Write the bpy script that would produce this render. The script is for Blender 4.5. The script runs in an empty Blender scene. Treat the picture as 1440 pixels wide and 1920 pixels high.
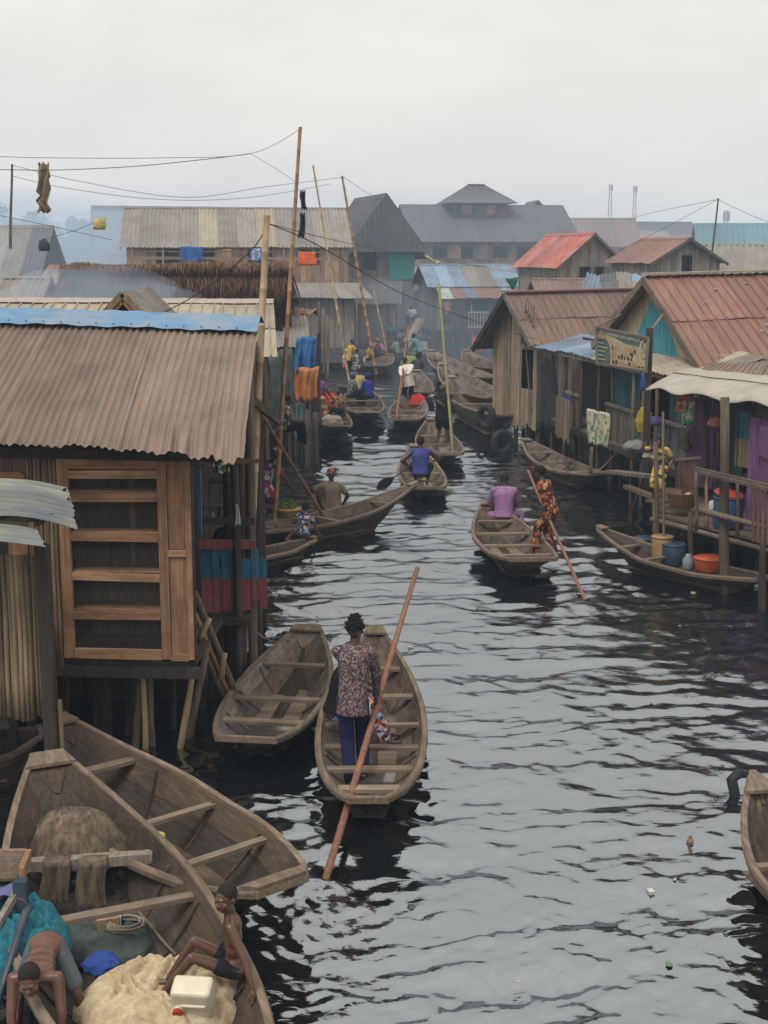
import bpy, math, random
import numpy as np
from mathutils import Vector, Matrix, noise

random.seed(7)
rnd = random.uniform
scene = bpy.context.scene
COL = scene.collection
PI = math.pi

# ------------------------------------------------------------------ camera
F_PX, HC = 2600.0, 5.4
TH = math.atan2(485.0, F_PX)
CT, ST = math.cos(TH), math.sin(TH)
cam_d = bpy.data.cameras.new('camera')
cam_d.sensor_fit = 'VERTICAL'
cam_d.sensor_height = 24.0
cam_d.lens = 24.0 * F_PX / 1920.0
cam_d.clip_start = 0.1
cam_d.clip_end = 4000
cam = bpy.data.objects.new('camera', cam_d)
COL.objects.link(cam)
cam.location = (0, 0, HC)
cam.rotation_euler = (PI / 2 - TH, 0, 0)
scene.camera = cam

# ------------------------------------------------------------------ world: overcast sky
world = bpy.data.worlds.new('World')
scene.world = world
world.use_nodes = True
wn, wl = world.node_tree.nodes, world.node_tree.links
wn.clear()
SUN_EL, SUN_ROT = math.radians(58), math.radians(215)
sky = wn.new('ShaderNodeTexSky')
sky.sky_type = 'NISHITA'
sky.sun_disc = False
sky.sun_elevation = SUN_EL
sky.sun_rotation = SUN_ROT
sky.air_density = 1.5
sky.dust_density = 4.0
bg1 = wn.new('ShaderNodeBackground'); bg1.inputs['Strength'].default_value = 0.08
wl.new(sky.outputs[0], bg1.inputs['Color'])
tc = wn.new('ShaderNodeTexCoord')
sx = wn.new('ShaderNodeSeparateXYZ'); wl.new(tc.outputs['Generated'], sx.inputs[0])
mp = wn.new('ShaderNodeMapping'); mp.inputs['Scale'].default_value = (2.2, 2.2, 7.0)
wl.new(tc.outputs['Generated'], mp.inputs['Vector'])
nz = wn.new('ShaderNodeTexNoise'); nz.inputs['Scale'].default_value = 1.6
nz.inputs['Detail'].default_value = 7; nz.inputs['Roughness'].default_value = 0.55
wl.new(mp.outputs[0], nz.inputs['Vector'])
rp = wn.new('ShaderNodeValToRGB')
rp.color_ramp.elements[0].position = 0.36; rp.color_ramp.elements[0].color = (0.645, 0.622, 0.596, 1)
rp.color_ramp.elements[1].position = 0.64; rp.color_ramp.elements[1].color = (0.745, 0.71, 0.67, 1)
wl.new(nz.outputs[0], rp.inputs[0])
gr = wn.new('ShaderNodeMapRange')          # an overcast sky is brighter overhead than at its rim
gr.inputs['From Min'].default_value = 0.05; gr.inputs['From Max'].default_value = 1.0
gr.inputs['To Min'].default_value = 1.06; gr.inputs['To Max'].default_value = 1.3
wl.new(sx.outputs['Z'], gr.inputs['Value'])
bg2 = wn.new('ShaderNodeBackground')
wl.new(rp.outputs[0], bg2.inputs['Color']); wl.new(gr.outputs[0], bg2.inputs['Strength'])
mx = wn.new('ShaderNodeMixShader'); mx.inputs[0].default_value = 0.93
wl.new(bg1.outputs[0], mx.inputs[1]); wl.new(bg2.outputs[0], mx.inputs[2])
wo = wn.new('ShaderNodeOutputWorld'); wl.new(mx.outputs[0], wo.inputs['Surface'])

# ------------------------------------------------------------------ veiled sun
sun_d = bpy.data.lights.new('sun', 'SUN')
sun_d.energy = 1.5
sun_d.angle = math.radians(24)
sun_d.color = (1.0, 0.95, 0.88)
sun = bpy.data.objects.new('sun', sun_d)
COL.objects.link(sun)
_dir = Vector((math.sin(SUN_ROT) * math.cos(SUN_EL), math.cos(SUN_ROT) * math.cos(SUN_EL), math.sin(SUN_EL)))
sun.rotation_euler = _dir.to_track_quat('Z', 'Y').to_euler()

vs = scene.view_settings
vs.view_transform = 'Standard'; vs.look = 'None'; vs.exposure = 0.3; vs.gamma = 1.0
vs.use_curve_mapping = False
cy = scene.cycles
cy.use_denoising = True
cy.max_bounces = 6; cy.diffuse_bounces = 3; cy.glossy_bounces = 3; cy.volume_bounces = 1
cy.transparent_max_bounces = 8; cy.transmission_bounces = 2
cy.caustics_reflective = False; cy.caustics_refractive = False
cy.sample_clamp_indirect = 4.0

# ------------------------------------------------------------------ helpers
def ray(px, py):
    t = (py - 960.0) / F_PX
    return Vector(((px - 720.0) / F_PX, CT - t * ST, -(ST + t * CT)))
def A(px, py, Y):
    r = ray(px, py); return Vector((0, 0, HC)) + r * (Y / r.y)
def Wz(px, py, z=0.0):
    r = ray(px, py); return Vector((0, 0, HC)) + r * ((z - HC) / r.z)
def V(*a): return Vector(a)

MATS = {}
def _rgba(c): return (c[0], c[1], c[2], 1.0)
def srgb(r, g, b):
    f = lambda v: (v / 255 / 12.92) if v / 255 <= 0.04045 else ((v / 255 + 0.055) / 1.055) ** 2.4
    return (f(r), f(g), f(b))

def mat(name, c1, c2=None, scale=(4, 4, 4), rough=0.8, bump=0.15, rand=0.25, stain=None, sscale=1.2, samt=0.5,
        metal=0.0, spec=0.3, nscale=3.0, island=False, bdist=0.02):
    """weathered surface: two-tone noise along the grain, patchy stains, per-piece variation"""
    if name in MATS: return MATS[name]
    m = bpy.data.materials.new(name); m.use_nodes = True
    n, l = m.node_tree.nodes, m.node_tree.links
    b = n['Principled BSDF']
    b.inputs['Roughness'].default_value = rough
    b.inputs['Metallic'].default_value = metal
    b.inputs['Specular IOR Level'].default_value = spec
    c2 = c2 or tuple(v * 0.55 for v in c1)
    t = n.new('ShaderNodeTexCoord'); oi = n.new('ShaderNodeObjectInfo')
    rv = oi.outputs['Random']
    if island:
        g = n.new('ShaderNodeNewGeometry'); a = n.new('ShaderNodeMath'); a.operation = 'ADD'
        l.new(rv, a.inputs[0]); l.new(g.outputs['Random Per Island'], a.inputs[1])
        f = n.new('ShaderNodeMath'); f.operation = 'FRACT'; l.new(a.outputs[0], f.inputs[0]); rv = f.outputs[0]
    off = n.new('ShaderNodeMath'); off.operation = 'MULTIPLY'; off.inputs[1].default_value = 37.0; l.new(rv, off.inputs[0])
    va = n.new('ShaderNodeVectorMath'); va.operation = 'ADD'; l.new(t.outputs['Object'], va.inputs[0]); l.new(off.outputs[0], va.inputs[1])
    mp = n.new('ShaderNodeMapping'); mp.inputs['Scale'].default_value = scale; l.new(va.outputs[0], mp.inputs['Vector'])
    nz = n.new('ShaderNodeTexNoise'); nz.inputs['Scale'].default_value = nscale; nz.inputs['Detail'].default_value = 6
    nz.inputs['Roughness'].default_value = 0.65; l.new(mp.outputs[0], nz.inputs['Vector'])
    rp = n.new('ShaderNodeValToRGB')
    rp.color_ramp.elements[0].position = 0.36; rp.color_ramp.elements[0].color = _rgba(c2)
    rp.color_ramp.elements[1].position = 0.64; rp.color_ramp.elements[1].color = _rgba(c1)
    l.new(nz.outputs[0], rp.inputs[0]); col = rp.outputs[0]
    if stain:
        n2 = n.new('ShaderNodeTexNoise'); n2.inputs['Scale'].default_value = sscale; n2.inputs['Detail'].default_value = 5
        n2.inputs['Roughness'].default_value = 0.6; l.new(va.outputs[0], n2.inputs['Vector'])
        r2 = n.new('ShaderNodeMapRange'); r2.inputs['From Min'].default_value = 0.44; r2.inputs['From Max'].default_value = 0.68
        r2.inputs['To Max'].default_value = samt; l.new(n2.outputs[0], r2.inputs['Value'])
        mm = n.new('ShaderNodeMix'); mm.data_type = 'RGBA'; l.new(r2.outputs[0], mm.inputs[0]); l.new(col, mm.inputs[6])
        mm.inputs[7].default_value = _rgba(stain); col = mm.outputs[2]
    hs = n.new('ShaderNodeHueSaturation')
    r3 = n.new('ShaderNodeMapRange'); r3.inputs['To Min'].default_value = 1 - rand; r3.inputs['To Max'].default_value = 1 + rand
    l.new(rv, r3.inputs['Value']); l.new(r3.outputs[0], hs.inputs['Value'])
    l.new(col, hs.inputs['Color']); l.new(hs.outputs[0], b.inputs['Base Color'])
    if bump:
        bp = n.new('ShaderNodeBump'); bp.inputs['Strength'].default_value = bump; bp.inputs['Distance'].default_value = bdist
        l.new(nz.outputs[0], bp.inputs['Height']); l.new(bp.outputs[0], b.inputs['Normal'])
    MATS[name] = m; return m

def pattern(name, cols, scale=18, rough=0.85, warp=0.0):
    """printed cloth: irregular cells in a handful of flat colours"""
    if name in MATS: return MATS[name]
    m = bpy.data.materials.new(name); m.use_nodes = True
    n, l = m.node_tree.nodes, m.node_tree.links
    b = n['Principled BSDF']; b.inputs['Roughness'].default_value = rough; b.inputs['Specular IOR Level'].default_value = 0.2
    t = n.new('ShaderNodeTexCoord')
    vo = n.new('ShaderNodeTexVoronoi'); vo.inputs['Scale'].default_value = scale
    src = t.outputs['Object']
    if warp:
        nz = n.new('ShaderNodeTexNoise'); nz.inputs['Scale'].default_value = scale * 0.6; l.new(src, nz.inputs['Vector'])
        mm = n.new('ShaderNodeMix'); mm.data_type = 'VECTOR'; mm.inputs[0].default_value = warp
        l.new(src, mm.inputs[4]); l.new(nz.outputs['Color'], mm.inputs[5]); src = mm.outputs[1]
    l.new(src, vo.inputs['Vector'])
    sp = n.new('ShaderNodeSeparateColor'); l.new(vo.outputs['Color'], sp.inputs[0])
    rp = n.new('ShaderNodeValToRGB'); rp.color_ramp.interpolation = 'CONSTANT'
    els = rp.color_ramp.elements
    while len(els) < len(cols): els.new(0.5)
    for i, c in enumerate(cols):
        els[i].position = i / len(cols); els[i].color = _rgba(c)
    l.new(sp.outputs[0], rp.inputs[0]); l.new(rp.outputs[0], b.inputs['Base Color'])
    n3 = n.new('ShaderNodeTexNoise'); n3.inputs['Scale'].default_value = 9; l.new(t.outputs['Object'], n3.inputs['Vector'])
    bp = n.new('ShaderNodeBump'); bp.inputs['Strength'].default_value = 0.4; bp.inputs['Distance'].default_value = 0.05
    l.new(n3.outputs[0], bp.inputs['Height']); l.new(bp.outputs[0], b.inputs['Normal'])
    MATS[name] = m; return m

def cloth(name, c, rand=0.08, dark=0.7):
    return mat(name, c, tuple(v * dark for v in c), scale=(1, 1, 0.6), rough=0.9, bump=0.7, rand=rand, spec=0.15, nscale=5, bdist=0.06)

def bands(name, cols, axis=2, scale=5.0):
    """horizontally striped cloth"""
    if name in MATS: return MATS[name]
    m = bpy.data.materials.new(name); m.use_nodes = True
    n, l = m.node_tree.nodes, m.node_tree.links
    b = n['Principled BSDF']; b.inputs['Roughness'].default_value = 0.9
    t = n.new('ShaderNodeTexCoord'); s = n.new('ShaderNodeSeparateXYZ'); l.new(t.outputs['Object'], s.inputs[0])
    a = n.new('ShaderNodeMath'); a.operation = 'MULTIPLY'; a.inputs[1].default_value = scale; l.new(s.outputs[axis], a.inputs[0])
    f = n.new('ShaderNodeMath'); f.operation = 'FRACT'; l.new(a.outputs[0], f.inputs[0])
    rp = n.new('ShaderNodeValToRGB'); rp.color_ramp.interpolation = 'CONSTANT'
    els = rp.color_ramp.elements
    while len(els) < len(cols): els.new(0.5)
    for i, c in enumerate(cols):
        els[i].position = i / len(cols); els[i].color = _rgba(c)
    l.new(f.outputs[0], rp.inputs[0]); l.new(rp.outputs[0], b.inputs['Base Color'])
    MATS[name] = m; return m

# palette ----------------------------------------------------------------
def wood(name, c, axis='z', **k):
    s = {'z': (9, 9, 0.6), 'x': (0.6, 9, 9), 'y': (9, 0.6, 9)}[axis]
    k.setdefault('stain', tuple(v * 0.35 for v in c)); k.setdefault('samt', 0.55)
    return mat(name, c, tuple(v * 0.5 for v in c), scale=s, rough=0.85, bump=0.35, **k)
GREYW = wood('weathered_grey_wood', (0.215, 0.185, 0.155), 'z', rand=0.35)
GREYWI = wood('weathered_grey_wood_row', (0.215, 0.185, 0.155), 'z', rand=0.4, island=True)
TANW = wood('tan_weathered_wood', (0.25, 0.19, 0.13), 'z', rand=0.35)
TANWI = wood('tan_weathered_wood_row', (0.27, 0.20, 0.135), 'z', rand=0.35, island=True)
BRNWI = wood('brown_wood_row', (0.32, 0.205, 0.13), 'z', rand=0.3, island=True)
PALEW = wood('pale_grey_wood', (.33, .29, .245), 'z', rand=.3)
LITEW = wood('light_brown_wood', (.37, .285, .205), 'z', rand=.35)  # lighter brown boards
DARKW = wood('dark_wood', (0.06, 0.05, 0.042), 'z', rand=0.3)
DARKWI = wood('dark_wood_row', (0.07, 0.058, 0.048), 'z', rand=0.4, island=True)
NEWW = wood('fresh_orange_wood', (0.42, 0.24, 0.135), 'z', rand=0.2, samt=0.75, sscale=2.5, stain=(.16, .085, .05))
NEWWX = wood('fresh_orange_wood_level', (0.44, 0.25, 0.14), 'x', rand=0.2, samt=0.75, sscale=2.5, stain=(.16, .085, .05))
BOATW = wood('boat_wood', (0.175, 0.133, 0.097), 'x', rand=0.2, sscale=1.6, samt=0.9, stain=(0.035, 0.028, 0.023))
BOATB = wood('brown_boat_wood', (0.105, 0.076, 0.054), 'x', rand=0.2, sscale=1.7, samt=0.9, stain=(0.028, 0.022, 0.018))
BOATG = wood('grey_boat_wood', (0.215, 0.185, 0.152), 'x', rand=0.22, sscale=1.4, samt=0.85, stain=(0.05, 0.042, 0.036))
BOATD = wood('wet_boat_wood', (0.085, 0.068, 0.055), 'x', rand=0.2, sscale=2.0, samt=0.75)
BOATR = wood('boat_rail_wood', (0.25, 0.19, 0.135), 'x', rand=0.15, sscale=3.0)
BOATT = wood('boat_seat_wood', (0.265, 0.205, 0.148), 'y', rand=0.2, sscale=3.0)
LOG = wood('round_timber', (0.20, 0.155, 0.115), 'z', rand=0.3)
LOGD = wood('dark_round_timber', (0.075, 0.06, 0.05), 'z', rand=0.3)
BAMB = mat('dry_bamboo', (0.50, 0.38, 0.22), (0.33, 0.245, 0.15), scale=(2, 2, 0.5), rough=0.5, bump=0.1, rand=0.15, stain=(0.13, 0.09, 0.06), samt=0.55)
BAMBO = mat('orange_bamboo', (0.38, 0.235, 0.13), (0.26, 0.15, 0.085), scale=(2, 2, 0.5), rough=0.5, bump=0.1, rand=0.15, stain=(0.14, 0.08, 0.05), samt=0.4)
BAMBG = mat('green_bamboo', (0.23, 0.22, 0.10), (0.15, 0.15, 0.07), scale=(2, 2, 0.5), rough=0.5, bump=0.1, rand=0.1)
POLER = wood('reddish_pole_wood', (0.34, 0.165, 0.10), 'z', rand=0.1, samt=0.3)
SLAT = mat('split_bamboo', (0.38, 0.295, 0.20), (0.22, 0.165, 0.11), scale=(6, 6, 0.4), rough=0.7, bump=0.2, rand=0.4, stain=(0.09, 0.07, 0.05), samt=0.6)

def tin(name, c, axis='y', stain=(0.12, 0.07, 0.05), samt=0.6, sscale=0.9, rand=0.1, rough=0.65, metal=0.0):
    s = {'y': (7, 0.35, 0.35), 'x': (0.35, 7, 2), 'a': (2, 2, 2)}[axis]
    return mat(name, c, tuple(v * 0.68 for v in c), scale=s, rough=rough, bump=0.08, rand=rand, stain=stain, samt=samt, sscale=sscale, metal=metal, spec=0.35)
TIN_BRN = tin('mud_brown_tin', (0.262, 0.196, 0.155), stain=(0.15, 0.112, 0.092), samt=0.9, rand=0.15, sscale=1.4)
TIN_BEI = tin('beige_ribbed_tin', (0.40, 0.355, 0.26), stain=(0.25, 0.20, 0.14), rand=0.08)
TIN_GRY = tin('grey_tin', (0.265, 0.245, 0.215), stain=(0.14, 0.11, 0.09), rand=0.2)
TIN_DRK = tin('slate_tin', (0.115, 0.125, 0.13), stain=(0.075, 0.075, 0.075), rand=0.08)
TIN_BLU = tin('pale_blue_tin', (0.22, 0.32, 0.43), stain=(0.13, 0.10, 0.09), rand=0.25)
TIN_GRN = tin('pale_green_tin', (0.33, 0.40, 0.33), stain=(0.2, 0.14, 0.1), rand=0.3)
TIN_RED = tin('red_tin', (0.42, 0.12, 0.09), stain=(0.40, 0.27, 0.22), rand=0.2)
TIN_RBR = tin('red_brown_ribbed_tin', (0.285, 0.150, 0.108), stain=(0.20, 0.105, 0.085), rand=0.13, samt=0.75, sscale=1.3)
TIN_DBR = tin('dark_brown_ribbed_tin', (0.225, 0.15, 0.12), stain=(0.13, 0.10, 0.085), rand=0.12)
TIN_CRM = tin('cream_green_tin', (0.24, 0.245, 0.20), 'x', stain=(0.10, 0.125, 0.18), rand=0.2, samt=0.85, sscale=2.0)
TIN_TEA = tin('teal_tin', (0.13, 0.28, 0.31), stain=(0.1, 0.16, 0.18), rand=0.1)
CAPBLU = mat('blue_ridge_sheet', (0.13, 0.27, 0.43), (0.10, 0.21, 0.35), scale=(1, 4, 4), rough=0.5, bump=0.25, rand=0.02, stain=(0.25, 0.29, 0.32), samt=0.75, sscale=2.2)

SKIN = mat('dark_skin', (0.088, 0.046, 0.031), (0.068, 0.034, 0.022), scale=(3, 3, 3), rough=0.36, bump=0.05, rand=0.15, spec=0.45)
SKINB = mat('warm_dark_skin', (0.125, 0.058, 0.036), (0.095, 0.042, 0.027), scale=(3, 3, 3), rough=0.34, bump=0.05, rand=0.1, spec=0.5)
HAIR = mat('black_hair', (0.012, 0.011, 0.011), (0.006, 0.006, 0.006), scale=(20, 20, 20), rough=0.85, bump=0.9, rand=0.1)
HAIRS = mat('short_cropped_hair', (0.022, 0.017, 0.015), (0.012, 0.010, 0.009), scale=(40, 40, 40), rough=0.75, bump=0.6, rand=0.1)
EYEW = mat('eye_white', (0.22, 0.18, 0.16), (0.18, 0.15, 0.13), rough=0.3, bump=0, rand=0)
EYED = mat('eye_dark', (0.01, 0.008, 0.007), (0.01, 0.008, 0.007), rough=0.15, bump=0, rand=0, spec=0.6)
LIP = mat('lip', (0.13, 0.05, 0.042), (0.10, 0.04, 0.035), rough=0.4, bump=0, rand=0)
RUBBER = mat('black_rubber', (0.018, 0.018, 0.02), (0.012, 0.012, 0.013), rough=0.6, bump=0.1, rand=0.1)
WIRE = mat('black_wire', (0.02, 0.02, 0.022), (0.015, 0.015, 0.016), rough=0.6, bump=0, rand=0)
ROPE = mat('pale_rope', (0.33, 0.29, 0.22), (0.22, 0.19, 0.14), scale=(30, 30, 30), rough=0.9, bump=0.3, rand=0.1)
def plastic(name, c, rough=0.4):
    return mat(name, c, tuple(v * 0.8 for v in c), scale=(2, 2, 2), rough=rough, bump=0.03, rand=0.03, stain=tuple(v * 0.5 + 0.03 for v in c), samt=0.65, sscale=4, spec=0.4)

# mesh building ----------------------------------------------------------
class MB:
    def __init__(s): s.v = []; s.f = []
    def add(s, vs, fs):
        o = len(s.v); s.v += [tuple(p) for p in vs]; s.f += [tuple(i + o for i in f) for f in fs]; return s
    def box(s, c, d, rz=0.0):
        c = Vector(c); hx, hy, hz = d[0] / 2, d[1] / 2, d[2] / 2
        R = Matrix.Rotation(rz, 3, 'Z')
        s.add([c + R @ Vector((x * hx, y * hy, z * hz)) for z in (-1, 1) for y in (-1, 1) for x in (-1, 1)],
              [(0, 2, 3, 1), (4, 5, 7, 6), (0, 1, 5, 4), (2, 6, 7, 3), (1, 3, 7, 5), (0, 4, 6, 2)]); return s
    def beam(s, a, b, w, h, up=(0, 0, 1)):
        a, b = Vector(a), Vector(b); d = (b - a).normalized(); up = Vector(up)
        if abs(d.dot(up)) > 0.98: up = Vector((0, 1, 0))
        r = d.cross(up).normalized(); u = r.cross(d).normalized()
        s.add([p + r * (x * w / 2) + u * (z * h / 2) for p in (a, b) for x, z in ((-1, -1), (1, -1), (1, 1), (-1, 1))],
              [(0, 1, 2, 3), (7, 6, 5, 4), (0, 4, 5, 1), (1, 5, 6, 2), (2, 6, 7, 3), (3, 7, 4, 0)]); return s
    def tube(s, pts, rad, seg=7):
        pts = [Vector(p) for p in pts]; n = len(pts)
        rad = rad if isinstance(rad, (list, tuple)) else [rad] * n
        vs, fs = [], []
        ref = None
        for i, p in enumerate(pts):
            d = (pts[min(i + 1, n - 1)] - pts[max(i - 1, 0)]).normalized()
            if ref is None:
                ref = Vector((0, 0, 1)) if abs(d.z) < 0.9 else Vector((1, 0, 0))
            r = d.cross(ref).normalized(); u = r.cross(d).normalized(); ref = u
            for k in range(seg):
                a = 2 * PI * k / seg; vs.append(p + (r * math.cos(a) + u * math.sin(a)) * rad[i])
        for i in range(n - 1):
            for k in range(seg):
                k2 = (k + 1) % seg; fs.append((i * seg + k, i * seg + k2, (i + 1) * seg + k2, (i + 1) * seg + k))
        fs.append(tuple(range(seg))[::-1]); fs.append(tuple((n - 1) * seg + k for k in range(seg)))
        s.add(vs, fs); return s
    def loft(s, rings, seg=16):
        """rings of (centre, axis a, axis b) joined into a closed tube"""
        vs, fs = [], []; n = len(rings)
        for c, a, b in rings:
            for k in range(seg):
                t = 2 * PI * k / seg; vs.append(Vector(c) + Vector(a) * math.cos(t) + Vector(b) * math.sin(t))
        for i in range(n - 1):
            for k in range(seg):
                k2 = (k + 1) % seg; fs.append((i * seg + k, i * seg + k2, (i + 1) * seg + k2, (i + 1) * seg + k))
        fs.append(tuple(range(seg))[::-1]); fs.append(tuple((n - 1) * seg + k for k in range(seg)))
        s.add(vs, fs); return s
    def poly_prism(s, pts, off):
        """closed polygon pts extruded by vector off"""
        n = len(pts); off = Vector(off)
        s.add([Vector(p) for p in pts] + [Vector(p) + off for p in pts],
              [tuple(range(n))[::-1], tuple(range(n, 2 * n))] + [(i, (i + 1) % n, n + (i + 1) % n, n + i) for i in range(n)]); return s
    def ellip(s, c, ax, seg=12, rings=8):
        """ellipsoid; ax = three half-axis vectors"""
        c = Vector(c); a, b, d = [Vector(q) for q in ax]; vs, fs = [], []
        vs.append(c - d)
        for i in range(1, rings):
            th = PI * i / rings
            for k in range(seg):
                p = 2 * PI * k / seg
                vs.append(c + (a * math.cos(p) + b * math.sin(p)) * math.sin(th) - d * math.cos(th))
        vs.append(c + d); top = len(vs) - 1
        for k in range(seg): fs.append((0, 1 + (k + 1) % seg, 1 + k))
        for i in range(rings - 2):
            for k in range(seg):
                fs.append((1 + i * seg + k, 1 + i * seg + (k + 1) % seg, 1 + (i + 1) * seg + (k + 1) % seg, 1 + (i + 1) * seg + k))
        b0 = 1 + (rings - 2) * seg
        for k in range(seg): fs.append((b0 + k, b0 + (k + 1) % seg, top))
        s.add(vs, fs); return s
    def cap(s, a, b, ra, rb, seg=10):
        """round cone from a to b"""
        a, b = Vector(a), Vector(b); d = (b - a)
        L = d.length
        if L < 1e-5: return s.ellip(a, ((ra, 0, 0), (0, ra, 0), (0, 0, ra)), seg)
        d /= L
        pts, rad = [], []
        for th in (85, 60, 30): pts.append(a - d * ra * math.sin(math.radians(th))); rad.append(ra * math.cos(math.radians(th)))
        pts += [a, b]; rad += [ra, rb]
        for th in (30, 60, 85): pts.append(b + d * rb * math.sin(math.radians(th))); rad.append(rb * math.cos(math.radians(th)))
        return s.tube(pts, rad, seg)
    def lathe(s, prof, c=(0, 0, 0), seg=20, close=True):
        """profile [(r, z)] spun about z"""
        c = Vector(c); vs, fs = [], []
        for r, z in prof:
            for k in range(seg): vs.append(c + Vector((r * math.cos(2 * PI * k / seg), r * math.sin(2 * PI * k / seg), z)))
        for i in range(len(prof) - 1):
            for k in range(seg):
                k2 = (k + 1) % seg; fs.append((i * seg + k, i * seg + k2, (i + 1) * seg + k2, (i + 1) * seg + k))
        if close: fs.append(tuple(range(seg))[::-1]); fs.append(tuple((len(prof) - 1) * seg + k for k in range(seg)))
        s.add(vs, fs); return s
    def grid(s, P):
        """P: list of rows of points"""
        h, w = len(P), len(P[0])
        s.add([p for r in P for p in r], [(i * w + j, i * w + j + 1, (i + 1) * w + j + 1, (i + 1) * w + j) for i in range(h - 1) for j in range(w - 1)]); return s

def link(name, me, parent=None, loc=None):
    o = bpy.data.objects.new(name, me); COL.objects.link(o)
    if parent is not None: o.parent = parent
    if loc is not None: o.location = loc
    return o
def build(name, mb, m, parent=None, base=None, smooth=False, kind=None):
    """one mesh object; base = world point its vertices are measured from (the parent's base)"""
    v = mb.v
    if base is not None:
        bx, by, bz = base; v = [(x - bx, y - by, z - bz) for x, y, z in v]
    me = bpy.data.meshes.new(name); me.from_pydata(v, [], mb.f)
    if isinstance(m, (list, tuple)):
        for q in m: me.materials.append(q)
    else: me.materials.append(m)
    if smooth: me.polygons.foreach_set('use_smooth', [True] * len(me.polygons))
    o = link(name, me, parent)
    if parent is None and base is not None: o.location = base
    if kind: o['kind'] = kind
    return o
def tag(o, label, cat=None, group=None, kind=None):
    if label: o['label'] = label
    if cat: o['category'] = cat
    if group: o['group'] = group
    if kind: o['kind'] = kind
    return o
def thing(name, label, cat, loc=(0, 0, 0), rz=0.0, group=None):
    o = bpy.data.objects.new(name, None); COL.objects.link(o)
    o.location = loc; o.rotation_euler = (0, 0, rz); o.empty_display_size = 0.2
    return tag(o, label, cat, group)
def solidify(o, t):
    md = o.modifiers.new('thickness', 'SOLIDIFY'); md.thickness = t; md.offset = 0
    return o

# ------------------------------------------------------------------ water
def make_water():
    az = np.concatenate([np.linspace(-PI, -0.36, 40)[:-1], np.linspace(-0.36, 0.36, 460), np.linspace(0.36, PI, 40)[1:]])
    r = [1.0, 4.0]
    q = 6.0
    while q < 120: r.append(q); q *= 1.0031
    while q < 1500: r.append(q); q *= 1.12
    r = np.array(r)
    Rr, Az = np.meshgrid(r, az, indexing='ij')
    X = Rr * np.sin(Az); Y = Rr * np.cos(Az)
    rng = np.random.RandomState(11)
    Z = np.zeros_like(X)
    space = Rr * 0.0031
    # slow patches of calmer and livelier water
    def blobs(s, k):
        o = np.zeros_like(X)
        for i in range(6):
            a = rng.uniform(0, 2 * PI); w = s * rng.uniform(0.6, 1.6)
            o += np.sin((X * math.cos(a) + Y * math.sin(a)) * w + rng.uniform(0, 7)) / 6
        return o
    live = np.clip(0.95 + 0.7 * blobs(0.8, 0), 0.45, 1.6)
    wx = X + 0.25 * blobs(1.7, 1); wy = Y + 0.25 * blobs(1.9, 2)
    for i in range(60):
        lam = 0.13 * (15.0 ** (i / 59.0)) * rng.uniform(0.85, 1.15)
        a = rng.normal(PI / 2, 0.55) if i % 4 else rng.uniform(0, PI)
        k = 2 * PI / lam
        slope = 0.033 if lam < .4 else 0.034 if lam < .7 else 0.020
        amp = slope / k
        fade = np.clip((lam / space - 2.2) / 3.0, 0, 1)
        ph = (wx * math.cos(a) + wy * math.sin(a)) * k + rng.uniform(0, 7)
        w = np.sin(ph)
        Z += amp * fade * live * (w + 0.18 * np.cos(2 * ph))
    # rings spreading from the poles and the bows under way
    for (cx_, cy_, am, lam, ext) in RINGS:
        d = np.hypot(X - cx_, Y - cy_)
        Z += .22 * am * np.cos(2 * PI * d / lam) * np.exp(-(d / ext) ** 2) * np.clip((lam / space - 2.2) / 3.0, 0, 1)
    Z[Rr > 110] = 0; Z[:, (np.abs(az) > 0.37)] *= 0
    nr, na = X.shape
    co = np.stack([X, Y, Z], -1).reshape(-1, 3)
    ii, jj = np.meshgrid(np.arange(nr - 1), np.arange(na - 1), indexing='ij')
    b0 = (ii * na + jj).ravel()
    quads = np.stack([b0, b0 + na, b0 + na + 1, b0 + 1], -1)[:, ::-1]
    me = bpy.data.meshes.new('water')
    me.vertices.add(len(co)); me.vertices.foreach_set('co', co.ravel())
    me.loops.add(quads.size); me.loops.foreach_set('vertex_index', quads.ravel())
    me.polygons.add(len(quads)); me.polygons.foreach_set('loop_start', np.arange(0, quads.size, 4))
    me.polygons.foreach_set('loop_total', np.full(len(quads), 4))
    me.polygons.foreach_set('use_smooth', np.ones(len(quads), bool))
    me.update(calc_edges=True); me.validate()
    m = bpy.data.materials.new('dark_lagoon_water'); m.use_nodes = True
    n, l = m.node_tree.nodes, m.node_tree.links
    b = n['Principled BSDF']
    b.inputs['Base Color'].default_value = (0.008, 0.0095, 0.011, 1)
    b.inputs['Roughness'].default_value = 0.03
    b.inputs['IOR'].default_value = 4.4
    b.inputs['Specular IOR Level'].default_value = 0.5
    b.inputs['Specular Tint'].default_value = (0.90, 0.96, 1.0, 1)
    t = n.new('ShaderNodeTexCoord')
    mp = n.new('ShaderNodeMapping'); mp.inputs['Scale'].default_value = (1.0, 2.1, 1.0); mp.inputs['Rotation'].default_value = (0, 0, 0.12)
    l.new(t.outputs['Object'], mp.inputs['Vector'])
    n1 = n.new('ShaderNodeTexNoise'); n1.inputs['Scale'].default_value = 4.5; n1.inputs['Detail'].default_value = 4; n1.inputs['Roughness'].default_value = 0.5
    l.new(mp.outputs[0], n1.inputs['Vector'])
    bp = n.new('ShaderNodeBump'); bp.inputs['Strength'].default_value = 0.4; bp.inputs['Distance'].default_value = 0.018
    l.new(n1.outputs[0], bp.inputs['Height']); l.new(bp.outputs[0], b.inputs['Normal'])
    me.materials.append(m)
    o = link('water', me); o['kind'] = 'structure'
    return o
RINGS = []

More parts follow.
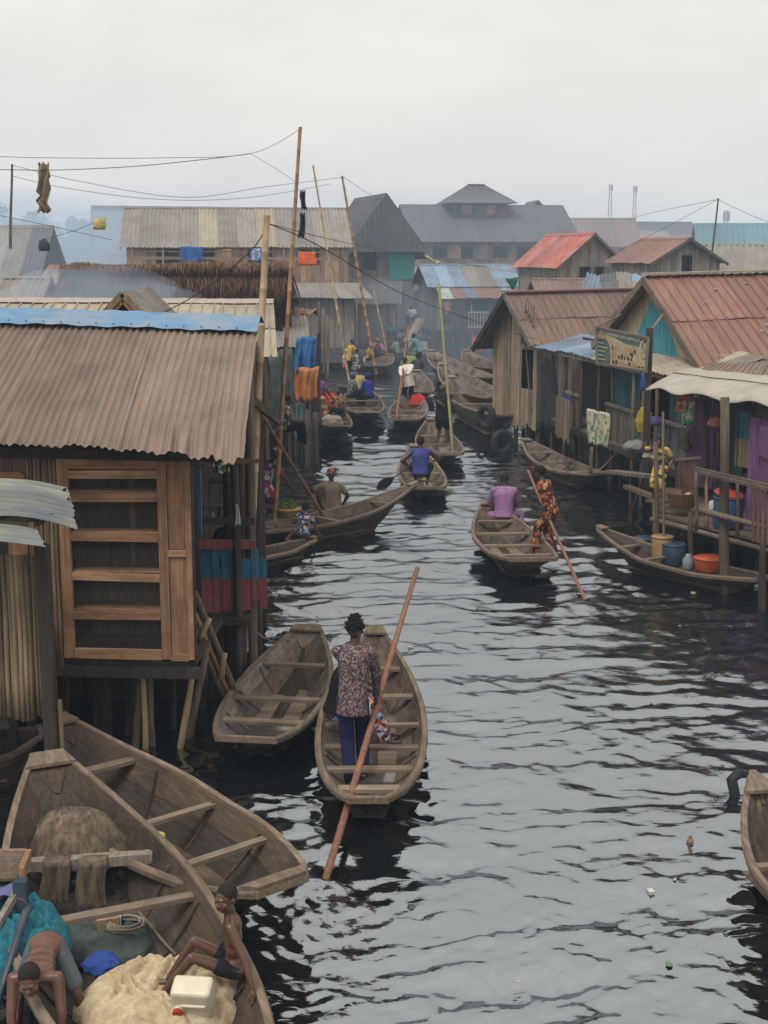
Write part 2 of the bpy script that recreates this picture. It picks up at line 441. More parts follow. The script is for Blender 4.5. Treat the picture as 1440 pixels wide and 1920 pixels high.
# ------------------------------------------------------------------ roofs, walls, posts
def lerp(a, b, t): return a + (b - a) * t
def roof(parent, base, e0, e1, r0, r1, m, *a, tiers=1, **k):
    """tin roof slope; tiers of sheets lap over the ones below"""
    e0, e1, r0, r1 = map(Vector, (e0, e1, r0, r1))
    if tiers == 1: return roof_tier(parent, base, e0, e1, r0, r1, m, *a, **k)
    up = (e1 - e0).cross(r0 - e0).normalized(); up = up if up.z > 0 else -up
    sd = k.pop('seed', 0)
    for t in range(tiers):
        a0, a1 = max(0, t / tiers - .03), (t + 1) / tiers
        l0 = up * (.02 if t else 0)
        roof_tier(parent, base, lerp(e0, r0, a0) + l0, lerp(e1, r1, a0) + l0, lerp(e0, r0, a1), lerp(e1, r1, a1), m, *a, seed=sd + 7 * t, **k)
def roof_tier(parent, base, e0, e1, r0, r1, m, prof='sine', wl=0.09, amp=0.013, sheet=0.8, ragged=0.03, rows=5, sag=0.0,
         name='roof_sheet', seed=0, fun=None, spl=7, lift=0.006):
    e0, e1, r0, r1 = map(Vector, (e0, e1, r0, r1))
    rg = random.Random(seed * 31 + 5)
    width = max((e1 - e0).length, (r1 - r0).length)
    nrm = (e1 - e0).cross(r0 - e0).normalized()
    if nrm.z < 0: nrm = -nrm
    n = max(1, round(width / sheet)); mats = m if isinstance(m, (list, tuple)) else [m]
    for i in range(n):
        a = i / n; b = min(1.0, (i + 1) / n + (0.05 / width if i < n - 1 else 0))
        cells = max(1, round((b - a) * width / wl))
        if prof == 'sine': xs = [(j / spl, amp * math.sin(2 * PI * j / spl)) for j in range(cells * spl + 1)]; xs = [(x / cells, h) for x, h in xs]
        else:
            xs = []
            for c in range(cells):
                for fx, h in ((0, 0), (0.42, 0), (0.47, amp), (0.53, amp), (0.58, 0)): xs.append(((c + fx) / cells, h))
            xs.append((1.0, 0))
        dl = rg.uniform(-1, 1) * ragged / max(0.01, (r0 - e0).length)
        lf = lift * (i % 2) + rg.uniform(0, lift)
        ph = rg.uniform(0, 9); P = []
        for k in range(rows + 1):
            v = k / rows; vv = lerp(dl, 1.0, v); row = []
            for x, h in xs:
                u = lerp(a, b, x)
                p = lerp(lerp(e0, e1, u), lerp(r0, r1, u), vv)
                wob = 0.006 * math.sin(ph + 5 * x + 4 * v) - sag * math.sin(PI * v)
                p = p + nrm * (h + lf + wob)
                if k == 0 and ragged: p = p + (e0 - r0).normalized() * ragged * 0.5 * noise.noise(Vector((x * 9 + ph, i * 3.1, 0)))
                if fun: p = fun(p, u, vv, h)
                row.append(p)
            P.append(row)
        build(name, MB().grid(P), mats[rg.randrange(len(mats))], parent, base, smooth=(prof == 'sine'))

def fz(z): return z if callable(z) else (lambda u: z)
def planks(parent, base, p0, p1, z0, z1, w=0.15, t=0.022, m=None, joined=False, gap=0.006, holes=(), jit=0.0, name='plank', seed=0,
           m2=None, split=None, tilt=0.0, flip=False):
    """upright boards from plan point p0 to p1; holes are (u0, u1, za, zb) with u in metres"""
    rg = random.Random(seed * 17 + 3)
    p0, p1 = Vector((p0[0], p0[1], 0)), Vector((p1[0], p1[1], 0)); L = (p1 - p0).length; d = (p1 - p0) / L
    nr = Vector((d.y, -d.x, 0)) * (-1 if flip else 1); z0, z1 = fz(z0), fz(z1)
    n = max(1, round(L / w)); J = MB(); J2 = MB()
    def piece(mb, u0, u1, zb0, zb1, zt0, zt1, dx, ty):
        vs = []
        for (u, zb, zt) in ((u0, zb0, zt0), (u1, zb1, zt1)):
            for k in (0, 1):
                vs.append(p0 + d * u + nr * (dx - k * ty) + Vector((0, 0, zb)))
                vs.append(p0 + d * (u + tilt_i * (zt - zb)) + nr * (dx - k * ty) + Vector((0, 0, zt)))
        mb.add(vs, [(0, 4, 5, 1), (2, 3, 7, 6), (0, 1, 3, 2), (4, 6, 7, 5), (1, 5, 7, 3), (0, 2, 6, 4)])
    for i in range(n):
        u0, u1 = L * i / n + gap / 2, L * (i + 1) / n - gap / 2
        c = (u0 + u1) / 2; tilt_i = rg.uniform(-tilt, tilt)
        dx = rg.uniform(-0.5, 0.5) * t * 0.7; j0 = rg.uniform(-jit, jit)
        segs = [(z0(u0 / L) + j0, z0(u1 / L) + j0 + rg.uniform(-jit, jit) * 0.3, z1(u0 / L), z1(u1 / L))]
        for (ha, hb, za, zb) in holes:
            if ha < c < hb:
                out = []
                for (a0, a1, b0, b1) in segs:
                    if b0 <= za or a0 >= zb: out.append((a0, a1, b0, b1)); continue
                    if a0 < za: out.append((a0, a1, za, za))
                    if b0 > zb or b1 > zb: out.append((zb, zb, max(b0, zb + .001), max(b1, zb + .001)))
                segs = out
        for (a0, a1, b0, b1) in segs:
            if split:
                sz = split(c / L)
                if sz > a0 + 0.02:
                    q = MB(); mbx = J2 if joined else q
                    piece(mbx, u0, u1, a0, a1, min(sz, b0), min(split(u1 / L), b1), dx, t)
                    if not joined: build(name, q, m2, parent, base)
                    a0, a1 = min(sz, b0), min(split(u1 / L), b1)
                    if b0 - a0 < 0.02 and b1 - a1 < 0.02: continue
            if joined: piece(J, u0, u1, a0, a1, b0, b1, dx, t)
            else:
                q = MB(); piece(q, u0, u1, a0, a1, b0, b1, dx, t); build(name, q, m, parent, base)
    if joined:
        if J.v: build(name + '_cladding', J, m, parent, base, kind='stuff')
        if J2.v: build(name + '_cladding', J2, m2, parent, base, kind='stuff')

def post(parent, base, a, b, r, m=None, bend=0.02, name='post', seg=8, nodes=0, seed=0):
    rg = random.Random(seed + int(abs(a[0] * 931 + a[1] * 377 + b[2] * 113)))
    a, b = Vector(a), Vector(b); n = max(4, nodes * 2 + 1); L = (b - a).length; pts, rad = [], []
    ox, oy = rg.uniform(-1, 1) * bend * L, rg.uniform(-1, 1) * bend * L; ph = rg.uniform(0, 6)
    for i in range(n + 1):
        t = i / n; w = math.sin(PI * t)
        pts.append(lerp(a, b, t) + Vector((ox * w + 0.15 * r * math.sin(7 * t + ph), oy * w, 0)))
        k = 1.06 - 0.2 * t
        if nodes: k *= 1.10 if i % 2 else 0.97
        else: k *= 1 + 0.06 * math.sin(11 * t + ph)
        rad.append(r * k)
    return build(name, MB().tube(pts, rad, seg), m or LOG, parent, base, smooth=True)
def bamboo(parent, base, a, b, r, m, gapn=0.42, name='pole', seg=9):
    """bamboo cane: slim internodes with raised joints"""
    a, b = Vector(a), Vector(b); L = (b - a).length; n = max(2, int(L / gapn)); pts, rad = [], []
    side = Vector((rnd(-1, 1), rnd(-1, 1), 0)) * 0.006 * L
    for i in range(n + 1):
        t = i / n; p = lerp(a, b, t) + side * math.sin(PI * t * 1.7); k = r * (1 - 0.35 * t)
        e = 0.012 / L
        for dt, s in ((-e, 1.0), (0, 1.14), (e, 1.0)):
            if 0 <= t + dt <= 1: pts.append(p + (b - a) * dt); rad.append(k * s)
    return build(name, MB().tube(pts, rad, seg), m, parent, base, smooth=True)
def bar(parent, base, a, b, w, h, m, name='beam', up=(0, 0, 1)):
    return build(name, MB().beam(a, b, w, h, up), m, parent, base)
def stilts(parent, base, pts, ztop, r=0.05, m=None, seed=0):
    rg = random.Random(seed)
    for (x, y) in pts:
        post(parent, base, (x + rg.uniform(-.06, .06), y, -0.6), (x + rg.uniform(-.04, .04), y, ztop), r * rg.uniform(.8, 1.2), m or LOGD, name='stilt', seed=seed)
def window(parent, base, p0, d, z0, z1, w, m_frame, m_in, nrm, shutter=None, open_=0):
    """framed opening with a black panel behind it for the unlit room and an optional open shutter; p0 plan point of its first side, d unit plan direction"""
    p0 = Vector((p0[0], p0[1], 0)); d = Vector((d[0], d[1], 0)); nr = Vector((nrm[0], nrm[1], 0)); up = Vector((0, 0, 1))
    a, b = p0 + up * z0, p0 + d * w + up * z0
    wd = thing('window', None, None, base); wd.parent = parent; wd.location = (0, 0, 0)
    t = 0.05
    mb = MB().beam(a + nr * .02, b + nr * .02, 0.05, t).beam(a + up * (z1 - z0) + nr * .02, b + up * (z1 - z0) + nr * .02, 0.05, t)
    mb.beam(a + nr * .022, a + up * (z1 - z0) + nr * .022, t, .05, d).beam(b + nr * .022, b + up * (z1 - z0) + nr * .022, t, .05, d)
    build('window_frame', mb, m_frame, wd, base)
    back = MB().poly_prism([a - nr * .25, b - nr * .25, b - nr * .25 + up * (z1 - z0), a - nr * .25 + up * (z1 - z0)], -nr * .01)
    build('black_room_panel', back, m_in, wd, base)  # flat black panel, the shade of the room put into its colour
    if shutter:
        hinge = b if open_ > 0 else a; dd = d if open_ > 0 else -d
        sd = (dd * math.cos(.5) + nr * math.sin(.5)) * w * .9
        build('shutter', MB().poly_prism([hinge + nr * .03, hinge + nr * .03 + sd, hinge + nr * .03 + sd + up * (z1 - z0), hinge + nr * .03 + up * (z1 - z0)], nr * .02), shutter, wd, base)

# ------------------------------------------------------------------ boats
BILGE = mat('bilge_water_film', (.10, .09, .078), (.06, .055, .05), scale=(2, 2, 2), rough=.08, bump=.05, rand=.1, spec=.9)
def boat(label, bow, stern, beam=1.1, fb=0.34, bow_rise=0.26, stern_rise=0.10, thw=(0.2, 0.38, 0.56, 0.74), es=0.55, eb=0.17, dark=0,
         name='canoe', group=None, floor=True, ribs=3, seed=0, deck=0.035, rnd_end=0.7, sdeck=False, bilge=None):
    rg = random.Random(seed + int(abs(bow.x * 100)))
    bow, stern = Vector((bow.x, bow.y, 0)), Vector((stern.x, stern.y, 0)); d = bow - stern; L = d.length
    root = thing(name, label, 'boat', (bow + stern) / 2, math.atan2(d.y, d.x), group)
    B = beam / 2; wood_m = (BOATG if seed in (2, 9, 14, 15, 16, 17, 22) else BOATW, BOATD, BOATB)[dark]; low_m = BOATD if dark else BOATW
    twist = rg.uniform(-.02, .02)
    def f(s):
        if s < 0.42: return es + (1 - es) * math.sin(PI / 2 * s / 0.42) ** rnd_end
        if s < 0.5: return 1.0
        return 1 - (1 - eb) * ((s - 0.5) / 0.5) ** 1.75
    def zs(s): return fb + (bow_rise * ((s - .4) / .6) ** 2 if s > .4 else stern_rise * ((.4 - s) / .4) ** 2)
    def zb(s):
        z = 0.075
        if s > .72: z += (zs(1) - .22) * ((s - .72) / .28) ** 1.8
        if s < .18: z += (zs(0) - .22) * .75 * ((.18 - s) / .18) ** 1.5
        return z
    def bf(s):                                                          # the bottom narrows to a vee towards both ends
        if s < .22: return .46 * lerp(.22, 1, (s / .22) ** .7)
        if s > .75: return .46 * lerp(1, .45, (s - .75) / .25)
        return .46
    def pt(s, k, side, inset=0.0):
        hw = f(s) * B; z0, z1 = zb(s), zs(s); q = bf(s)
        y = hw * (q + (1 - q) * (k ** 0.72)) if k >= 0 else hw * q * .88
        z = z0 + (z1 - z0) * k if k >= 0 else z0 - .01 - .2 * max(0, min(1, 1 - (z0 - .075) / .1))
        x = (s - .5) * L * (1 - 0.17 * (1 - max(k, 0)))
        return Vector((x, side * max(0.015, y - inset), z + side * twist * hw))
    N = 18; S = [i / N for i in range(N + 1)]
    def strake(name, k0, k1, side, t=0.024, m=None, step=0.0):
        mb = MB(); vs = []
        for s in S:
            for (k, ins) in ((k0, -step), (k1, 0), (k1, t), (k0, t - step)): vs.append(pt(s, k, side, ins))
        fs = []
        for i in range(N):
            for q in range(4):
                q2 = (q + 1) % 4; fs.append((i * 4 + q, i * 4 + q2, (i + 1) * 4 + q2, (i + 1) * 4 + q))
        fs += [(0, 1, 2, 3), (N * 4 + 3, N * 4 + 2, N * 4 + 1, N * 4)]
        mb.add(vs, fs); return build(name, mb, m or wood_m, root, smooth=False)
    for side in (-1, 1):
        strake('lower_plank', -1, 0.03, side, 0.05, BOATD)
        strake('side_plank', 0.0, 0.52, side, 0.024, low_m, -0.004)
        strake('side_plank', 0.535, 1.0, side, 0.03)
        mb = MB(); vs, fs = [], []                                    # rubbing rail along the gunwale
        for s in S:
            p = pt(s, 1, side); wv = 0.008 * math.sin(17 * s + seed)
            for (dy, dz) in ((.028, -.045), (.034, .0), (.018, .022), (-.03, .018), (-.032, -.01)):
                vs.append(p + Vector((0, side * dy, dz + wv)))
        for i in range(N):
            for q in range(5):
                q2 = (q + 1) % 5; fs.append((i * 5 + q, i * 5 + q2, (i + 1) * 5 + q2, (i + 1) * 5 + q))
        fs += [(0, 1, 2, 3, 4), tuple(N * 5 + q for q in (4, 3, 2, 1, 0))]
        build('gunwale_rail', mb.add(vs, fs), BOATR, root)
    a_, b_ = pt(0, 1, 1), pt(0, 1, -1)
    build('stern_rail', MB().beam(a_ + Vector((.005, .02, -.01)), b_ + Vector((.005, -.02, -.01)), .055, .06), BOATR, root)
    mb = MB(); vs, fs = [], []
    for s in S:
        for (yy, zz) in ((1, 0), (-1, 0), (-1, -.03), (1, -.03)):
            p = pt(s, 0, 1, -0.012); vs.append(Vector((p.x, p.y * yy, zb(s) + zz)))
    for i in range(N):
        for q in range(4):
            q2 = (q + 1) % 4; fs.append((i * 4 + q, i * 4 + q2, (i + 1) * 4 + q2, (i + 1) * 4 + q))
    fs += [(0, 1, 2, 3), (N * 4 + 3, N * 4 + 2, N * 4 + 1, N * 4)]
    build('bottom_board', mb.add(vs, fs), BOATD, root)
    for s, nm in ((0, 'stern_board'), (1, 'bow_board')):               # end boards
        prof = [pt(s, k, 1, .004) for k in (-1, 0, .35, .7, 1)]; prof += [pt(s, k, -1, .004) for k in (1, .7, .35, 0, -1)]
        build(nm, MB().poly_prism(prof, (0.03 if s == 0 else -0.03, 0, 0)), wood_m, root)
    # little decks that close the ends
    for s0, s1, nm in ((1 - deck, 1.012, 'bow_deck'), (-0.004, 0.03, 'stern_deck')):
        q = [pt(min(max(s, 0), 1), 1, sd) + Vector(((s - min(max(s, 0), 1)) * L, 0, .024)) for s, sd in ((s0, 1), (s1, 1), (s1, -1), (s0, -1))]
        if nm == 'bow_deck' or sdeck: build(nm, MB().poly_prism(q, (0, 0, .03)), BOATR, root)
    for s in thw:                                                       # seats
        s += rg.uniform(-.01, .01); a, b = pt(s, .86, 1, .03), pt(s, .86, -1, .03); w = rg.uniform(.085, .13)
        a.x += rg.uniform(-.03, .03)
        build('seat_plank', MB().beam(a, b, w, .035), BOATT, root)
    for i in range(ribs):                                               # ribs
        s = .18 + .64 * (i + .5) / ribs
        for sd in (1, -1):
            pp = [pt(s, k, sd, .04) for k in (0.02, .3, .6, .9)]
            mb = MB()
            for q in range(3): mb.beam(pp[q], pp[q + 1], .035, .03, (1, 0, 0))
            build('rib', mb, wood_m, root)
    if bilge:
        x0, x1 = (bilge[0] - .5) * L, (bilge[1] - .5) * L; q = []
        for i in range(13):
            x = lerp(x0, x1, i / 12); q.append((x, (pt(x / L + .5, .16, 1).y - .02)))
        build('bilge_water', MB().poly_prism([V(x, y, .112) for x, y in q] + [V(x, -y, .112) for x, y in q[::-1]], (0, 0, -.004)), BILGE, root)
    if floor:
        for yy in (-.16, .17):
            x0, x1 = -.33 * L + rg.uniform(0, .3), .22 * L + rg.uniform(-.3, .3)
            build('floor_board', MB().box(((x0 + x1) / 2, yy * beam, .09), (x1 - x0, .2 * beam, .02)), BOATT if not dark else BOATW, root)
    return root

# ------------------------------------------------------------------ people
REMESH = []
def skinned(name, mb, m, parent, voxel, smooth_it=4, fac=0.5):
    o = build(name, mb, m, parent, smooth=True)
    r = o.modifiers.new('remesh', 'REMESH'); r.mode = 'VOXEL'; r.voxel_size = voxel; r.use_smooth_shade = True
    if smooth_it:
        s = o.modifiers.new('smooth', 'SMOOTH'); s.iterations = smooth_it; s.factor = fac
    REMESH.append(o); return o
def ik(a, b, l1, l2, pole):
    """middle joint of a two-bone limb from a to b bending towards pole; returns (joint, reachable end)"""
    d = b - a; L = d.length; mxl = (l1 + l2) * 0.995
    if L > mxl: b = a + d * (mxl / L); d = b - a; L = mxl
    x = (l1 * l1 - l2 * l2 + L * L) / (2 * L); h = math.sqrt(max(0, l1 * l1 - x * x)); dn = d / L
    p = pole - dn * pole.dot(dn)
    p = p.normalized() if p.length > 1e-5 else Vector((0, 0, 1))
    return a + dn * x + p * h, b

def person(label, loc, rz, H=1.7, pelvis=(0, 0, None), up=(0, 0, 1), fwd=(0, 1, 0), head=(0, 0, 0), hands=(None, None), elbow=((-1, -1, -.6), (1, -1, -.6)),
           feet=(None, None), knee=((0, 1, .3), (0, 1, .3)), foot_dir=(0, 1, 0), shirt=None, sleeve='short', bottom=None, blen='long', hair='short', voxel=.012,
           skin=None, wrap=None, grip=(True, True), parent=None, extra=None, shirt_len=1.0, group=None, leg_cut=.8, face=False, slim=1.0):
    """local frame: x right, y forward, z up; hands and feet are targets in metres, order left, right"""
    root = thing('person', label, 'person', loc, rz, group)
    skin = skin or SKIN
    up = Vector(up).normalized(); fw = Vector(fwd); fw = (fw - up * fw.dot(up)).normalized(); rt = fw.cross(up)
    P = Vector((pelvis[0], pelvis[1], pelvis[2] if pelvis[2] is not None else .53 * H))
    k = slim
    N = P + up * .29 * H + fw * .01 * H
    SH = [N - up * .035 * H + rt * s * .108 * H * (0.5 + k / 2) for s in (-1, 1)]
    HP = [P - up * .03 * H + rt * s * .052 * H for s in (-1, 1)]
    EL, HD, KN, FT = [], [], [], []
    for i, s in enumerate((-1, 1)):
        h = hands[i]; h = Vector(h) if h is not None else SH[i] + Vector((s * .06 * H, .02, -.30 * H))
        e, h = ik(SH[i], h, .172 * H, .152 * H, Vector(elbow[i])); EL.append(e); HD.append(h)
        g = feet[i]; g = Vector(g) if g is not None else Vector((s * .07 * H, 0, .045 * H))
        q, g = ik(HP[i], g, .245 * H, .245 * H, Vector(knee[i])); KN.append(q); FT.append(g)
    # head orientation: turn (yaw), nod (pitch), tilt
    R = Matrix((rt, fw, up)).transposed()
    upm = up.lerp(Vector((0, 0, 1)), .55).normalized(); f2 = (fw - upm * fw.dot(upm)).normalized(); r2 = f2.cross(upm)
    RH = Matrix((r2, f2, upm)).transposed() @ Matrix.Rotation(head[0], 3, 'Z') @ Matrix.Rotation(-head[1], 3, 'X') @ Matrix.Rotation(head[2], 3, 'Y')
    hr, hf, hu = RH.col[0], RH.col[1], RH.col[2]
    HC_ = N + up * .032 * H + hu * .062 * H + hf * .015 * H
    hs = H if H > 1.45 else H * 1.13
    mb = MB()
    def E(c, a, b, d, ax=None): mb.ellip(c, ((ax or (rt, fw, up))[0] * a, (ax or (rt, fw, up))[1] * b, (ax or (rt, fw, up))[2] * d))
    E(P, .088 * H * k, .066 * H * k, .07 * H); E(P - up * .03 * H - fw * .012 * H, .09 * H * k, .066 * H * k, .06 * H)
    E(P + up * .08 * H, .074 * H * k, .055 * H * k, .08 * H); E(P + up * .155 * H, .084 * H * k, .058 * H * k, .08 * H); E(P + up * .215 * H, .094 * H * k, .060 * H * k, .07 * H)
    mb.cap(SH[0] + (SH[1] - SH[0]) * .08, SH[1] - (SH[1] - SH[0]) * .08, .033 * H * k, .033 * H * k)
    mb.cap(SH[0] - up * .004 * H, N - up * .012 * H, .027 * H * k, .024 * H); mb.cap(SH[1] - up * .004 * H, N - up * .012 * H, .027 * H * k, .024 * H)
    mb.cap(N - up * .02 * H, HC_ - hu * .03 * H, .032 * H, .030 * H)
    hx = (hr, hf, hu)
    E(HC_ + hu * .008 * hs - hf * .006 * hs, .044 * hs, .056 * hs, .055 * hs, hx)
    E(HC_ - hu * .025 * hs + hf * .014 * hs, .036 * hs, .040 * hs, .042 * hs, hx)
    E(HC_ - hu * .048 * hs + hf * .030 * hs, .018 * hs, .016 * hs, .016 * hs, hx)                 # chin
    E(HC_ - hu * .016 * hs + hf * .056 * hs, .009 * hs, .011 * hs, .014 * hs, hx)                 # nose
    E(HC_ - hu * .021 * hs + hf * .058 * hs, .013 * hs, .008 * hs, .007 * hs, hx)
    E(HC_ + hu * .012 * hs + hf * .047 * hs, .032 * hs, .008 * hs, .007 * hs, hx)                 # brow
    E(HC_ - hu * .037 * hs + hf * .048 * hs, .016 * hs, .008 * hs, .008 * hs, hx)                 # mouth
    for s in (-1, 1):
        E(HC_ + hr * s * .045 * hs - hu * .008 * hs - hf * .004 * hs, .006 * hs, .012 * hs, .017 * hs, hx)
        E(HC_ + hr * s * .025 * hs - hu * .015 * hs + hf * .038 * hs, .013 * hs, .012 * hs, .012 * hs, hx)
    vx = max(voxel, .004)
    fr = max(.0052 * H, vx * .75)
    for i, s in enumerate((-1, 1)):
        mb.cap(SH[i], EL[i], .033 * H * k, .026 * H * k); mb.cap(EL[i], HD[i], .025 * H * k, .0165 * H)
        mb.cap(lerp(EL[i], HD[i], .1), lerp(EL[i], HD[i], .5), .026 * H * k, .022 * H * k)
        # hand: palm, four bent fingers, thumb from the side
        fd = (HD[i] - EL[i]).normalized()
        pn = Vector(elbow[i]) - fd * fd.dot(Vector(elbow[i])); pn = pn.normalized() if pn.length > .01 else rt
        sd = fd.cross(pn).normalized()
        if sd.dot(Vector((0, 0, 1)) + fw * .6) < 0: sd = -sd
        pc = HD[i] + fd * .032 * H
        mb.ellip(pc, (sd * .024 * H, pn * .011 * H, fd * .034 * H))
        for q, (o, ln) in enumerate(((-.017, .038), (-.006, .045), (.006, .047), (.017, .042))):
            a = pc + sd * o * H + fd * .024 * H; cu = .9 if grip[i] else .25
            b = a + (fd * math.cos(cu * .5) - pn * math.sin(cu * .5)) * ln * H * .5
            c = b + (fd * math.cos(cu * 1.6) - pn * math.sin(cu * 1.6)) * ln * H * .5
            mb.cap(a, b, fr, fr * .95, 7); mb.cap(b, c, fr * .95, fr * .85, 7)
        a = pc + sd * .02 * H - fd * .012 * H; b = a + (sd * .8 + fd * .5 - pn * .3) * .03 * H; c = b + (fd * .8 - pn * .6 + sd * .1) * .022 * H
        mb.cap(a, b, fr * 1.15, fr, 7); mb.cap(b, c, fr, fr * .9, 7)
        mb.cap(HP[i], KN[i], .050 * H * k, .032 * H * k); mb.cap(KN[i], FT[i], .032 * H * k, .021 * H)
        mb.cap(lerp(KN[i], FT[i], .12) - fw * .008 * H, lerp(KN[i], FT[i], .5), .030 * H * k, .026 * H * k)
        fdv = Vector(foot_dir).normalized(); z0 = FT[i] - Vector((0, 0, .022 * H))
        mb.cap(z0 - fdv * .025 * H, z0 + fdv * .075 * H - Vector((0, 0, .006 * H)), .020 * H, .015 * H)
        mb.ellip(z0 + fdv * .08 * H - Vector((0, 0, .006 * H)), (fdv * .03 * H, fdv.cross(Vector((0, 0, 1))) * .022 * H, Vector((0, 0, .011 * H))))
    skinned('body', mb, skin, root, vx)
    if shirt:
        c = MB()
        def E2(ce, a, b, d): c.ellip(ce, (rt * a, fw * b, up * d), 14, 10)
        low = -.10 * shirt_len if P.z > .36 * H else -.035
        c.loft([(P + up * zz * H, rt * a_ * H * k, fw * b_ * H * k) for zz, a_, b_ in ((low, .104, .084), (low * .4, .100, .081), (.03, .094, .074), (.09, .092, .071), (.15, .099, .073), (.205, .106, .072), (.245, .092, .061), (.272, .056, .044), (.292, .040, .038))])
        c.cap(SH[0] + up * .001 * H, N - up * .012 * H, .036 * H * k, .034 * H); c.cap(SH[1] + up * .001 * H, N - up * .012 * H, .036 * H * k, .034 * H)
        if sleeve != 'none':
            for i in (0, 1):
                if sleeve == 'short': c.cap(SH[i], lerp(SH[i], EL[i], .6), .038 * H * k, .040 * H * k)
                else:
                    c.cap(SH[i], EL[i], .038 * H * k, .033 * H * k); c.cap(EL[i], lerp(EL[i], HD[i], .93), .033 * H * k, .026 * H * k)
        skinned('shirt', c, shirt, root, max(vx, .009), 3)
    if bottom:
        c = MB()
        c.ellip(P - up * .02 * H, (rt * .086 * H * k, fw * .068 * H * k, up * .07 * H), 14, 10)
        if blen in ('long', 'short'):
            for i in (0, 1):
                c.cap(HP[i], KN[i] if blen == 'long' else lerp(HP[i], KN[i], leg_cut), .050 * H * k, (.050 if blen == 'long' else .055) * H * k, 12)
                if blen == 'long': c.cap(KN[i], lerp(KN[i], FT[i], .95), .049 * H * k, .041 * H * k, 12)
        else:                                                            # wrapper or skirt
            mid = (KN[0] + KN[1]) / 2; low = (FT[0] + FT[1]) / 2; w = .05 * H
            for i in (0, 1):
                c.cap(HP[i], KN[i], .075 * H, .07 * H, 12)
                c.cap(KN[i], lerp(KN[i], FT[i], .75 if blen == 'wrap' else .25), .07 * H, .068 * H, 12)
            c.cap(P, mid, .085 * H, .08 * H, 12); c.cap(mid, lerp(mid, low, .72 if blen == 'wrap' else .2), .08 * H, .075 * H, 12)
        skinned('trousers' if blen == 'long' else 'shorts' if blen == 'short' else 'wrapper', c, bottom, root, max(vx, .009), 3)
    if hair:
        c = MB(); hm = HAIRS
        o = HC_ + hu * .012 * hs - hf * .010 * hs
        if hair == 'short': c.ellip(o + hu * .004 * hs, (hr * .0465 * hs, hf * .0545 * hs, hu * .054 * hs), 16, 12)
        elif hair == 'spiky':
            hm = HAIR; o = o + hu * .018 * hs; c.ellip(o, (hr * .047 * hs, hf * .054 * hs, hu * .058 * hs), 16, 12)
            for q in range(200):
                z = rnd(-.45, 1); a = rnd(0, 2 * PI); w = math.sqrt(1 - z * z)
                dv = hr * math.cos(a) * w + hf * math.sin(a) * w + hu * z
                if dv.dot(hf) > .55 and z < .4: continue
                b_ = o + Vector((dv.dot(hr) * .048, 0, 0)).x * hr * hs + hf * dv.dot(hf) * .054 * hs + hu * dv.dot(hu) * .055 * hs
                c.cap(b_, b_ + dv * rnd(.008, .020) * hs + hu * .006, .0055 * hs, .003 * hs, 6)
        elif hair == 'afro':
            hm = HAIR; c.ellip(o + hu * .008 * hs, (hr * .054 * hs, hf * .062 * hs, hu * .062 * hs), 16, 12)
        elif hair == 'wrap' and wrap:
            hm = wrap; o2 = o + hu * .02 * hs
            c.ellip(o2, (hr * .058 * hs, hf * .066 * hs, hu * .06 * hs), 16, 12)
            for q in range(5): c.cap(o2 + hr * (-.05 + .004 * q) * hs + hu * (-.02 + q * .014) * hs - hf * .02 * hs, o2 + hr * (.05 - .004 * q) * hs + hu * (-.01 + q * .014) * hs - hf * .02 * hs, .024 * hs, .022 * hs)
            c.ellip(o2 - hf * .055 * hs + hr * .02 * hs, (hr * .03 * hs, hf * .03 * hs, hu * .025 * hs))
        elif hair == 'cap' and wrap:
            hm = wrap; c.ellip(o + hu * .012 * hs, (hr * .052 * hs, hf * .06 * hs, hu * .055 * hs), 16, 12)
            c.ellip(o + hf * .06 * hs + hu * .012 * hs, (hr * .035 * hs, hf * .04 * hs, hu * .006 * hs))
        if hair in ('short', 'spiky', 'afro'):                          # keep the hairline off the face
            cut = []
            for i, p in enumerate(c.v):
                pv = Vector(p) - HC_
                a, z = pv.dot(hf), pv.dot(hu)
                lim = (.036 - max(0, (.03 * hs - z)) * .75 / hs * 1.0) * hs if z < .036 * hs else 1
                if a > lim: pv -= hf * (a - lim)
                if z < -.035 * hs: pv += hu * (-.035 * hs - z)
                c.v[i] = tuple(HC_ + pv)
        skinned('hair' if hair not in ('wrap', 'cap') else 'head_cloth' if hair == 'wrap' else 'hat', c, hm, root, max(vx * .8, .005), 1)
    if face:
        for s in (-1, 1):
            e = HC_ + hr * s * .0195 * hs - hu * .001 * hs + hf * .0455 * hs
            build('eye', MB().ellip(e, (hr * .0085 * hs, hf * .006 * hs, hu * .0048 * hs), 10, 8), EYEW, root, smooth=True)
            build('pupil', MB().ellip(e + hf * .0035 * hs, (hr * .0042 * hs, hf * .0035 * hs, hu * .0046 * hs), 8, 6), EYED, root, smooth=True)
            build('eyebrow', MB().cap(e + hu * .013 * hs - hr * .009 * hs + hf * .003 * hs, e + hu * .013 * hs + hr * .009 * hs + hf * .002 * hs, .002 * hs, .002 * hs, 6), HAIRS, root, smooth=True)
        for dz, w in ((.0335, .013), (.0395, .012)):
            build('lip', MB().ellip(HC_ - hu * dz * hs + hf * .0535 * hs, (hr * w * hs, hf * .005 * hs, hu * .0036 * hs), 10, 6), LIP, root, smooth=True)
    return root
def bake():
    bpy.context.view_layer.update()
    dg = bpy.context.evaluated_depsgraph_get()
    done = []
    for o in REMESH: done.append((o, bpy.data.meshes.new_from_object(o.evaluated_get(dg), depsgraph=dg)))
    for o, me in done:
        o.modifiers.clear(); old = o.data; o.data = me; me.name = o.name; bpy.data.meshes.remove(old)
        if not me.materials: pass
    REMESH.clear()

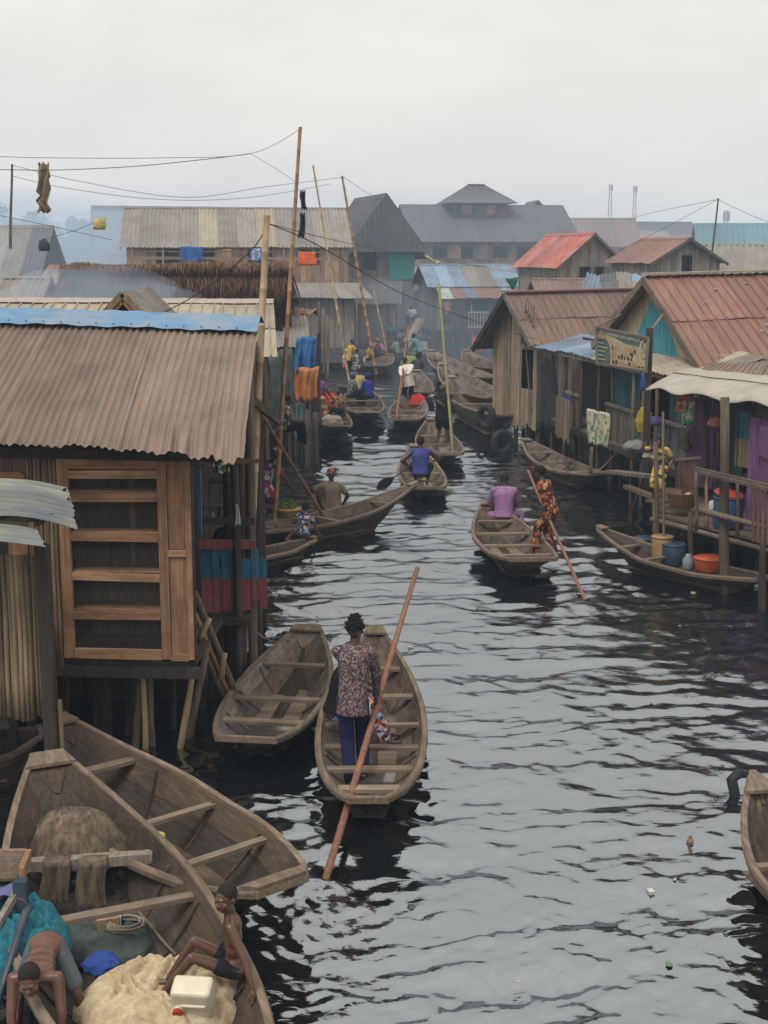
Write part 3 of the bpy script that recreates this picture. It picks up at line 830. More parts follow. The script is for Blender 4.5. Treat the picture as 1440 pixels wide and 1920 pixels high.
# ================================================================== THE PLACE
BLACK = mat('unlit_room_black', (0.012, 0.012, 0.013), (0.008, 0.008, 0.009), rough=0.95, bump=0, rand=0.1)  # near-black colour painted in for the shade of unlit rooms
def frame(o, r):
    c, s = math.cos(r), math.sin(r)
    return lambda u, v, z=0.0: Vector((o[0] + u * c - v * s, o[1] + u * s + v * c, z))

def shack(name, label, o, rot, w, dep, zf, ze, zr, ridge='u', roofm=None, wallm=None, pw=0.16, over=0.35, wins=(), prof='sine', wl=0.1, sheet=0.9,
          joined=True, seed=0, stilt_n=(4, 3), amp=0.014, cat='house', rows=3, front=True, spl=5, trim=None, zlow=None, group=None, ragged=.04, sidewins=()):
    fr = frame(o, rot); base = fr(w / 2, dep / 2, 0)
    root = thing(name, label, cat, base, 0, group); wallm = wallm or GREYWI
    u = fr(1, 0) - fr(0, 0); v = fr(0, 1) - fr(0, 0)
    zl = zlow if zlow is not None else zf
    g = lambda t: ze + (zr - ze) * (1 - abs(2 * t - 1))
    holes = [(a - .03, b + .03, c - .02, d + .02) for (a, b, c, d, *_) in wins]
    if front: planks(root, base, fr(0, 0), fr(w, 0), zl, ze if ridge == 'u' else g, pw, .022, wallm, joined, holes=holes, jit=.04, seed=seed)
    planks(root, base, fr(0, dep), fr(0, 0), zl, g if ridge == 'u' else ze, pw, .022, wallm, joined, jit=.04, seed=seed + 1, holes=[(dep - b, dep - a, c, d) for (a, b, c, d) in sidewins])
    planks(root, base, fr(w, 0), fr(w, dep), zl, g if ridge == 'u' else ze, pw, .022, wallm, joined, jit=.04, seed=seed + 2)
    planks(root, base, fr(w, dep), fr(0, dep), zl, ze if ridge == 'u' else g, pw * 2, .022, wallm, True, jit=.04, seed=seed + 3)
    for (a, b, c, d, *sh) in wins:
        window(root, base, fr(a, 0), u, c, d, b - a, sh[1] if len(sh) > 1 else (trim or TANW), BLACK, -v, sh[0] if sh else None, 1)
    sl = (zr - ze) / ((dep if ridge == 'u' else w) / 2); k = over
    if ridge == 'u':
        roof(root, base, fr(-k, -k, ze - sl * k + .03), fr(w + k, -k, ze - sl * k + .03), fr(-k, dep / 2, zr + .04), fr(w + k, dep / 2, zr + .04), roofm, prof, wl, amp, sheet, ragged, rows, seed=seed, spl=spl)
        roof(root, base, fr(w + k, dep + k, ze - sl * k + .03), fr(-k, dep + k, ze - sl * k + .03), fr(w + k, dep / 2, zr + .04), fr(-k, dep / 2, zr + .04), roofm, prof, wl, amp, sheet * 1.5, ragged, rows, seed=seed + 9, spl=spl)
        ends = ((fr(-k, 0, 0) - fr(0, 0, 0), 0), (fr(w + k, 0, 0) - fr(w, 0, 0), 1))
        for uu in (-k + .02, w + k - .02):
            bar(root, base, fr(uu, -k, ze - sl * k - .04), fr(uu, dep / 2, zr - .03), .04, .12, trim or GREYW, 'barge_board')
            bar(root, base, fr(uu, dep + k, ze - sl * k - .04), fr(uu, dep / 2, zr - .03), .04, .12, trim or GREYW, 'barge_board')
        cap = MB().grid([[fr(uu, dep / 2 + dv, zr + .045 - abs(dv) * sl + .03) for uu in (-k, w * .3, w * .7, w + k)] for dv in (-.16, 0, .16)])
    else:
        roof(root, base, fr(-k, dep + k, ze - sl * k + .03), fr(-k, -k, ze - sl * k + .03), fr(w / 2, dep + k, zr + .04), fr(w / 2, -k, zr + .04), roofm, prof, wl, amp, sheet, ragged, rows, seed=seed, spl=spl)
        roof(root, base, fr(w + k, -k, ze - sl * k + .03), fr(w + k, dep + k, ze - sl * k + .03), fr(w / 2, -k, zr + .04), fr(w / 2, dep + k, zr + .04), roofm, prof, wl, amp, sheet, ragged, rows, seed=seed + 9, spl=spl)
        for uu in (-k, w + k):
            bar(root, base, fr(uu, -k + .02, ze - sl * k - .04), fr(w / 2, -k + .02, zr - .03), .04, .12, trim or GREYW, 'barge_board')
        cap = MB().grid([[fr(w / 2 + du, vv, zr + .045 - abs(du) * sl + .03) for vv in (-k, dep * .5, dep + k)] for du in (-.16, 0, .16)])
    build('ridge_cap', cap, roofm if not isinstance(roofm, (list, tuple)) else roofm[0], root, base)
    nx, ny = stilt_n
    if nx:
        build('floor', MB().poly_prism([fr(0, 0, zf), fr(w, 0, zf), fr(w, dep, zf), fr(0, dep, zf)], (0, 0, .05)), DARKW, root, base)
        stilts(root, base, [tuple(fr(.08 + (w - .16) * i / (nx - 1), .08 + (dep - .16) * j / (ny - 1)).xy) for i in range(nx) for j in range(ny)], zf, .06, seed=seed)
        if zl >= zf: planks(root, base, fr(w, dep * .75), fr(0, dep * .75), -.2, zf, .3, .02, DARKWI, True, gap=.03, jit=.05, name='skirt', seed=seed)  # dark boards added to keep the space under the floor black
    return root, base, fr

# ------------------------------------------------------------------ left: the near house with the brown tin roof
fr = frame((-2.05, 14.5), math.radians(-3)); base = fr(0, 0)
H1 = thing('stilt_house', 'stilt house under a mud brown corrugated roof with blue ridge strip', 'house', base)
def crumple(p, u, v, h):
    q = min(1, max(0, u - .70) / .22); e = max(0, 1 - v / .5)
    d = q * e * (.10 * noise.noise(p * 4.0) + .05 * noise.noise(p * 11.0) - .02 * q) + .03 * noise.noise(p * 1.7) * (1 - v)
    rag_ = max(0, .14 - v) / .14
    p = p + Vector((0, -.16 * rag_ * (noise.noise(Vector((u * 19, 3, 0))) + .6 * noise.noise(Vector((u * 47, 5, 0)))), -.05 * rag_ * (1 + q + noise.noise(Vector((u * 13, 1, 0)))) - .03 * rag_ * q))
    return p + Vector((0, 0, d))
for sgn in (0, 1):
    if sgn == 0: roof(H1, base, fr(-3.3, -.55, 3.50), fr(.66, -.55, 3.47), fr(-3.3, 2.33, 4.70), fr(.42, 2.33, 4.585), TIN_BRN, 'sine', .088, .014, 1.25, .05, 26, seed=3, fun=crumple, spl=8, lift=.003)
    else: roof(H1, base, fr(-.40, 5.2, 3.4), fr(-3.3, 5.2, 3.5), fr(.40, 2.36, 4.585), fr(-3.3, 2.36, 4.70), TIN_BRN, 'sine', .088, .014, 1.25, .05, 6, seed=4)
# blue ridge strip
P = []
for j, (dv, dz) in enumerate(((-.38, -.115), (-.30, -.088), (-.15, -.02), (-.02, .045), (.06, .05), (.3, -.05))):
    P.append([fr(-3.3 + 3.75 * i / 60, 2.34 + dv + (.012 * math.sin(i * 2.1) if j == 0 else 0), 4.70 - .115 * i / 60 + dz + .028 + .007 * math.sin(i * 1.15 + j) + .006 * math.sin(i * .37 + j * 2)) for i in range(61)])
build('ridge_strip', MB().grid(P), CAPBLU, H1, base, smooth=True)
for i in range(17):
    p = fr(-3.15 + i * .21, 2.0, 4.70 - .115 * (i * .21) / 3.6 - .07)
    build('nail_washer', MB().ellip(p + V(0, -.012, .012), (V(.012, 0, 0), V(0, .008, 0), V(0, 0, .008)), 8, 6), DARKW, H1, base)
for v_, n_ in ((.42, 9), (.13, 15)):
    for i in range(n_):
        u_ = -3.0 + 3.4 * (i + .5) / n_ + rnd(-.05, .05); zz = lerp(3.45 - .03 * (u_ + 3.3), 4.70 - .031 * (u_ + 3.3), v_)
        build('roof_nail', MB().ellip(fr(u_, lerp(-.55, 2.33, v_), zz + .022), (V(.016, 0, 0), V(0, .016, 0), V(0, 0, .009)), 7, 5), DARKW, H1, base)
zfl = 1.05
# cage front: posts and rails of fresh timber
for (uu, w) in ((-1.36, .12), (-.30, .10), (-.03, .06)): bar(H1, base, fr(uu, -.03, 1.08), fr(uu, -.03, 3.28), w, .06, NEWW, 'door_post', (0, 1, 0))
for (z, h) in ((3.22, .10), (3.10, .09), (2.86, .10), (2.42, .08), (1.99, .08), (1.57, .085), (1.13, .11)):
    bar(H1, base, fr(-1.30, -.045, z + rnd(-.01, .01)), fr(-.35, -.045, z + rnd(-.012, .012)), .05, h, NEWWX, 'rail')
    if z in (2.86, 2.42, 1.99, 1.57): bar(H1, base, fr(-1.30, .06, z + .05), fr(-.35, .06, z + .05), .16, .02, NEWWX, 'shelf')
# side panel
for (a, b, z0, z1) in ((-.245, -.065, 2.30, 3.27), (-.245, -.065, 1.12, 2.21)):
    build('panel', MB().poly_prism([fr(a, -.035, z0), fr(b, -.035, z0), fr(b, -.035, z1), fr(a, -.035, z1)], (0, .02, 0)), NEWW, H1, base)
bar(H1, base, fr(-.25, -.045, 2.255), fr(-.06, -.045, 2.255), .04, .07, NEWWX, 'rail'); bar(H1, base, fr(-.25, -.045, 1.10), fr(-.06, -.045, 1.10), .04, .07, NEWWX, 'rail')
# inside: slatted back wall, boards, floor, wire mesh
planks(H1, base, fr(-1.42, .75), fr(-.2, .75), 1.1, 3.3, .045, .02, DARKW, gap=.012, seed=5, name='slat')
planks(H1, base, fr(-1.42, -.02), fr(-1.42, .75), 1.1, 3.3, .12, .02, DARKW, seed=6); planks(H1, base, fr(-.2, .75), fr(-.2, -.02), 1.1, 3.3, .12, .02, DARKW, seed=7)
for i in range(5): bar(H1, base, fr(-1.3, .70, 1.2 + i * .13), fr(-.35, .70, 1.2 + i * .13), .02, .12, LOG, 'back_board')
bar(H1, base, fr(-.42, .2, 1.1), fr(-.42, .2, 1.95), .05, .05, DARKW, 'inner_post'); bar(H1, base, fr(-.75, .5, 2.0), fr(-.75, .5, 3.2), .05, .05, TANW, 'inner_post')
mw = MB()
for i in range(48): mw.beam(fr(-1.30 + i * .02, -.012, 1.15), fr(-1.30 + i * .02, -.012, 3.1), .0022, .0022, (0, 1, 0))
for i in range(90): mw.beam(fr(-1.30, -.010, 1.15 + i * .022), fr(-.35, -.010, 1.15 + i * .022), .0022, .0022)
build('wire_mesh', mw, mat('dull_wire', (.16, .14, .12), (.1, .09, .08), bump=0, rand=0), H1, base, kind='stuff')
# slatted wall beside it, carried past the floor
x = -1.74
k = 0
while x < -1.43:
    w = rnd(.028, .05); post(H1, base, fr(x, -.02 - rnd(0, .02), .93 + rnd(-.02, .02)), fr(x + rnd(-.004, .004), -.02, 3.3), w / 2, SLAT if k % 3 else NEWW, .002, 'slat', 6); x += w * .98; k += 1
# left part: door with two panels
planks(H1, base, fr(-3.3, 0), fr(-1.74, 0), 1.05, 3.35, .17, .022, wood('brown_wall_wood', (.24, .15, .10)), seed=8)
for (a, b, c, d) in ((-2.62, -1.80, 3.03, 3.12), (-2.62, -1.80, 1.3, 1.4)): bar(H1, base, fr(a, -.05, (c + d) / 2), fr(b, -.05, (c + d) / 2), .05, .09, NEWWX, 'rail')
for uu in (-1.80, -2.2): bar(H1, base, fr(uu, -.048, 1.3), fr(uu, -.048, 3.1), .07, .045, NEWW, 'door_post', (0, 1, 0))
planks(H1, base, fr(-2.16, -.03), fr(-1.84, -.03), 1.4, 3.02, .16, .02, NEWW, seed=9, name='door_board')
planks(H1, base, fr(-.42, .8), fr(-.42, 4.8), 1.05, 3.35, .16, .022, DARKW, seed=10, joined=False); bar(H1, base, fr(-.03, .05, 1.0), fr(-.03, .05, 3.3), .08, .08, LOGD, 'corner_post', (0, 1, 0))  # side wall boards coloured near black for the unlit porch inside
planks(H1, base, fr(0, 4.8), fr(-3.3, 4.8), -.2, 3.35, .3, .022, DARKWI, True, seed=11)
planks(H1, base, fr(-3.3, 1.9), fr(.0, 1.9), -.3, 1.05, .22, .02, DARKWI, True, seed=12, gap=.02, name='skirt')  # dark boards added under the house so its underside stays black
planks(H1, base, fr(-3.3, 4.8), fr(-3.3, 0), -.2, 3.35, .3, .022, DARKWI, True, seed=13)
build('floor', MB().poly_prism([fr(-3.3, 0, .98), fr(-.0, 0, .98), fr(-.0, 4.8, .98), fr(-3.3, 4.8, .98)], (0, 0, .07)), DARKW, H1, base)
bar(H1, base, fr(-3.2, -.02, .94), fr(.05, -.02, .92), .08, .12, DARKW, 'floor_beam')
bar(H1, base, fr(-3.3, -.1, 3.36), fr(.45, -.1, 3.30), .07, .10, DARKW, 'eave_beam')
for (pa, pb, r, m_) in (((255, 1405), (262, 1240), .045, LOG), ((272, 1408), (264, 1240), .035, BAMB), ((285, 1400), (278, 1240), .04, LOG), ((325, 1370), (324, 1240), .03, LOGD),
                        ((338, 1405), (362, 1240), .04, BAMB), ((352, 1385), (385, 1225), .045, LOG), ((240, 1380), (250, 1240), .04, LOGD), ((180, 1370), (180, 1240), .05, LOGD), ((120, 1370), (120, 1240), .05, LOGD)):
    a = Wz(pa[0], pa[1], 0.0); t = A(pb[0], pb[1], a.y); post(H1, base, a + (a - t) * .4, t + V(0, .1, .03), r, m_, .01, 'stilt')
stilts(H1, base, [tuple(fr(-.2 - .9 * i, .5 + 1.1 * j).xy) for i in range(4) for j in range(4)], .98, .055, seed=2)

# bamboo ladder of leaning canes beside it
LD = thing('bamboo_ladder', 'leaning bamboo canes with short rungs beside the stilt house', 'ladder', Wz(410, 1300, 0))
lb = LD.location.copy()
for (a, b, r, m_) in (((366, 1110), (438, 1290), .040, LOG), ((366, 1150), (428, 1300), .032, BAMBO), ((366, 1180), (420, 1310), .035, LOG)):
    p, q = A(a[0], a[1], 15.2), A(b[0], b[1], 15.6); post(LD, lb, q + (q - p) * .25, p, r, m_, .005, 'cane')
for (a, b) in (((375, 1198), (393, 1160)), ((413, 1275), (422, 1225))): post(LD, lb, A(a[0], a[1], 15.2), A(b[0], b[1], 15.2), .035, BAMB, .005, 'rung')

# ------------------------------------------------------------------ near shed with pale curled tin
S0 = A(60, 1240, 12.7); S0 = V(S0.x, S0.y, 0)
SH1 = thing('slatted_shed', 'slatted bamboo shed with curled pale tin roof sheets and a dark corner post', 'shed', S0)
x = -4.9; k = 0
xr = A(75, 1100, 12.7).x
while x < xr:
    w = rnd(.03, .052); post(SH1, S0, V(x, 12.7 + rnd(-.01, .01), 1.02 + rnd(-.03, .03)), V(x + rnd(-.004, .004), 12.7, 2.62), w / 2, SLAT, .002, 'slat', 6); x += w; k += 1
a, b = Wz(82, 1425, 0), A(80, 975, 12.55); build('corner_post', MB().beam(V(b.x, 12.55, -.5), V(b.x - .02, 12.55, 2.75), .12, .12, (0, 1, 0)), DARKW, SH1, S0)
build('corner_batten', MB().beam(V(b.x + .09, 12.56, .1), V(b.x + .08, 12.56, 1.25), .035, .035, (0, 1, 0)), TANW, SH1, S0)
planks(SH1, S0, (-4.9, 13.9), (-3.85, 13.9), -.2, 2.6, .2, .02, DARKWI, True, seed=14);
build('floor', MB().box(((-3.6 - 4.9) / 2, 13.3, .95), (1.3, 1.2, .08)), DARKW, SH1, S0)
stilts(SH1, S0, [(-3.85, 13.8), (xr - 1, 12.8), (xr - 1, 13.8)], .95, .055, seed=4)
def curled(e0, e1, r0, r1, droop, seed):
    def fn(p, u, v, h):
        q = max(0, u - .72) / .28
        return p + V(-.05 * q * q, -.06 * q, -droop * q * q + .02 * noise.noise(p * 4 + V(seed, 0, 0)))
    return fn
def long_sheet(parent, base, near0, near1, far0, far1, m, droop, seed, n=3):
    """tin with its waves running left to right, stacked in overlapping strips"""
    for i in range(n):
        t0, t1 = i / n, (i + 1.12) / n; P = []
        for j in range(29):
            t = lerp(t0, t1, j / 28); row = []
            for q in range(15):
                u = q / 14; p = lerp(lerp(near0, near1, u), lerp(far0, far1, u), t)
                e = max(0, u - .62) / .38
                p = p + V(-.03 * e * e + (.05 * noise.noise(V(i * 3.3, j * .4, seed)) if q == 14 else 0), 0, .034 * math.sin(2 * PI * j / 28 * 3.0) + .012 * i - droop * e * e * (1.1 - .4 * t) + .02 * noise.noise(V(u * 3, t * 3, seed)))
                row.append(p)
            P.append(row)
        build('roof_sheet', MB().grid(P), m, parent, base, smooth=True)
long_sheet(SH1, S0, A(-250, 975, 12.35), A(150, 962, 12.5), A(-250, 905, 13.3), A(128, 903, 13.5), TIN_CRM, .14, 1)
long_sheet(SH1, S0, A(-250, 1015, 12.0), A(92, 1012, 12.1), A(-250, 968, 12.7), A(60, 970, 12.8), TIN_CRM, .06, 2, 2)
bar(SH1, S0, A(-100, 990, 12.6), A(100, 968, 12.65), .06, .07, LOG, 'roof_beam'); bar(SH1, S0, A(58, 985, 12.5), A(95, 965, 13.0), .05, .06, TANW, 'roof_beam')

# ------------------------------------------------------------------ porch with the painted rail beside the near house
PB = V(-1.9, 16.6, 0)
PO = thing('porch', 'shaded side porch on poles with a blue and pink painted board rail', 'porch', PB)
PBLU = wood('blue_painted_board', (.05, .19, .30), 'z', rand=.25, samt=.4); PPNK = wood('pink_painted_board', (.40, .12, .13), 'z', rand=.2, samt=.4)
y0 = 16.5
pa, pb = A(374, 1015, y0), A(472, 1015, y0)
x = pa.x; i = 0
for w, lo in ((.14, 1.07), (.10, 1.06), (.012, 0), (.13, 1.08), (.11, 1.08), (.13, 1.10), (.10, 1.22), (.10, 1.12)):
    if w > .05:
        zt = 1.86 if i not in (5, 7) else 1.74
        build('rail_board', MB().box((x + w / 2, y0 + rnd(-.008, .008), (1.50 + zt) / 2), (w - .012, .02, zt - 1.50)), PBLU, PO, PB)
        build('rail_board', MB().box((x + w / 2, y0 + .002 + rnd(-.004, .004), (lo + 1.50) / 2), (w - .012, .02, 1.50 - lo)), PPNK, PO, PB)
    x += w; i += 1
bar(PO, PB, V(pa.x, y0 - .03, 1.93), V(pb.x + .05, y0 - .03, 1.93), .06, .11, PPNK, 'top_rail'); bar(PO, PB, A(374, 975, 16.4), A(478, 978, 16.4), .05, .08, DARKW, 'top_rail')
bar(PO, PB, A(372, 868, 16.4), A(486, 864, 16.4), .03, .05, NEWWX, 'cross_bar')
build('floor', MB().box((-2.1, 17.5, 1.0), (.92, 2.4, .08)), DARKW, PO, PB)
for (px, top, bot, Y, r, m_) in ((436, 790, 1290, 16.45, .05, LOGD), (448, 780, 1290, 16.55, .055, LOGD), (463, 700, 1320, 16.6, .06, LOG), (418, 800, 1280, 16.7, .045, LOGD), (472, 640, 1300, 18.2, .07, LOGD), (482, 660, 1200, 19.6, .06, LOGD)):
    t, b_ = A(px, top, Y), A(px, bot, Y); post(PO, PB, V(t.x, Y, -.5), V(t.x + .02, Y, t.z), r, m_, .006, 'pole')
for (px, Y) in ((395, 16.6), (455, 16.6), (440, 17.6), (425, 18.6), (462, 18.8)): post(PO, PB, V(A(px, 1200, Y).x, Y, -.5), V(A(px, 1150, Y).x, Y, 1.0), .05, LOGD, .01, 'stilt')
planks(PO, PB, (-2.7, 20.5), (-1.98, 20.5), 1.0, 3.3, .14, .02, DARKW, seed=21); planks(PO, PB, (-2.4, 18.8), (-1.8, 18.8), -.2, 1.0, .2, .02, DARKWI, True, seed=22, name='skirt')  # skirt: dark boards added to shut light out below the porch
bar(PO, PB, A(376, 1172 - 270, 18), A(430, 902, 18), .25, .03, DARKW, 'shelf'); bar(PO, PB, A(376, 948, 17.2), A(420, 950, 17.2), .2, .03, TANW, 'shelf')
roof(PO, PB, V(-2.4, 16.9, 3.15), V(-1.66, 16.9, 3.1), V(-2.7, 20.8, 3.6), V(-2.0, 20.8, 3.6), TIN_GRY, 'sine', .09, .013, .8, .03, 5, seed=22)
# a leaning board roof edge by the poles
bar(PO, PB, A(458, 742, 17.2), A(525, 795, 17.4), .22, .05, GREYW, 'roof_plank'); bar(PO, PB, A(462, 738, 17.15), A(520, 784, 17.35), .05, .06, TANW, 'roof_edge')
# hanging washing and small goods on the porch
def hang(name, label, cat, a, b, drop, m, Y=None, wav=.03, seed=0, taper=1.0, group=None, n=10):
    """cloth hung from the line a-b"""
    a, b = Vector(a), Vector(b); P = []; d = (b - a); nrm = V(d.y, -d.x, 0).normalized()
    for j in range(9):
        v = j / 8; row = []
        for i in range(n + 1):
            u = i / n; k = .5 + (u - .5) * lerp(1, taper, v)
            p = lerp(a, b, k) + V(.35 * wav * math.sin(v * 5 + seed), 0, -drop * v * (1 + .16 * noise.noise(V(u * 4, seed, 0))) - .25 * wav * math.sin(u * 9 + seed))
            p += nrm * (wav * (math.sin(u * 11 + seed) + .5 * math.sin(u * 23 + v * 3 + seed)) * (.35 + .65 * v) + wav * .6 * noise.noise(V(u * 3, v * 3, seed)))
            row.append(p)
        P.append(row)
    o = build(name, MB().grid(P), m, None, (a + b) / 2, smooth=True); solidify(o, .006); return tag(o, label, cat, group)
GYP = pattern('green_yellow_print', [(.05, .25, .10), (.6, .55, .08), (.7, .68, .6), (.04, .12, .10)], 22)
hang('hanging_cloth', 'green and yellow printed cloth hanging under the torn roof corner', 'cloth', A(396, 838, 15.6), A(428, 838, 15.6), .30, GYP, seed=3)
for i, (px, py, h, c, lab) in enumerate(((382, 972, .17, (.08, .30, .50), 'small blue bottle on the porch shelf'), (398, 972, .14, (.62, .42, .25), 'small tan packet on the porch shelf'), (413, 972, .2, (.10, .13, .09), 'dark green bottle on the porch shelf'))):
    nm = 'packet' if i == 1 else 'bottle'
    o = build(nm, MB().lathe([(.03, 0), (.036, .01), (.036, h * .55), (.014, h * .75), (.014, h)], (0, 0, 0), 12), plastic('small_goods_%d' % i, c), None, A(px, py, 17.2) * 0)
    o.location = A(px, py, 17.2); tag(o, lab, nm)
hang('white_cloth_scrap', 'white pointed cloth scrap hung on the dark porch pole', 'cloth', A(443, 945, 16.35), A(446, 945, 16.35), .26, cloth('offwhite_cloth', (.55, .54, .50)), seed=5, taper=4.0, wav=.01)
hang('blue_curtain', 'faded blue curtain strip at the house corner', 'curtain', A(369, 880, 15.0), A(376, 880, 15.0), .75, cloth('faded_blue_cloth', (.10, .22, .30)), seed=6, wav=.01)

# ------------------------------------------------------------------ tall bamboo poles on the left
def pole(label, a, b, r, m, name='bamboo_pole', Y=None):
    a, b = Vector(a), Vector(b); o = bamboo(None, a, a, b, r, m, name=name); return tag(o, label, 'pole')
t, b_ = A(500, 404, 17.6), A(468, 1060, 17.0)
pole('thick pale bamboo pole leaning beside the brown tin roof', b_ + (b_ - t) * .25, t, .062, BAMB)
t, b_ = A(563, 238, 27), A(530, 745, 26.5)
pole('tallest bamboo pole carrying the wires above the tin roofs', b_ + (b_ - t) * .55, t, .050, BAMBO)
t, b_ = A(587, 310, 50), A(642, 640, 50); pole('slim leaning bamboo pole in front of the long grey roofed house', b_ + (b_ - t) * .3, t, .045, BAMB)
t, b_ = A(641, 330, 62), A(697, 655, 62); pole('bamboo pole leaning before the plank wall with the window', b_ + (b_ - t) * .15, t, .075, BAMBO)
t, b_ = A(22, 308, 45), A(20, 440, 45); pole('thin bare pole on the far grey roof at the picture edge', b_ + (b_ - t) * .2, t, .05, LOG)
t, b_ = A(1346, 372, 70), A(1325, 560, 70); pole('dark wire pole behind the brown gabled shack', b_ + (b_ - t) * .5, t, .06, LOGD)
for (a, b, lab) in (((700, 540), (722, 645), 'thin crossing pole beside the shop jetty'), ((668, 560), (668, 640), 'short upright pole left of the shop jetty')):
    t, b_ = A(a[0], a[1], 72), A(b[0], b[1], 72); pole(lab, b_ + (b_ - t) * .3, t, .06, BAMB)
t, b_ = A(884, 565, 68), A(888, 700, 68); pole('slim pole with orange washing near the moored canoes', b_, t, .05, BAMBO)

# ------------------------------------------------------------------ left: beige ribbed roof house behind the near house
fr = frame((-8.6, 24.3), math.radians(2)); base = fr(3, 1)
H2 = thing('beige_roof_house', 'long low house with a beige ribbed metal roof behind the brown roof', 'house', base)
roof(H2, base, fr(-1, -1.3, 3.72), fr(6.78, -1.3, 3.70), fr(-1, 2.8, 4.50), fr(6.55, 2.8, 4.46), TIN_BEI, 'rib', .21, .032, 1.05, .03, 4, seed=30, tiers=2)
roof(H2, base, fr(6.6, 6.5, 3.7), fr(-1, 6.5, 3.7), fr(6.5, 2.8, 4.46), fr(-1, 2.8, 4.50), TIN_BEI, 'rib', .21, .032, 2.0, .03, 3, seed=31)
P = [[fr(-1 + 7.55 * i / 30, 2.8 + dv, 4.53 - .05 * i / 30 + dz + .02 * noise.noise(V(i * .5, dv, 0))) for i in range(31)] for dv, dz in ((-.24, -.03), (-.12, .02), (0, .05), (.3, 0))]
build('ridge_cap', MB().grid(P), mat('pinkish_cap', (.42, .36, .31), (.33, .27, .23), scale=(3, 3, 3), rand=.02), H2, base, smooth=True)
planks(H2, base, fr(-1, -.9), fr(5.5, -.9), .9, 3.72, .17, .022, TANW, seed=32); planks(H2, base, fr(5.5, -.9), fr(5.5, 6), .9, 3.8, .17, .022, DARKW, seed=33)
planks(H2, base, fr(-1, 3), fr(5.5, 3), -.3, .9, .3, .02, DARKWI, True, seed=34, name='skirt')  # added dark boards that darken the gap below the floor
stilts(H2, base, [tuple(fr(5.4 - 1.1 * i, -.8 + 1.6 * j).xy) for i in range(3) for j in range(4)], .9, .07, seed=35)
build('floor', MB().poly_prism([fr(-1, -.9, .85), fr(5.5, -.9, .85), fr(5.5, 6, .85), fr(-1, 6, .85)], (0, 0, .06)), DARKW, H2, base)
for v_ in (-.9, 1.2, 3.4): post(H2, base, fr(6.35, v_, -.5), fr(6.3, v_, 3.75), .06, LOG, .006, 'eave_post')
# dark little gable in front of it
p0 = A(230, 548, 20); gb = V(p0.x, 20, 0); zr = p0.z; ze = A(175, 600, 20).z - .25; hw = .62
G1 = thing('small_gable_roof', 'small dark gable roof peeking over the blue ridge strip', 'roof', gb); G1['kind'] = 'thing'
for s in (-1, 1):
    roof(G1, gb, V(p0.x + s * hw, 20, ze), V(p0.x + s * hw, 22.5, ze), V(p0.x, 20, zr), V(p0.x, 22.5, zr), TIN_GRY, 'sine', .1, .012, .9, .02, 3, seed=36 + s)
    bar(G1, gb, V(p0.x + s * hw, 19.97, ze - .02), V(p0.x, 19.97, zr - .02), .05, .09, TANW, 'barge_board')
    bar(G1, gb, V(p0.x + s * hw * .8, 20.0, ze - .08), V(p0.x, 20.0, zr - .12), .05, .05, NEWW, 'rafter')
planks(G1, gb, (p0.x - hw, 20.5), (p0.x + hw, 20.5), 1.0, lambda u: ze + (zr - ze) * (1 - abs(2 * u - 1)), .15, .02, DARKW, seed=38)
stilts(G1, gb, [(p0.x - hw, 20.5), (p0.x + hw, 20.5), (p0.x - hw, 22.3), (p0.x + hw, 22.3)], ze, .05, seed=39)

# ------------------------------------------------------------------ raffia screen wall
tb = V(A(330, 500, 38).x, 38, 0); x0, x1 = A(113, 500, 38).x, A(545, 500, 38).x
TH1 = thing('raffia_wall', 'dark brown shaggy raffia thatch wall behind the beige roof', 'wall', tb); TH1['kind'] = 'thing'
THM = mat('raffia', (.12, .062, .040), (.05, .029, .022), scale=(3, 3, 3), rough=.95, bump=.1, rand=.45, island=True)
THM2 = mat('pale_raffia', (.21, .125, .075), (.12, .07, .042), scale=(3, 3, 3), rough=.95, bump=.1, rand=.35, island=True)
rg = random.Random(4)
def strands(n, zt, zb, lean, mname, m, w, yo):
    mb = MB()
    for i in range(n):
        x = rg.uniform(x0, x1); top = zt(x) + rg.uniform(-.12, .06); ln = rg.uniform(.5, 1) * (top - zb)
        y = 38 - yo - rg.uniform(0, .12); dx = rg.gauss(0, lean) * ln; ww = rg.uniform(.5, 1.3) * w
        mb.add([(x - ww, y, top), (x + ww, y, top), (x + dx + ww * .5, y - rg.uniform(0, .15), top - ln * .6), (x + dx - ww * .5, y - .06, top - ln * .6), (x + dx * 1.7, y - rg.uniform(0, .16), top - ln)], [(0, 1, 2, 3), (3, 2, 4)])
    build(mname, mb, m, TH1, tb, kind='stuff')
ztop = lambda x: 5.08 + .03 * math.sin(x * 2.1) + .02 * math.sin(x * 5.3) + (.06 if x > -5.4 else 0)
build('backing', MB().box(((x0 + x1) / 2, 38.1, 3.2), (x1 - x0, .1, 3.8)), THM, TH1, tb)
strands(2600, lambda x: ztop(x) - .15, 3.4, .13, 'thatch', THM, .016, 0); strands(1400, ztop, 4.75, .03, 'thatch_fringe', THM2, .018, .1); strands(1300, lambda x: 4.75, 3.3, .16, 'thatch', THM, .016, .15); strands(260, lambda x: 4.7, 3.6, .2, 'thatch', THM2, .010, .22)
stilts(TH1, tb, [(x0 + .2 + (x1 - x0 - .4) * i / 5, 38.2) for i in range(6)], 3.3, .06, seed=40)

PALEB = wood('pale_brown_beam', (.34, .26, .19), 'x')
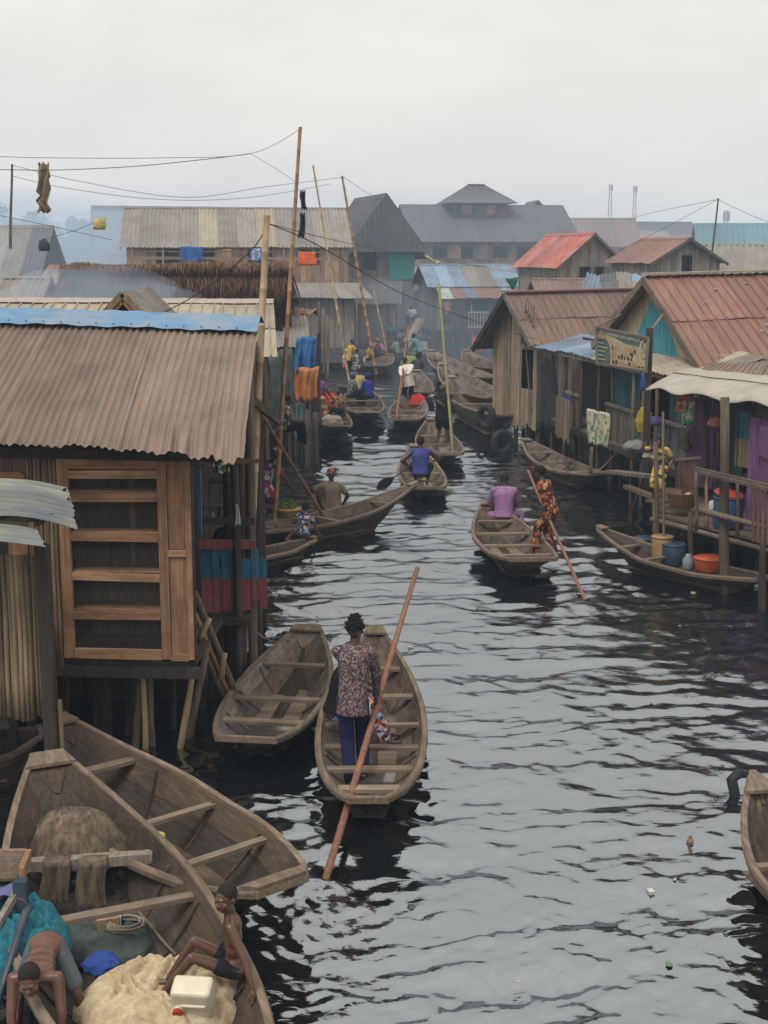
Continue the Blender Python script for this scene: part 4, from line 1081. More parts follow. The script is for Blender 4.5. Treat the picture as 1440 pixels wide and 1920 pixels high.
# ------------------------------------------------------------------ long grey-roofed house with a balcony
p0 = A(236, 455, 70); w = A(655, 455, 70).x - p0.x
H3, b3, f3 = shack('long_house', 'long plank house with weathered grey corrugated roof and a front balcony', (p0.x, 70), math.radians(7), w, 8.0, 1.0, 5.80, 7.72, 'u', [TIN_GRY, TIN_GRY, TIN_GRY, TIN_BEI], wood('tan_wall_row', (.46, .31, .20), 'z', rand=.3, island=True), .24, .3,
    wins=[(1.5, 2.6, 4.9, 5.62), (3.4, 4.4, 4.9, 5.62, NEWW), (6.0, 7.1, 4.9, 5.62), (8.6, 9.6, 4.9, 5.6)], wl=.2, sheet=.95, seed=50, stilt_n=(5, 3), amp=.025, rows=3, trim=TANW)
bar(H3, b3, f3(.3, -.9, 5.18), f3(w - .3, -.9, 5.12), .06, .14, PALEB, 'balcony_rail'); bar(H3, b3, f3(.3, -.9, 5.50), f3(w - .3, -.9, 5.46), .05, .07, TANW, 'balcony_rail')
for i in range(8): bar(H3, b3, f3(.35 + (w - .7) * i / 7, -.9, 3.3), f3(.35 + (w - .7) * i / 7, -.9, 5.60), .09, .09, PALEB, 'balcony_post', (0, 1, 0))
build('balcony_floor', MB().poly_prism([f3(.2, -1, 3.2), f3(w - .2, -1, 3.2), f3(w - .2, 0, 3.2), f3(.2, 0, 3.2)], (0, 0, .1)), GREYW, H3, b3)
BLUC = cloth('blue_cloth', (.04, .14, .45)); hang('blue_cloth_sheet', 'blue cloth hung over the balcony rail of the long house', 'cloth', A(338, 462, 68.8), A(380, 463, 69.3), .72, BLUC, seed=8, wav=.06)
hang('blue_striped_cloth', 'small pale blue striped cloth on the long balcony rail', 'cloth', A(470, 466, 69.5), A(490, 466, 69.7), .6, pattern('blue_white_print', [(.1, .2, .45), (.6, .62, .65), (.2, .3, .5)], 9), seed=9, wav=.05)
hang('orange_shorts', 'orange shorts drying high up beside the tall bamboo pole', 'clothing', A(560, 473, 30), A(592, 473, 30), .27, cloth('orange_cloth', (.75, .17, .07)), seed=10, wav=.02, taper=1.1)

# ------------------------------------------------------------------ slate gable house, turquoise wall
p0 = A(662, 470, 82); w = A(768, 470, 82).x - p0.x + .4
H4, b4, f4 = shack('slate_roof_house', 'two storey plank house with dark slate coloured gable roof and turquoise wall', (p0.x, 82), math.radians(14), w, 7.0, 1.0, 6.05, 8.75, 'v', TIN_DRK, GREYWI, .22, .7,
    wins=[(.55, 1.45, 4.4, 5.5)], wl=.24, sheet=1.2, seed=60, stilt_n=(4, 3), amp=.03, prof='rib')
SLTRI = f4(w / 2, -.8, 8.8)
TURQ = mat('turquoise_paint', (.03, .36, .31), (.025, .28, .25), scale=(2, 2, .5), rough=.6, bump=.05, rand=.04, stain=(.02, .2, .19), samt=.4)
build('painted_wall', MB().poly_prism([f4(w - 1.55, -.06, 3.9), f4(w, -.06, 3.9), f4(w, -.06, 5.95), f4(w - 1.55, -.06, 5.95)], f4(0, .04) - f4(0, 0)), TURQ, H4, b4)
for i in range(6): bar(H4, b4, f4(w - 1.5 + i * .29, -.075, 3.92), f4(w - 1.5 + i * .29, -.075, 5.93), .03, .02, TURQ, 'panel_batten', (0, 1, 0))

# ------------------------------------------------------------------ plank shed over the canal, left
p0 = A(562, 600, 66); w = A(664, 600, 66).x - p0.x
H5, b5, f5 = shack('plank_shed', 'grey plank shed over the water with a sagging corrugated lean-to roof', (p0.x, 66), math.radians(4), w, 5, .95, 3.42, 3.9, 'u', TIN_GRY, PALEW, .14, .3, joined=False, wl=.15, sheet=.8, seed=70, stilt_n=(4, 3), amp=.02)
for i in range(3): bar(H5, b5, f5(-.3, -.3, .42 + i * .22), f5(w + .6, -.3, .40 + i * .22), .03, .19, GREYW, 'low_board')
roof(H5, b5, f5(-.6, -.6, 3.36), f5(w + .95, -.6, 3.30), f5(-.4, 1.5, 4.0), f5(w + .3, 1.5, 4.0), TIN_GRY, 'sine', .15, .02, .8, .06, 3, seed=71)
for i, px in enumerate((598, 606, 613)): t = A(px, 545, 62); post(H5, b5, V(t.x, 62, -.5), V(t.x, 62, 3.3 - .3 * i), .06, LOG, .01, 'mooring_post')

# ------------------------------------------------------------------ tarp shop corner on the left bank
cb = V(A(560, 800, 37.5).x, 37.5, 0); x1 = A(598, 700, 37).x; x0 = x1 - 2.4
H6 = thing('canal_shack', 'dark shack on poles with grey tin roof and hanging tarpaulins at the canal edge', 'shack', cb)
roof(H6, cb, V(x0, 36.4, A(550, 652, 36.4).z), V(A(582, 650, 36.4).x, 36.4, A(582, 650, 36.4).z), V(x0, 39.5, A(540, 580, 39.5).z), V(A(575, 578, 39.5).x, 39.5, A(575, 578, 39.5).z), TIN_GRY, 'sine', .12, .018, .8, .05, 4, seed=80)
P = [[V(x0 + (x1 - x0 - .15) * i / 12, 38.9 + .5 * j / 3, A(560, 585, 39).z + .12 + .18 * noise.noise(V(i * .7, j, 2)) - .1 * abs(j - 1.5)) for i in range(13)] for j in range(4)]
build('thatch_top', MB().grid(P), THM2, H6, cb, smooth=True)
planks(H6, cb, (x0, 37.4), (x1 - .5, 37.4), 1.0, 3.2, .16, .02, TANW, seed=81); planks(H6, cb, (x1 - .1, 37.3), (x1 - .1, 40), 1.0, 3.2, .16, .02, DARKW, seed=82)
build('floor', MB().box(((x0 + x1) / 2, 38.4, .95), (x1 - x0, 3.0, .1)), DARKW, H6, cb)
planks(H6, cb, (x0, 38.6), (x1, 38.6), -.3, .95, .25, .02, DARKWI, True, seed=83, name='skirt')  # dark boards added behind the stilts to block light from the back
for (px, Y, r, z) in ((588, 36.6, .07, 3.2), (577, 36.3, .07, 2.9), (566, 36.5, .06, 3.0), (556, 37.0, .06, 3.1), (545, 36.2, .06, 2.5)): post(H6, cb, V(A(px, 800, Y).x, Y, -.6), V(A(px, 700, Y).x, Y, z), r, LOGD, .01, 'pole')
for (px, Y, z) in ((579, 35.6, 1.45), (592, 35.8, 1.35)): post(H6, cb, V(A(px, 850, Y).x, Y, -.6), V(A(px, 850, Y).x, Y, z), .09, LOGD, .005, 'mooring_post')
bar(H6, cb, A(480, 812, 30), A(560, 805, 33), .05, .07, GREYW, 'hand_rail')
for (a, b, d, c, lab, sd, nm) in (((553, 633), (592, 630), 0.84, (.04, .16, .38), 'blue tarpaulin hung above the orange one at the canal shack', 1, 'tarpaulin'), ((552, 690), (597, 688), 0.88, (.48, .18, .055), 'orange tarpaulin hanging below the blue one at the canal shack', 2, 'tarpaulin')):
    hang(nm, lab, 'tarpaulin', A(a[0], a[1], 36.1 - .05 * sd), A(b[0], b[1], 36.1 - .05 * sd), d, mat('tarp_%d' % sd, c, tuple(q * .75 for q in c), scale=(2, 2, 2), rough=.45, bump=.25, rand=.02, stain=tuple(q * .6 for q in c), samt=.5, sscale=2), seed=sd, wav=.075, n=20, taper=.9 if sd == 2 else 1.05)
hang('grey_green_net_curtain', 'grey green net gathered below the beige roof corner', 'net', A(505, 665, 33), A(552, 650, 34), 1.75, cloth('grey_green_net', (.10, .13, .12)), seed=12, wav=.10, n=18, taper=.8)
hang('blue_grey_cloth', 'faded blue grey cloth hanging under the orange tarpaulin', 'cloth', A(553, 755, 36.2), A(572, 755, 36.2), .9, cloth('blue_grey_cloth', (.11, .17, .20)), seed=13, wav=.06)

# ------------------------------------------------------------------ centre: big house with a roof turret
p0 = A(788, 447, 102); w = A(1098, 447, 102).x - p0.x - .6
H7, b7, f7 = shack('turret_house', 'big two storey wooden house with slate roof and a square turret on top', (p0.x, 102), math.radians(10), w, 9.0, 1.2, 6.55, 8.95, 'u', TIN_DRK, BRNWI, .22, .7,
    wins=[(.9, 2.0, 5.05, 5.95, NEWW, TANW), (2.9, 4.0, 5.0, 5.95, TANW), (5.4, 6.4, 5.05, 5.9), (7.2, 8.2, 5.0, 5.9, NEWW)], wl=.26, sheet=1.3, prof='rib', seed=90, amp=.03, rows=3, trim=TANW)
tu, tw, td = 3.15, 4.0, 3.4; tv = 2.6; tz = 8.35; te = 9.05; tr = 10.45
T = []
for i, (a, b) in enumerate((((tu, tv), (tu + tw, tv)), ((tu + tw, tv), (tu + tw, tv + td)), ((tu, tv + td), (tu, tv)), ((tu + tw, tv + td), (tu, tv + td)))):
    planks(H7, b7, f7(*a), f7(*b), 7.5, te + .08, .25, .02, mat('slate_boards', (.10, .09, .085), (.06, .055, .05), scale=(6, 6, .5), rand=.3, island=True), True, seed=95 + i, name='turret')
for a in (tu + .5, tu + 2.3):
    build('turret_window', MB().poly_prism([f7(a, tv - .04, 8.30), f7(a + .75, tv - .04, 8.30), f7(a + .75, tv - .04, 8.93), f7(a, tv - .04, 8.93)], f7(0, .03) - f7(0, 0)), NEWW, H7, b7)
k = .65; c = [f7(tu - k, tv - k, te), f7(tu + tw + k, tv - k, te), f7(tu + tw + k, tv + td + k, te), f7(tu - k, tv + td + k, te)]
r0, r1 = f7(tu + 1.35, tv + td / 2, tr), f7(tu + tw - 1.35, tv + td / 2, tr)
def hip(parent, base, e0, e1, r0, r1, m, wl, amp, rows=1):
    e0, e1, r0, r1 = map(Vector, (e0, e1, r0, r1)); n = max(2, int((e1 - e0).length / wl)); nr = (e1 - e0).cross(r0 - e0).normalized()
    if nr.z < 0: nr = -nr
    P = [[], []]
    L = (e1 - e0).length; d = (e1 - e0) / L; ua, ub = (r0 - e0).dot(d) / L, (r1 - e0).dot(d) / L
    for i in range(n * 2 + 1):
        u = i / (n * 2); h = nr * (amp if i % 2 else 0); P[0].append(lerp(e0, e1, u) + h)
        if u < ua: P[1].append(lerp(e0, r0, u / ua) + h)
        elif u > ub: P[1].append(lerp(e1, r1, (1 - u) / (1 - ub)) + h)
        else: P[1].append(lerp(e0, e1, u) + (r0 - e0 - d * (r0 - e0).dot(d)) + h)
    build('hip_roof_face', MB().grid(P), m, parent, base)
hip(H7, b7, c[0], c[1], r0, r1, TIN_DRK, .26, .03); hip(H7, b7, c[1], c[2], r1, r1, TIN_DRK, .26, .03); hip(H7, b7, c[2], c[3], r1, r0, TIN_DRK, .26, .03); hip(H7, b7, c[3], c[0], r0, r0, TIN_DRK, .26, .03)
hip(H4, b4, f4(-.75, -.76, 5.48), f4(A(768, 470, 82).x - A(662, 470, 82).x + 1.1, -.76, 5.48), SLTRI, SLTRI, TIN_DRK, .26, .03)
bar(H7, b7, r0 + V(0, 0, .03), r1 + V(0, 0, .03), .2, .08, TIN_DRK, 'ridge_cap')
# grey roof between the slate houses
p0 = A(700, 420, 112)
shack('grey_back_house', 'grey roofed house between the slate gable and the turret house', (p0.x, 112), 0, 3.6, 5, 1.2, 6.6, 8.6, 'u', TIN_DRK, GREYWI, .25, .5, wl=.3, sheet=1.4, prof='rib', seed=98, amp=.03, rows=2)
p0 = A(985, 390, 116)
shack('small_back_roof', 'small grey roof tip behind the turret house', (p0.x - .5, 116), .1, 3, 4, 1.2, 8.3, 9.6, 'v', TIN_DRK, GREYWI, .25, .4, wl=.3, sheet=1.4, seed=99, rows=2)

# ------------------------------------------------------------------ centre: blue-roofed shop with a white balcony rail
p0 = A(812, 600, 76); w = 4.6
H8, b8, f8 = shack('blue_roof_shop', 'shop on stilts with a faded blue tin roof and pale railing', (p0.x, 76), math.radians(9), w, 4.6, 1.25, 3.75, 4.75, 'u', [TIN_BLU, TIN_BLU, TIN_GRY], GREYWI, .2, .4, wl=.16, sheet=.8, seed=100, amp=.02,
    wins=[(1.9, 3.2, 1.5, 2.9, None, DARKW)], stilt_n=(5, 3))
roof(H8, b8, f8(.1, -1.7, 3.05), f8(w + .4, -1.7, 3.05), f8(.1, -.2, 3.62), f8(w + .4, -.2, 3.62), [TIN_GRN, TIN_GRN, TIN_BLU, TIN_RBR], 'sine', .16, .02, .75, .06, 3, seed=101)
WRAIL = mat('pale_rail_paint', (.42, .43, .42), (.3, .3, .3), rough=.7, rand=.1)
build('balcony_floor', MB().poly_prism([f8(1.2, -1.5, 1.3), f8(w + .4, -1.5, 1.3), f8(w + .4, 0, 1.3), f8(1.2, 0, 1.3)], (0, 0, .1)), DARKW, H8, b8)
for z in (1.52, 2.3): bar(H8, b8, f8(1.6, -1.45, z), f8(w + .4, -1.45, z), .05, .07, WRAIL, 'rail')
for i in range(21): bar(H8, b8, f8(1.65 + i * .165, -1.45, 1.5), f8(1.65 + i * .165, -1.45, 2.3), .045, .03, WRAIL, 'baluster', (0, 1, 0))
for uu in (1.3, 2.8, 4.4): post(H8, b8, f8(uu, -1.5, -.5), f8(uu, -1.5, 3.1), .07, LOGD, .005, 'porch_post')
# dark jetty shop in the middle
p0 = A(716, 640, 86)
H9, b9, f9 = shack('jetty_shack', 'low dark shack with junk on its flat grey roof at the canal bend', (p0.x, 86), math.radians(-4), 2.7, 4, .9, 3.25, 3.75, 'u', TIN_GRY, DARKWI, .18, .35, wl=.16, sheet=.8, seed=110, amp=.02, wins=[(.3, 1.2, 1.2, 2.6), (1.5, 2.2, 1.2, 2.5)])
for i in range(5):
    p = f9(rnd(-.1, 2.7), rnd(-.2, .6), 3.45 + .1); tag(build('roof_scrap', MB().box((0, 0, .06), (rnd(.2, .5), rnd(.1, .3), rnd(.06, .16)), rnd(0, 3)), random.choice([WRAIL, TIN_GRY, GREYW]), None, V(0, 0, 0)), 'pale scrap lying on the flat roof of the low dark shack', 'scrap', 'scraps on the flat shack roof').location = p
JT = thing('jetty', 'low plank landing stage in front of the dark shack at the canal bend', 'jetty', V(0, 80, 0))
jb = JT.location.copy()
for i in range(12): bar(JT, jb, V(-1.2 + .42 * i, 77.5, .75 + rnd(-.03, .03)), V(-1.2 + .42 * i, 82, .78), .36, .05, GREYW, 'deck_plank')
stilts(JT, jb, [(-1.1 + 1.0 * i, 77.6 + 3 * j) for i in range(5) for j in range(2)], .75, .06, seed=111)
t, b_ = A(786, 598, 74), A(762, 640, 72); gp = thing('gangplank', 'sloping gangplank leading up to the seated trader', 'plank', b_)
bar(gp, b_, b_, t, .35, .06, TANW, 'board'); bar(gp, b_, b_ + V(.28, 0, .02), t + V(.28, 0, .02), .1, .08, GREYW, 'side_rail')
hang('white_washing', 'white shirt on the washing line at the dark shack', 'clothing', A(748, 563, 83), A(755, 563, 83), .4, cloth('white_cloth', (.6, .62, .64)), seed=20, wav=.03)
hang('red_washing', 'red and white shirt on the washing line at the dark shack', 'clothing', A(757, 564, 83), A(764, 566, 83), .45, pattern('red_white_print', [(.5, .09, .08), (.6, .5, .45), (.4, .15, .12)], 9), seed=21, wav=.03)
hang('orange_washing', 'orange clothes on the slim pole behind the moored canoes', 'clothing', A(888, 632, 67.5), A(904, 640, 67.5), .55, MATS['orange_cloth'], seed=22, wav=.06)

# ------------------------------------------------------------------ right, behind: red and brown gable shacks
p0 = A(1050, 500, 70); w = A(1186, 500, 70).x - p0.x
H10, b10, f10 = shack('red_roof_shack', 'grey plank shack with a red and pinkish tin gable roof', (p0.x, 70), math.radians(21), w * 1.0, 4.6, 2.0, 4.9, 6.35, 'v', [TIN_RED], PALEW, .17, .3, joined=False, wins=[(1.05, 1.75, 4.2, 4.75, None, GREYW), (1.95, 2.5, 4.3, 4.75, GREYW)], wl=.18, sheet=.8, seed=120, amp=.02, rows=3, zlow=.2)
p0 = A(1226, 485, 64); w = A(1362, 485, 64).x - p0.x
H11, b11, f11 = shack('brown_roof_shack', 'grey plank shack with a rusty brown gable roof and patched gable', (p0.x, 64), math.radians(14), w, 4.8, 2.0, 5.1, 6.05, 'v', [TIN_DBR, TIN_RBR], PALEW, .17, .3, joined=False, wl=.18, sheet=.8, seed=130, amp=.02, rows=3, zlow=.2, wins=[(1.5, 1.8, 4.2, 5.3, None, DARKW)])
p0 = A(1210, 540, 46)
H12 = thing('heaped_tin_roof', 'heap of crumpled dark tin and bundled netting behind the gabled houses', 'roof', V(p0.x, 46, 0)); H12['kind'] = 'thing'
def crum(p, u, v, h): return p + V(0, 0, .28 * noise.noise(p * 1.3) + .12 * noise.noise(p * 4))
roof(H12, H12.location, A(1085, 552, 44), A(1240, 552, 44), A(1100, 520, 48), A(1210, 515, 48), [TIN_DRK, TIN_GRY, TIN_BLU], 'sine', .16, .02, .6, .2, 8, seed=131, fun=crum)
stilts(H12, H12.location, [(A(px, 550, 46).x, 46) for px in (1100, 1150, 1200, 1235)], 3.7, .07, seed=132)
planks(H12, H12.location, (A(1085, 552, 46).x, 46), (A(1240, 552, 46).x, 46), .3, 3.8, .25, .02, DARKWI, True, seed=133)

# ------------------------------------------------------------------ right: tall plank house on the canal
Nn, Ff = V(4.25, 38.5, 0), V(3.22, 40.8, 0); g = (Ff - Nn); gl = g.length; g /= gl; uu = V(-g.y, g.x, 0) * -1
uu = V(g.y, -g.x, 0)
mid = (Nn + Ff) / 2; base = mid.copy()
H13 = thing('tall_plank_house', 'tall house of ragged upright planks with dark brown ribbed roof over the canal', 'house', base)
ze, zr = 3.08, 4.28
gz = lambda t: ze + (zr - ze) * (1 - abs(2 * t - 1)) - .02
planks(H13, base, Nn, Ff, lambda u: .52 + .1 * math.sin(u * 9), gz, .105, .022, LITEW, jit=.14, seed=140, holes=[(.25, .85, 1.65, 2.75)], tilt=.012, gap=.008)
planks(H13, base, Nn + uu * .25 , Ff + uu * .25, .9, lambda u: 3.0, .4, .02, BLACK, True, seed=141)  # black boards stand in for the unlit room behind the window
planks(H13, base, Nn + uu * 5, Nn, .8, ze, .16, .022, GREYW, seed=142); planks(H13, base, Ff, Ff + uu * 5, .8, ze, .16, .022, GREYWI, True, seed=143)
ov = uu * -.38
eN, eF = Nn - g * .30, Ff + g * .42
roof(H13, base, eN + ov + V(0, 0, 2.92), eN + uu * 5.4 + V(0, 0, 3.0), mid + ov + V(0, 0, zr + .03), mid + uu * 5.4 + V(0, 0, zr + .10), [TIN_DBR], 'rib', .24, .03, 1.0, .04, 4, seed=144, tiers=2)
roof(H13, base, eF + uu * 5.4 + V(0, 0, 2.7), eF + ov * 1.4 + V(0, 0, 2.62), mid + uu * 5.4 + V(0, 0, zr + .10), mid + ov + V(0, 0, zr + .03), [TIN_DBR], 'rib', .24, .03, 1.2, .06, 5, seed=145)
bar(H13, base, eF + ov * 1.3 + V(0, 0, 2.60), mid + ov * 1.03 + V(0, 0, zr - .05), .05, .16, DARKW, 'barge_board'); bar(H13, base, eN + ov * 1.03 + V(0, 0, 2.86), mid + ov * 1.03 + V(0, 0, zr - .05), .05, .12, GREYW, 'barge_board')
bar(H13, base, mid + ov + V(0, 0, zr + .06), mid + uu * 5.4 + V(0, 0, zr + .13), .3, .05, TIN_RBR, 'ridge_cap')
for i in range(4): bar(H13, base, Nn + g * (.3 + .18 * i) - uu * .05 + V(0, 0, 2.9), Nn + g * (.12 + .14 * i) - uu * .06 + V(0, 0, 4.0 + .06 * i), .09, .02, GREYW, 'loose_plank', (1, 0, 0))
bar(H13, base, Nn + g * .22 - uu * .04 + V(0, 0, 1.0), Nn + g * .66 - uu * .04 + V(0, 0, 3.1), .05, .03, GREYW, 'brace', (1, 0, 0))
stilts(H13, base, [tuple((Nn + g * (.1 + .6 * i) + uu * (.1 + .9 * j)).xy) for i in range(5) for j in range(4)], .8, .06, seed=146)
planks(H13, base, Nn + uu * 1.2, Ff + uu * 1.2, -.3, .8, .25, .02, DARKWI, True, seed=147, name='skirt')  # added dark boards, they black out the view between the stilts
build('floor', MB().poly_prism([Nn + V(0, 0, .75), Ff + V(0, 0, .75), Ff + uu * 5 + V(0, 0, .75), Nn + uu * 5 + V(0, 0, .75)], (0, 0, .07)), DARKW, H13, base)
for k_ in range(5):
    p = lerp(eN + uu * 1.0 + V(0, 0, 2.97), mid + uu * rnd(.8, 4) + V(0, 0, zr), rnd(.2, .9)) + uu * rnd(0, 3)
    tag(build('roof_litter', MB().box((0, 0, .05), (rnd(.06, .14), rnd(.05, .1), .04), rnd(0, 3)), WRAIL, None, V(0, 0, 0)), 'small white litter on the dark ribbed roof of the tall plank house', 'litter', 'white litter on the dark ribbed roof').location = p

# ------------------------------------------------------------------ right: house with the yellow and turquoise gable and its long porch
PA_, PB_, PC_ = A(1003, 650, 37), A(1110, 672, 32.5), A(1300, 714, 26.4)
base = V(6.0, 29, 0)
H14 = thing('painted_gable_house', 'house with red brown ribbed roof and a cream and turquoise painted gable', 'house', base)
nN, nF = V(6.55, 28.0, 0), V(5.49, 34.0, 0); rd = V(math.cos(math.radians(17)), math.sin(math.radians(17)), 0); md = (nN + nF) / 2
CREAM = wood('cream_painted_board', (.56, .47, .29), 'z', rand=.12, samt=.25); TURB = wood('turquoise_painted_board', (.075, .35, .42), 'z', rand=.12, samt=.25)
ze, zr = 3.34, 4.90
gz = lambda t: ze + (zr - ze) * (1 - abs(2 * t - 1)) - .03
planks(H14, base, nN, nF, 2.9, gz, .10, .022, CREAM, seed=150, m2=TURB, split=lambda t: 3.05 + (4.62 - 3.05) * (1 - abs(2 * t - 1) / .55) if abs(2 * t - 1) < .55 else 1.0, gap=.008)
ovr = rd * -.32; gd = (nF - nN).normalized(); e1, e2 = nN - gd * .35, nF + gd * .35
roof(H14, base, e1 + ovr + V(0, 0, 3.14), e1 + rd * 6 + V(0, 0, 3.42), md + ovr + V(0, 0, zr), md + rd * 6 + V(0, 0, zr + .12), TIN_RBR, 'rib', .235, .034, .95, .02, 4, seed=151, tiers=2)
roof(H14, base, e2 + rd * 6 + V(0, 0, 3.42), e2 + ovr + V(0, 0, 3.25), md + rd * 6 + V(0, 0, zr + .12), md + ovr + V(0, 0, zr), TIN_RBR, 'rib', .235, .034, 1.2, .02, 4, seed=152)
bar(H14, base, e1 + ovr * 1.03 + V(0, 0, 3.04), md + ovr * 1.03 + V(0, 0, zr - .08), .05, .17, wood('barge_wood', (.24, .18, .14), 'y'), 'barge_board'); bar(H14, base, e2 + ovr * 1.03 + V(0, 0, 3.15), md + ovr * 1.03 + V(0, 0, zr - .08), .05, .17, MATS['barge_wood'], 'barge_board')
bar(H14, base, md + ovr + V(0, 0, zr + .05), md + rd * 6 + V(0, 0, zr + .18), .34, .05, TIN_BEI, 'ridge_cap')
planks(H14, base, nN + rd * 6, nN, 1.0, 3.4, .2, .02, CREAM, seed=153)
for k_ in range(7):
    p = lerp(lerp(e1 + ovr + V(0, 0, 3.14), e1 + rd * 6 + V(0, 0, 3.42), rnd(.05, .6)), lerp(md, md + rd * 6, .3) + V(0, 0, zr), 0); q = md + rd * rnd(.3, 3) + V(0, 0, zr + .03)
    p = lerp(e1 + rd * rnd(.3, 2.6) + V(0, 0, 3.3), q, rnd(.15, .95)); p = p + V(0, 0, .03)
    tag(build('roof_litter', MB().box((0, 0, .02), (rnd(.04, .10), rnd(.03, .06), .015), rnd(0, 3)), mat('white_litter', (.6, .6, .57), rand=.1), None, V(0, 0, 0)), 'white scrap of litter on the red brown ribbed roof', 'litter', 'white litter on the red brown roof').location = p
# lower brown tin under the eave
roof(H14, base, A(1296, 702, 26.4), A(1560, 712, 23.6), A(1338, 678, 28.0), A(1560, 655, 27.0), TIN_DBR, 'rib', .16, .02, .9, .03, 4, seed=154)
# porch roof strips along the canal
inn = lambda p, k=1.55, dz=.42: p + V(k, .5, dz)
roof(H14, base, PA_, PB_, inn(PA_, 1.3, .3), inn(PB_, 1.4, .3), [TIN_BLU], 'sine', .12, .016, 1.0, .10, 5, seed=155, sag=.03)
roof(H14, base, PB_, PC_, inn(PB_), inn(PC_), [TIN_BEI, TIN_BEI, TIN_GRY], 'sine', .12, .016, .9, .05, 5, seed=156, sag=.02)
bar(H14, base, PA_ + V(.1, 0, -.08), PB_ + V(.1, 0, -.08), .05, .08, LOG, 'eave_pole'); bar(H14, base, PB_ + V(.08, 0, -.08), PC_ + V(.08, 0, -.08), .05, .08, LOG, 'eave_pole')
# porch deck and facade
DZ = 1.18
dl = lambda s, k=0.0, z=DZ: V(lerp(PB_.x, PC_.x, s) + .12 + k, lerp(PB_.y, PC_.y, s) + .2 * k, z)
for i in range(15):
    a, b = dl(-.62 + i * .112), dl(-.62 + (i + .93) * .112)
    build('deck_board', MB().poly_prism([a, b, b + V(1.35, .3, 0), a + V(1.35, .3, 0)], (0, 0, -.05)), LOG, H14, base)
bar(H14, base, dl(-.62, .03, DZ - .12), dl(1.05, .03, DZ - .12), .07, .14, DARKW, 'deck_beam')
TEALW = wood('teal_painted_board', (.10, .24, .26), 'z', rand=.3, samt=.6); 
for (s0, s1, m_, h0) in ((-.62, -.2, DARKW, 0), (-.2, .12, TEALW, 0), (.12, .16, CREAM, 0), (.40, .50, TEALW, 0), (.62, .70, CREAM, 0), (.84, 1.02, TEALW, 0)):
    planks(H14, base, dl(s0, .85), dl(s1, .85), DZ, 3.25, .13, .022, m_, seed=int(160 + s0 * 20), flip=False)
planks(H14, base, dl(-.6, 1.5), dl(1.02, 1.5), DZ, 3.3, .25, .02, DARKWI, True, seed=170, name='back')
for s in (-.6, -.42, -.2, .02, .16, .40, .5, .62, .84, 1.0): post(H14, base, dl(s, .06, -.5), dl(s, .04, 3.0), .045, LOGD if s < .4 else LOG, .008, 'porch_post')
stilts(H14, base, [tuple(dl(s, k).xy) for s in (-.5, -.3, -.1, .1, .3, .5, .7, .9) for k in (.5, 1.1)], DZ, .055, seed=171)
planks(H14, base, dl(-.62, .95), dl(1.05, .95), -.3, DZ - .05, .25, .02, DARKWI, True, seed=172, name='skirt', gap=.02)  # dark boards added below the deck to keep its underside black
def balusters(s0, s1, n, zt, zb, m, k=.05, cap=True, h=.0):
    for i in range(n):
        s = lerp(s0, s1, (i + .5) / n); bar(H14, base, dl(s, k, zb + rnd(-.05, .02)), dl(s + rnd(-.003, .003), k, zt), .05, .025, m, 'baluster', (1, .2, 0))
    if cap: bar(H14, base, dl(s0, k - .02, zt + .02), dl(s1, k - .02, zt + .02), .06, .07, GREYW, 'hand_rail'); bar(H14, base, dl(s0, k + .03, zb + .12), dl(s1, k + .03, zb + .12), .04, .06, GREYW, 'rail')
balusters(.10, .42, 13, 1.98, 1.02, GREYW); balusters(.60, 1.0, 17, 2.0, 1.08, wood('blue_grey_slat', (.22, .24, .24), 'z', rand=.45))
balusters(-.40, -.22, 8, 1.95, .95, TANW)
# shop counter goods: shelf, bundles
bar(H14, base, dl(.52, .9, 2.2), dl(.60, .9, 2.2), .3, .03, GREYW, 'shelf'); bar(H14, base, dl(.52, .9, 1.75), dl(.60, .9, 1.75), .3, .03, GREYW, 'shelf')
# the near porch: purple doors, cream and turquoise tin wall, deck and railing
PUR = wood('purple_painted_door', (.21, .105, .225), 'z', rand=.08, samt=.4)
fx = 6.18
def fac(y0, y1, z0, z1, m, nm, w=.13, t=.03, dx=0.0): planks(H14, base, (fx + dx, y1), (fx + dx, y0), z0, z1, w, t, m, seed=int(y0 * 10), name=nm, gap=.01)
fac(25.2, 26.35, 1.0, 2.75, PUR, 'door_board', .3); fac(20.9, 22.9, .8, 2.75, PUR, 'door_board', .3)
def leaf(a, b, z0, z1, m, nm, w=.2):
    planks(H14, base, a, b, z0, z1, w, .035, m, seed=int(a[0] * 30), name=nm, gap=.008)
leaf((5.74, 26.15), (6.14, 25.6), 1.06, 2.74, PUR, 'door_board'); leaf((6.05, 22.85), (6.36, 22.4), .84, 2.74, PUR, 'door_board')
leaf((6.28, 24.62), (6.47, 24.2), 2.16, 2.78, TURB, 'wall_sheet', .07); leaf((6.28, 24.62), (6.47, 24.2), 1.66, 2.16, CREAM, 'wall_sheet', .07)
fac(23.25, 24.35, 1.9, 2.75, TURB, 'wall_sheet', .11, .02, .35); fac(23.25, 24.35, 1.25, 1.9, CREAM, 'wall_sheet', .11, .02, .35)
fac(20.5, 27, .8, 3.2, DARKW, 'back_board', .2, .02, .9)
for (y, z0, z1) in ((25.15, .8, 3.1), (26.4, .8, 3.1), (22.95, .8, 3.0), (24.5, .8, 3.0)): bar(H14, base, V(fx - .02, y, z0), V(fx - .02, y, z1), .09, .09, DARKW, 'door_frame', (0, 1, 0))
bar(H14, base, V(fx, 20.6, 2.85), V(fx, 27, 2.85), .06, .2, DARKW, 'lintel')
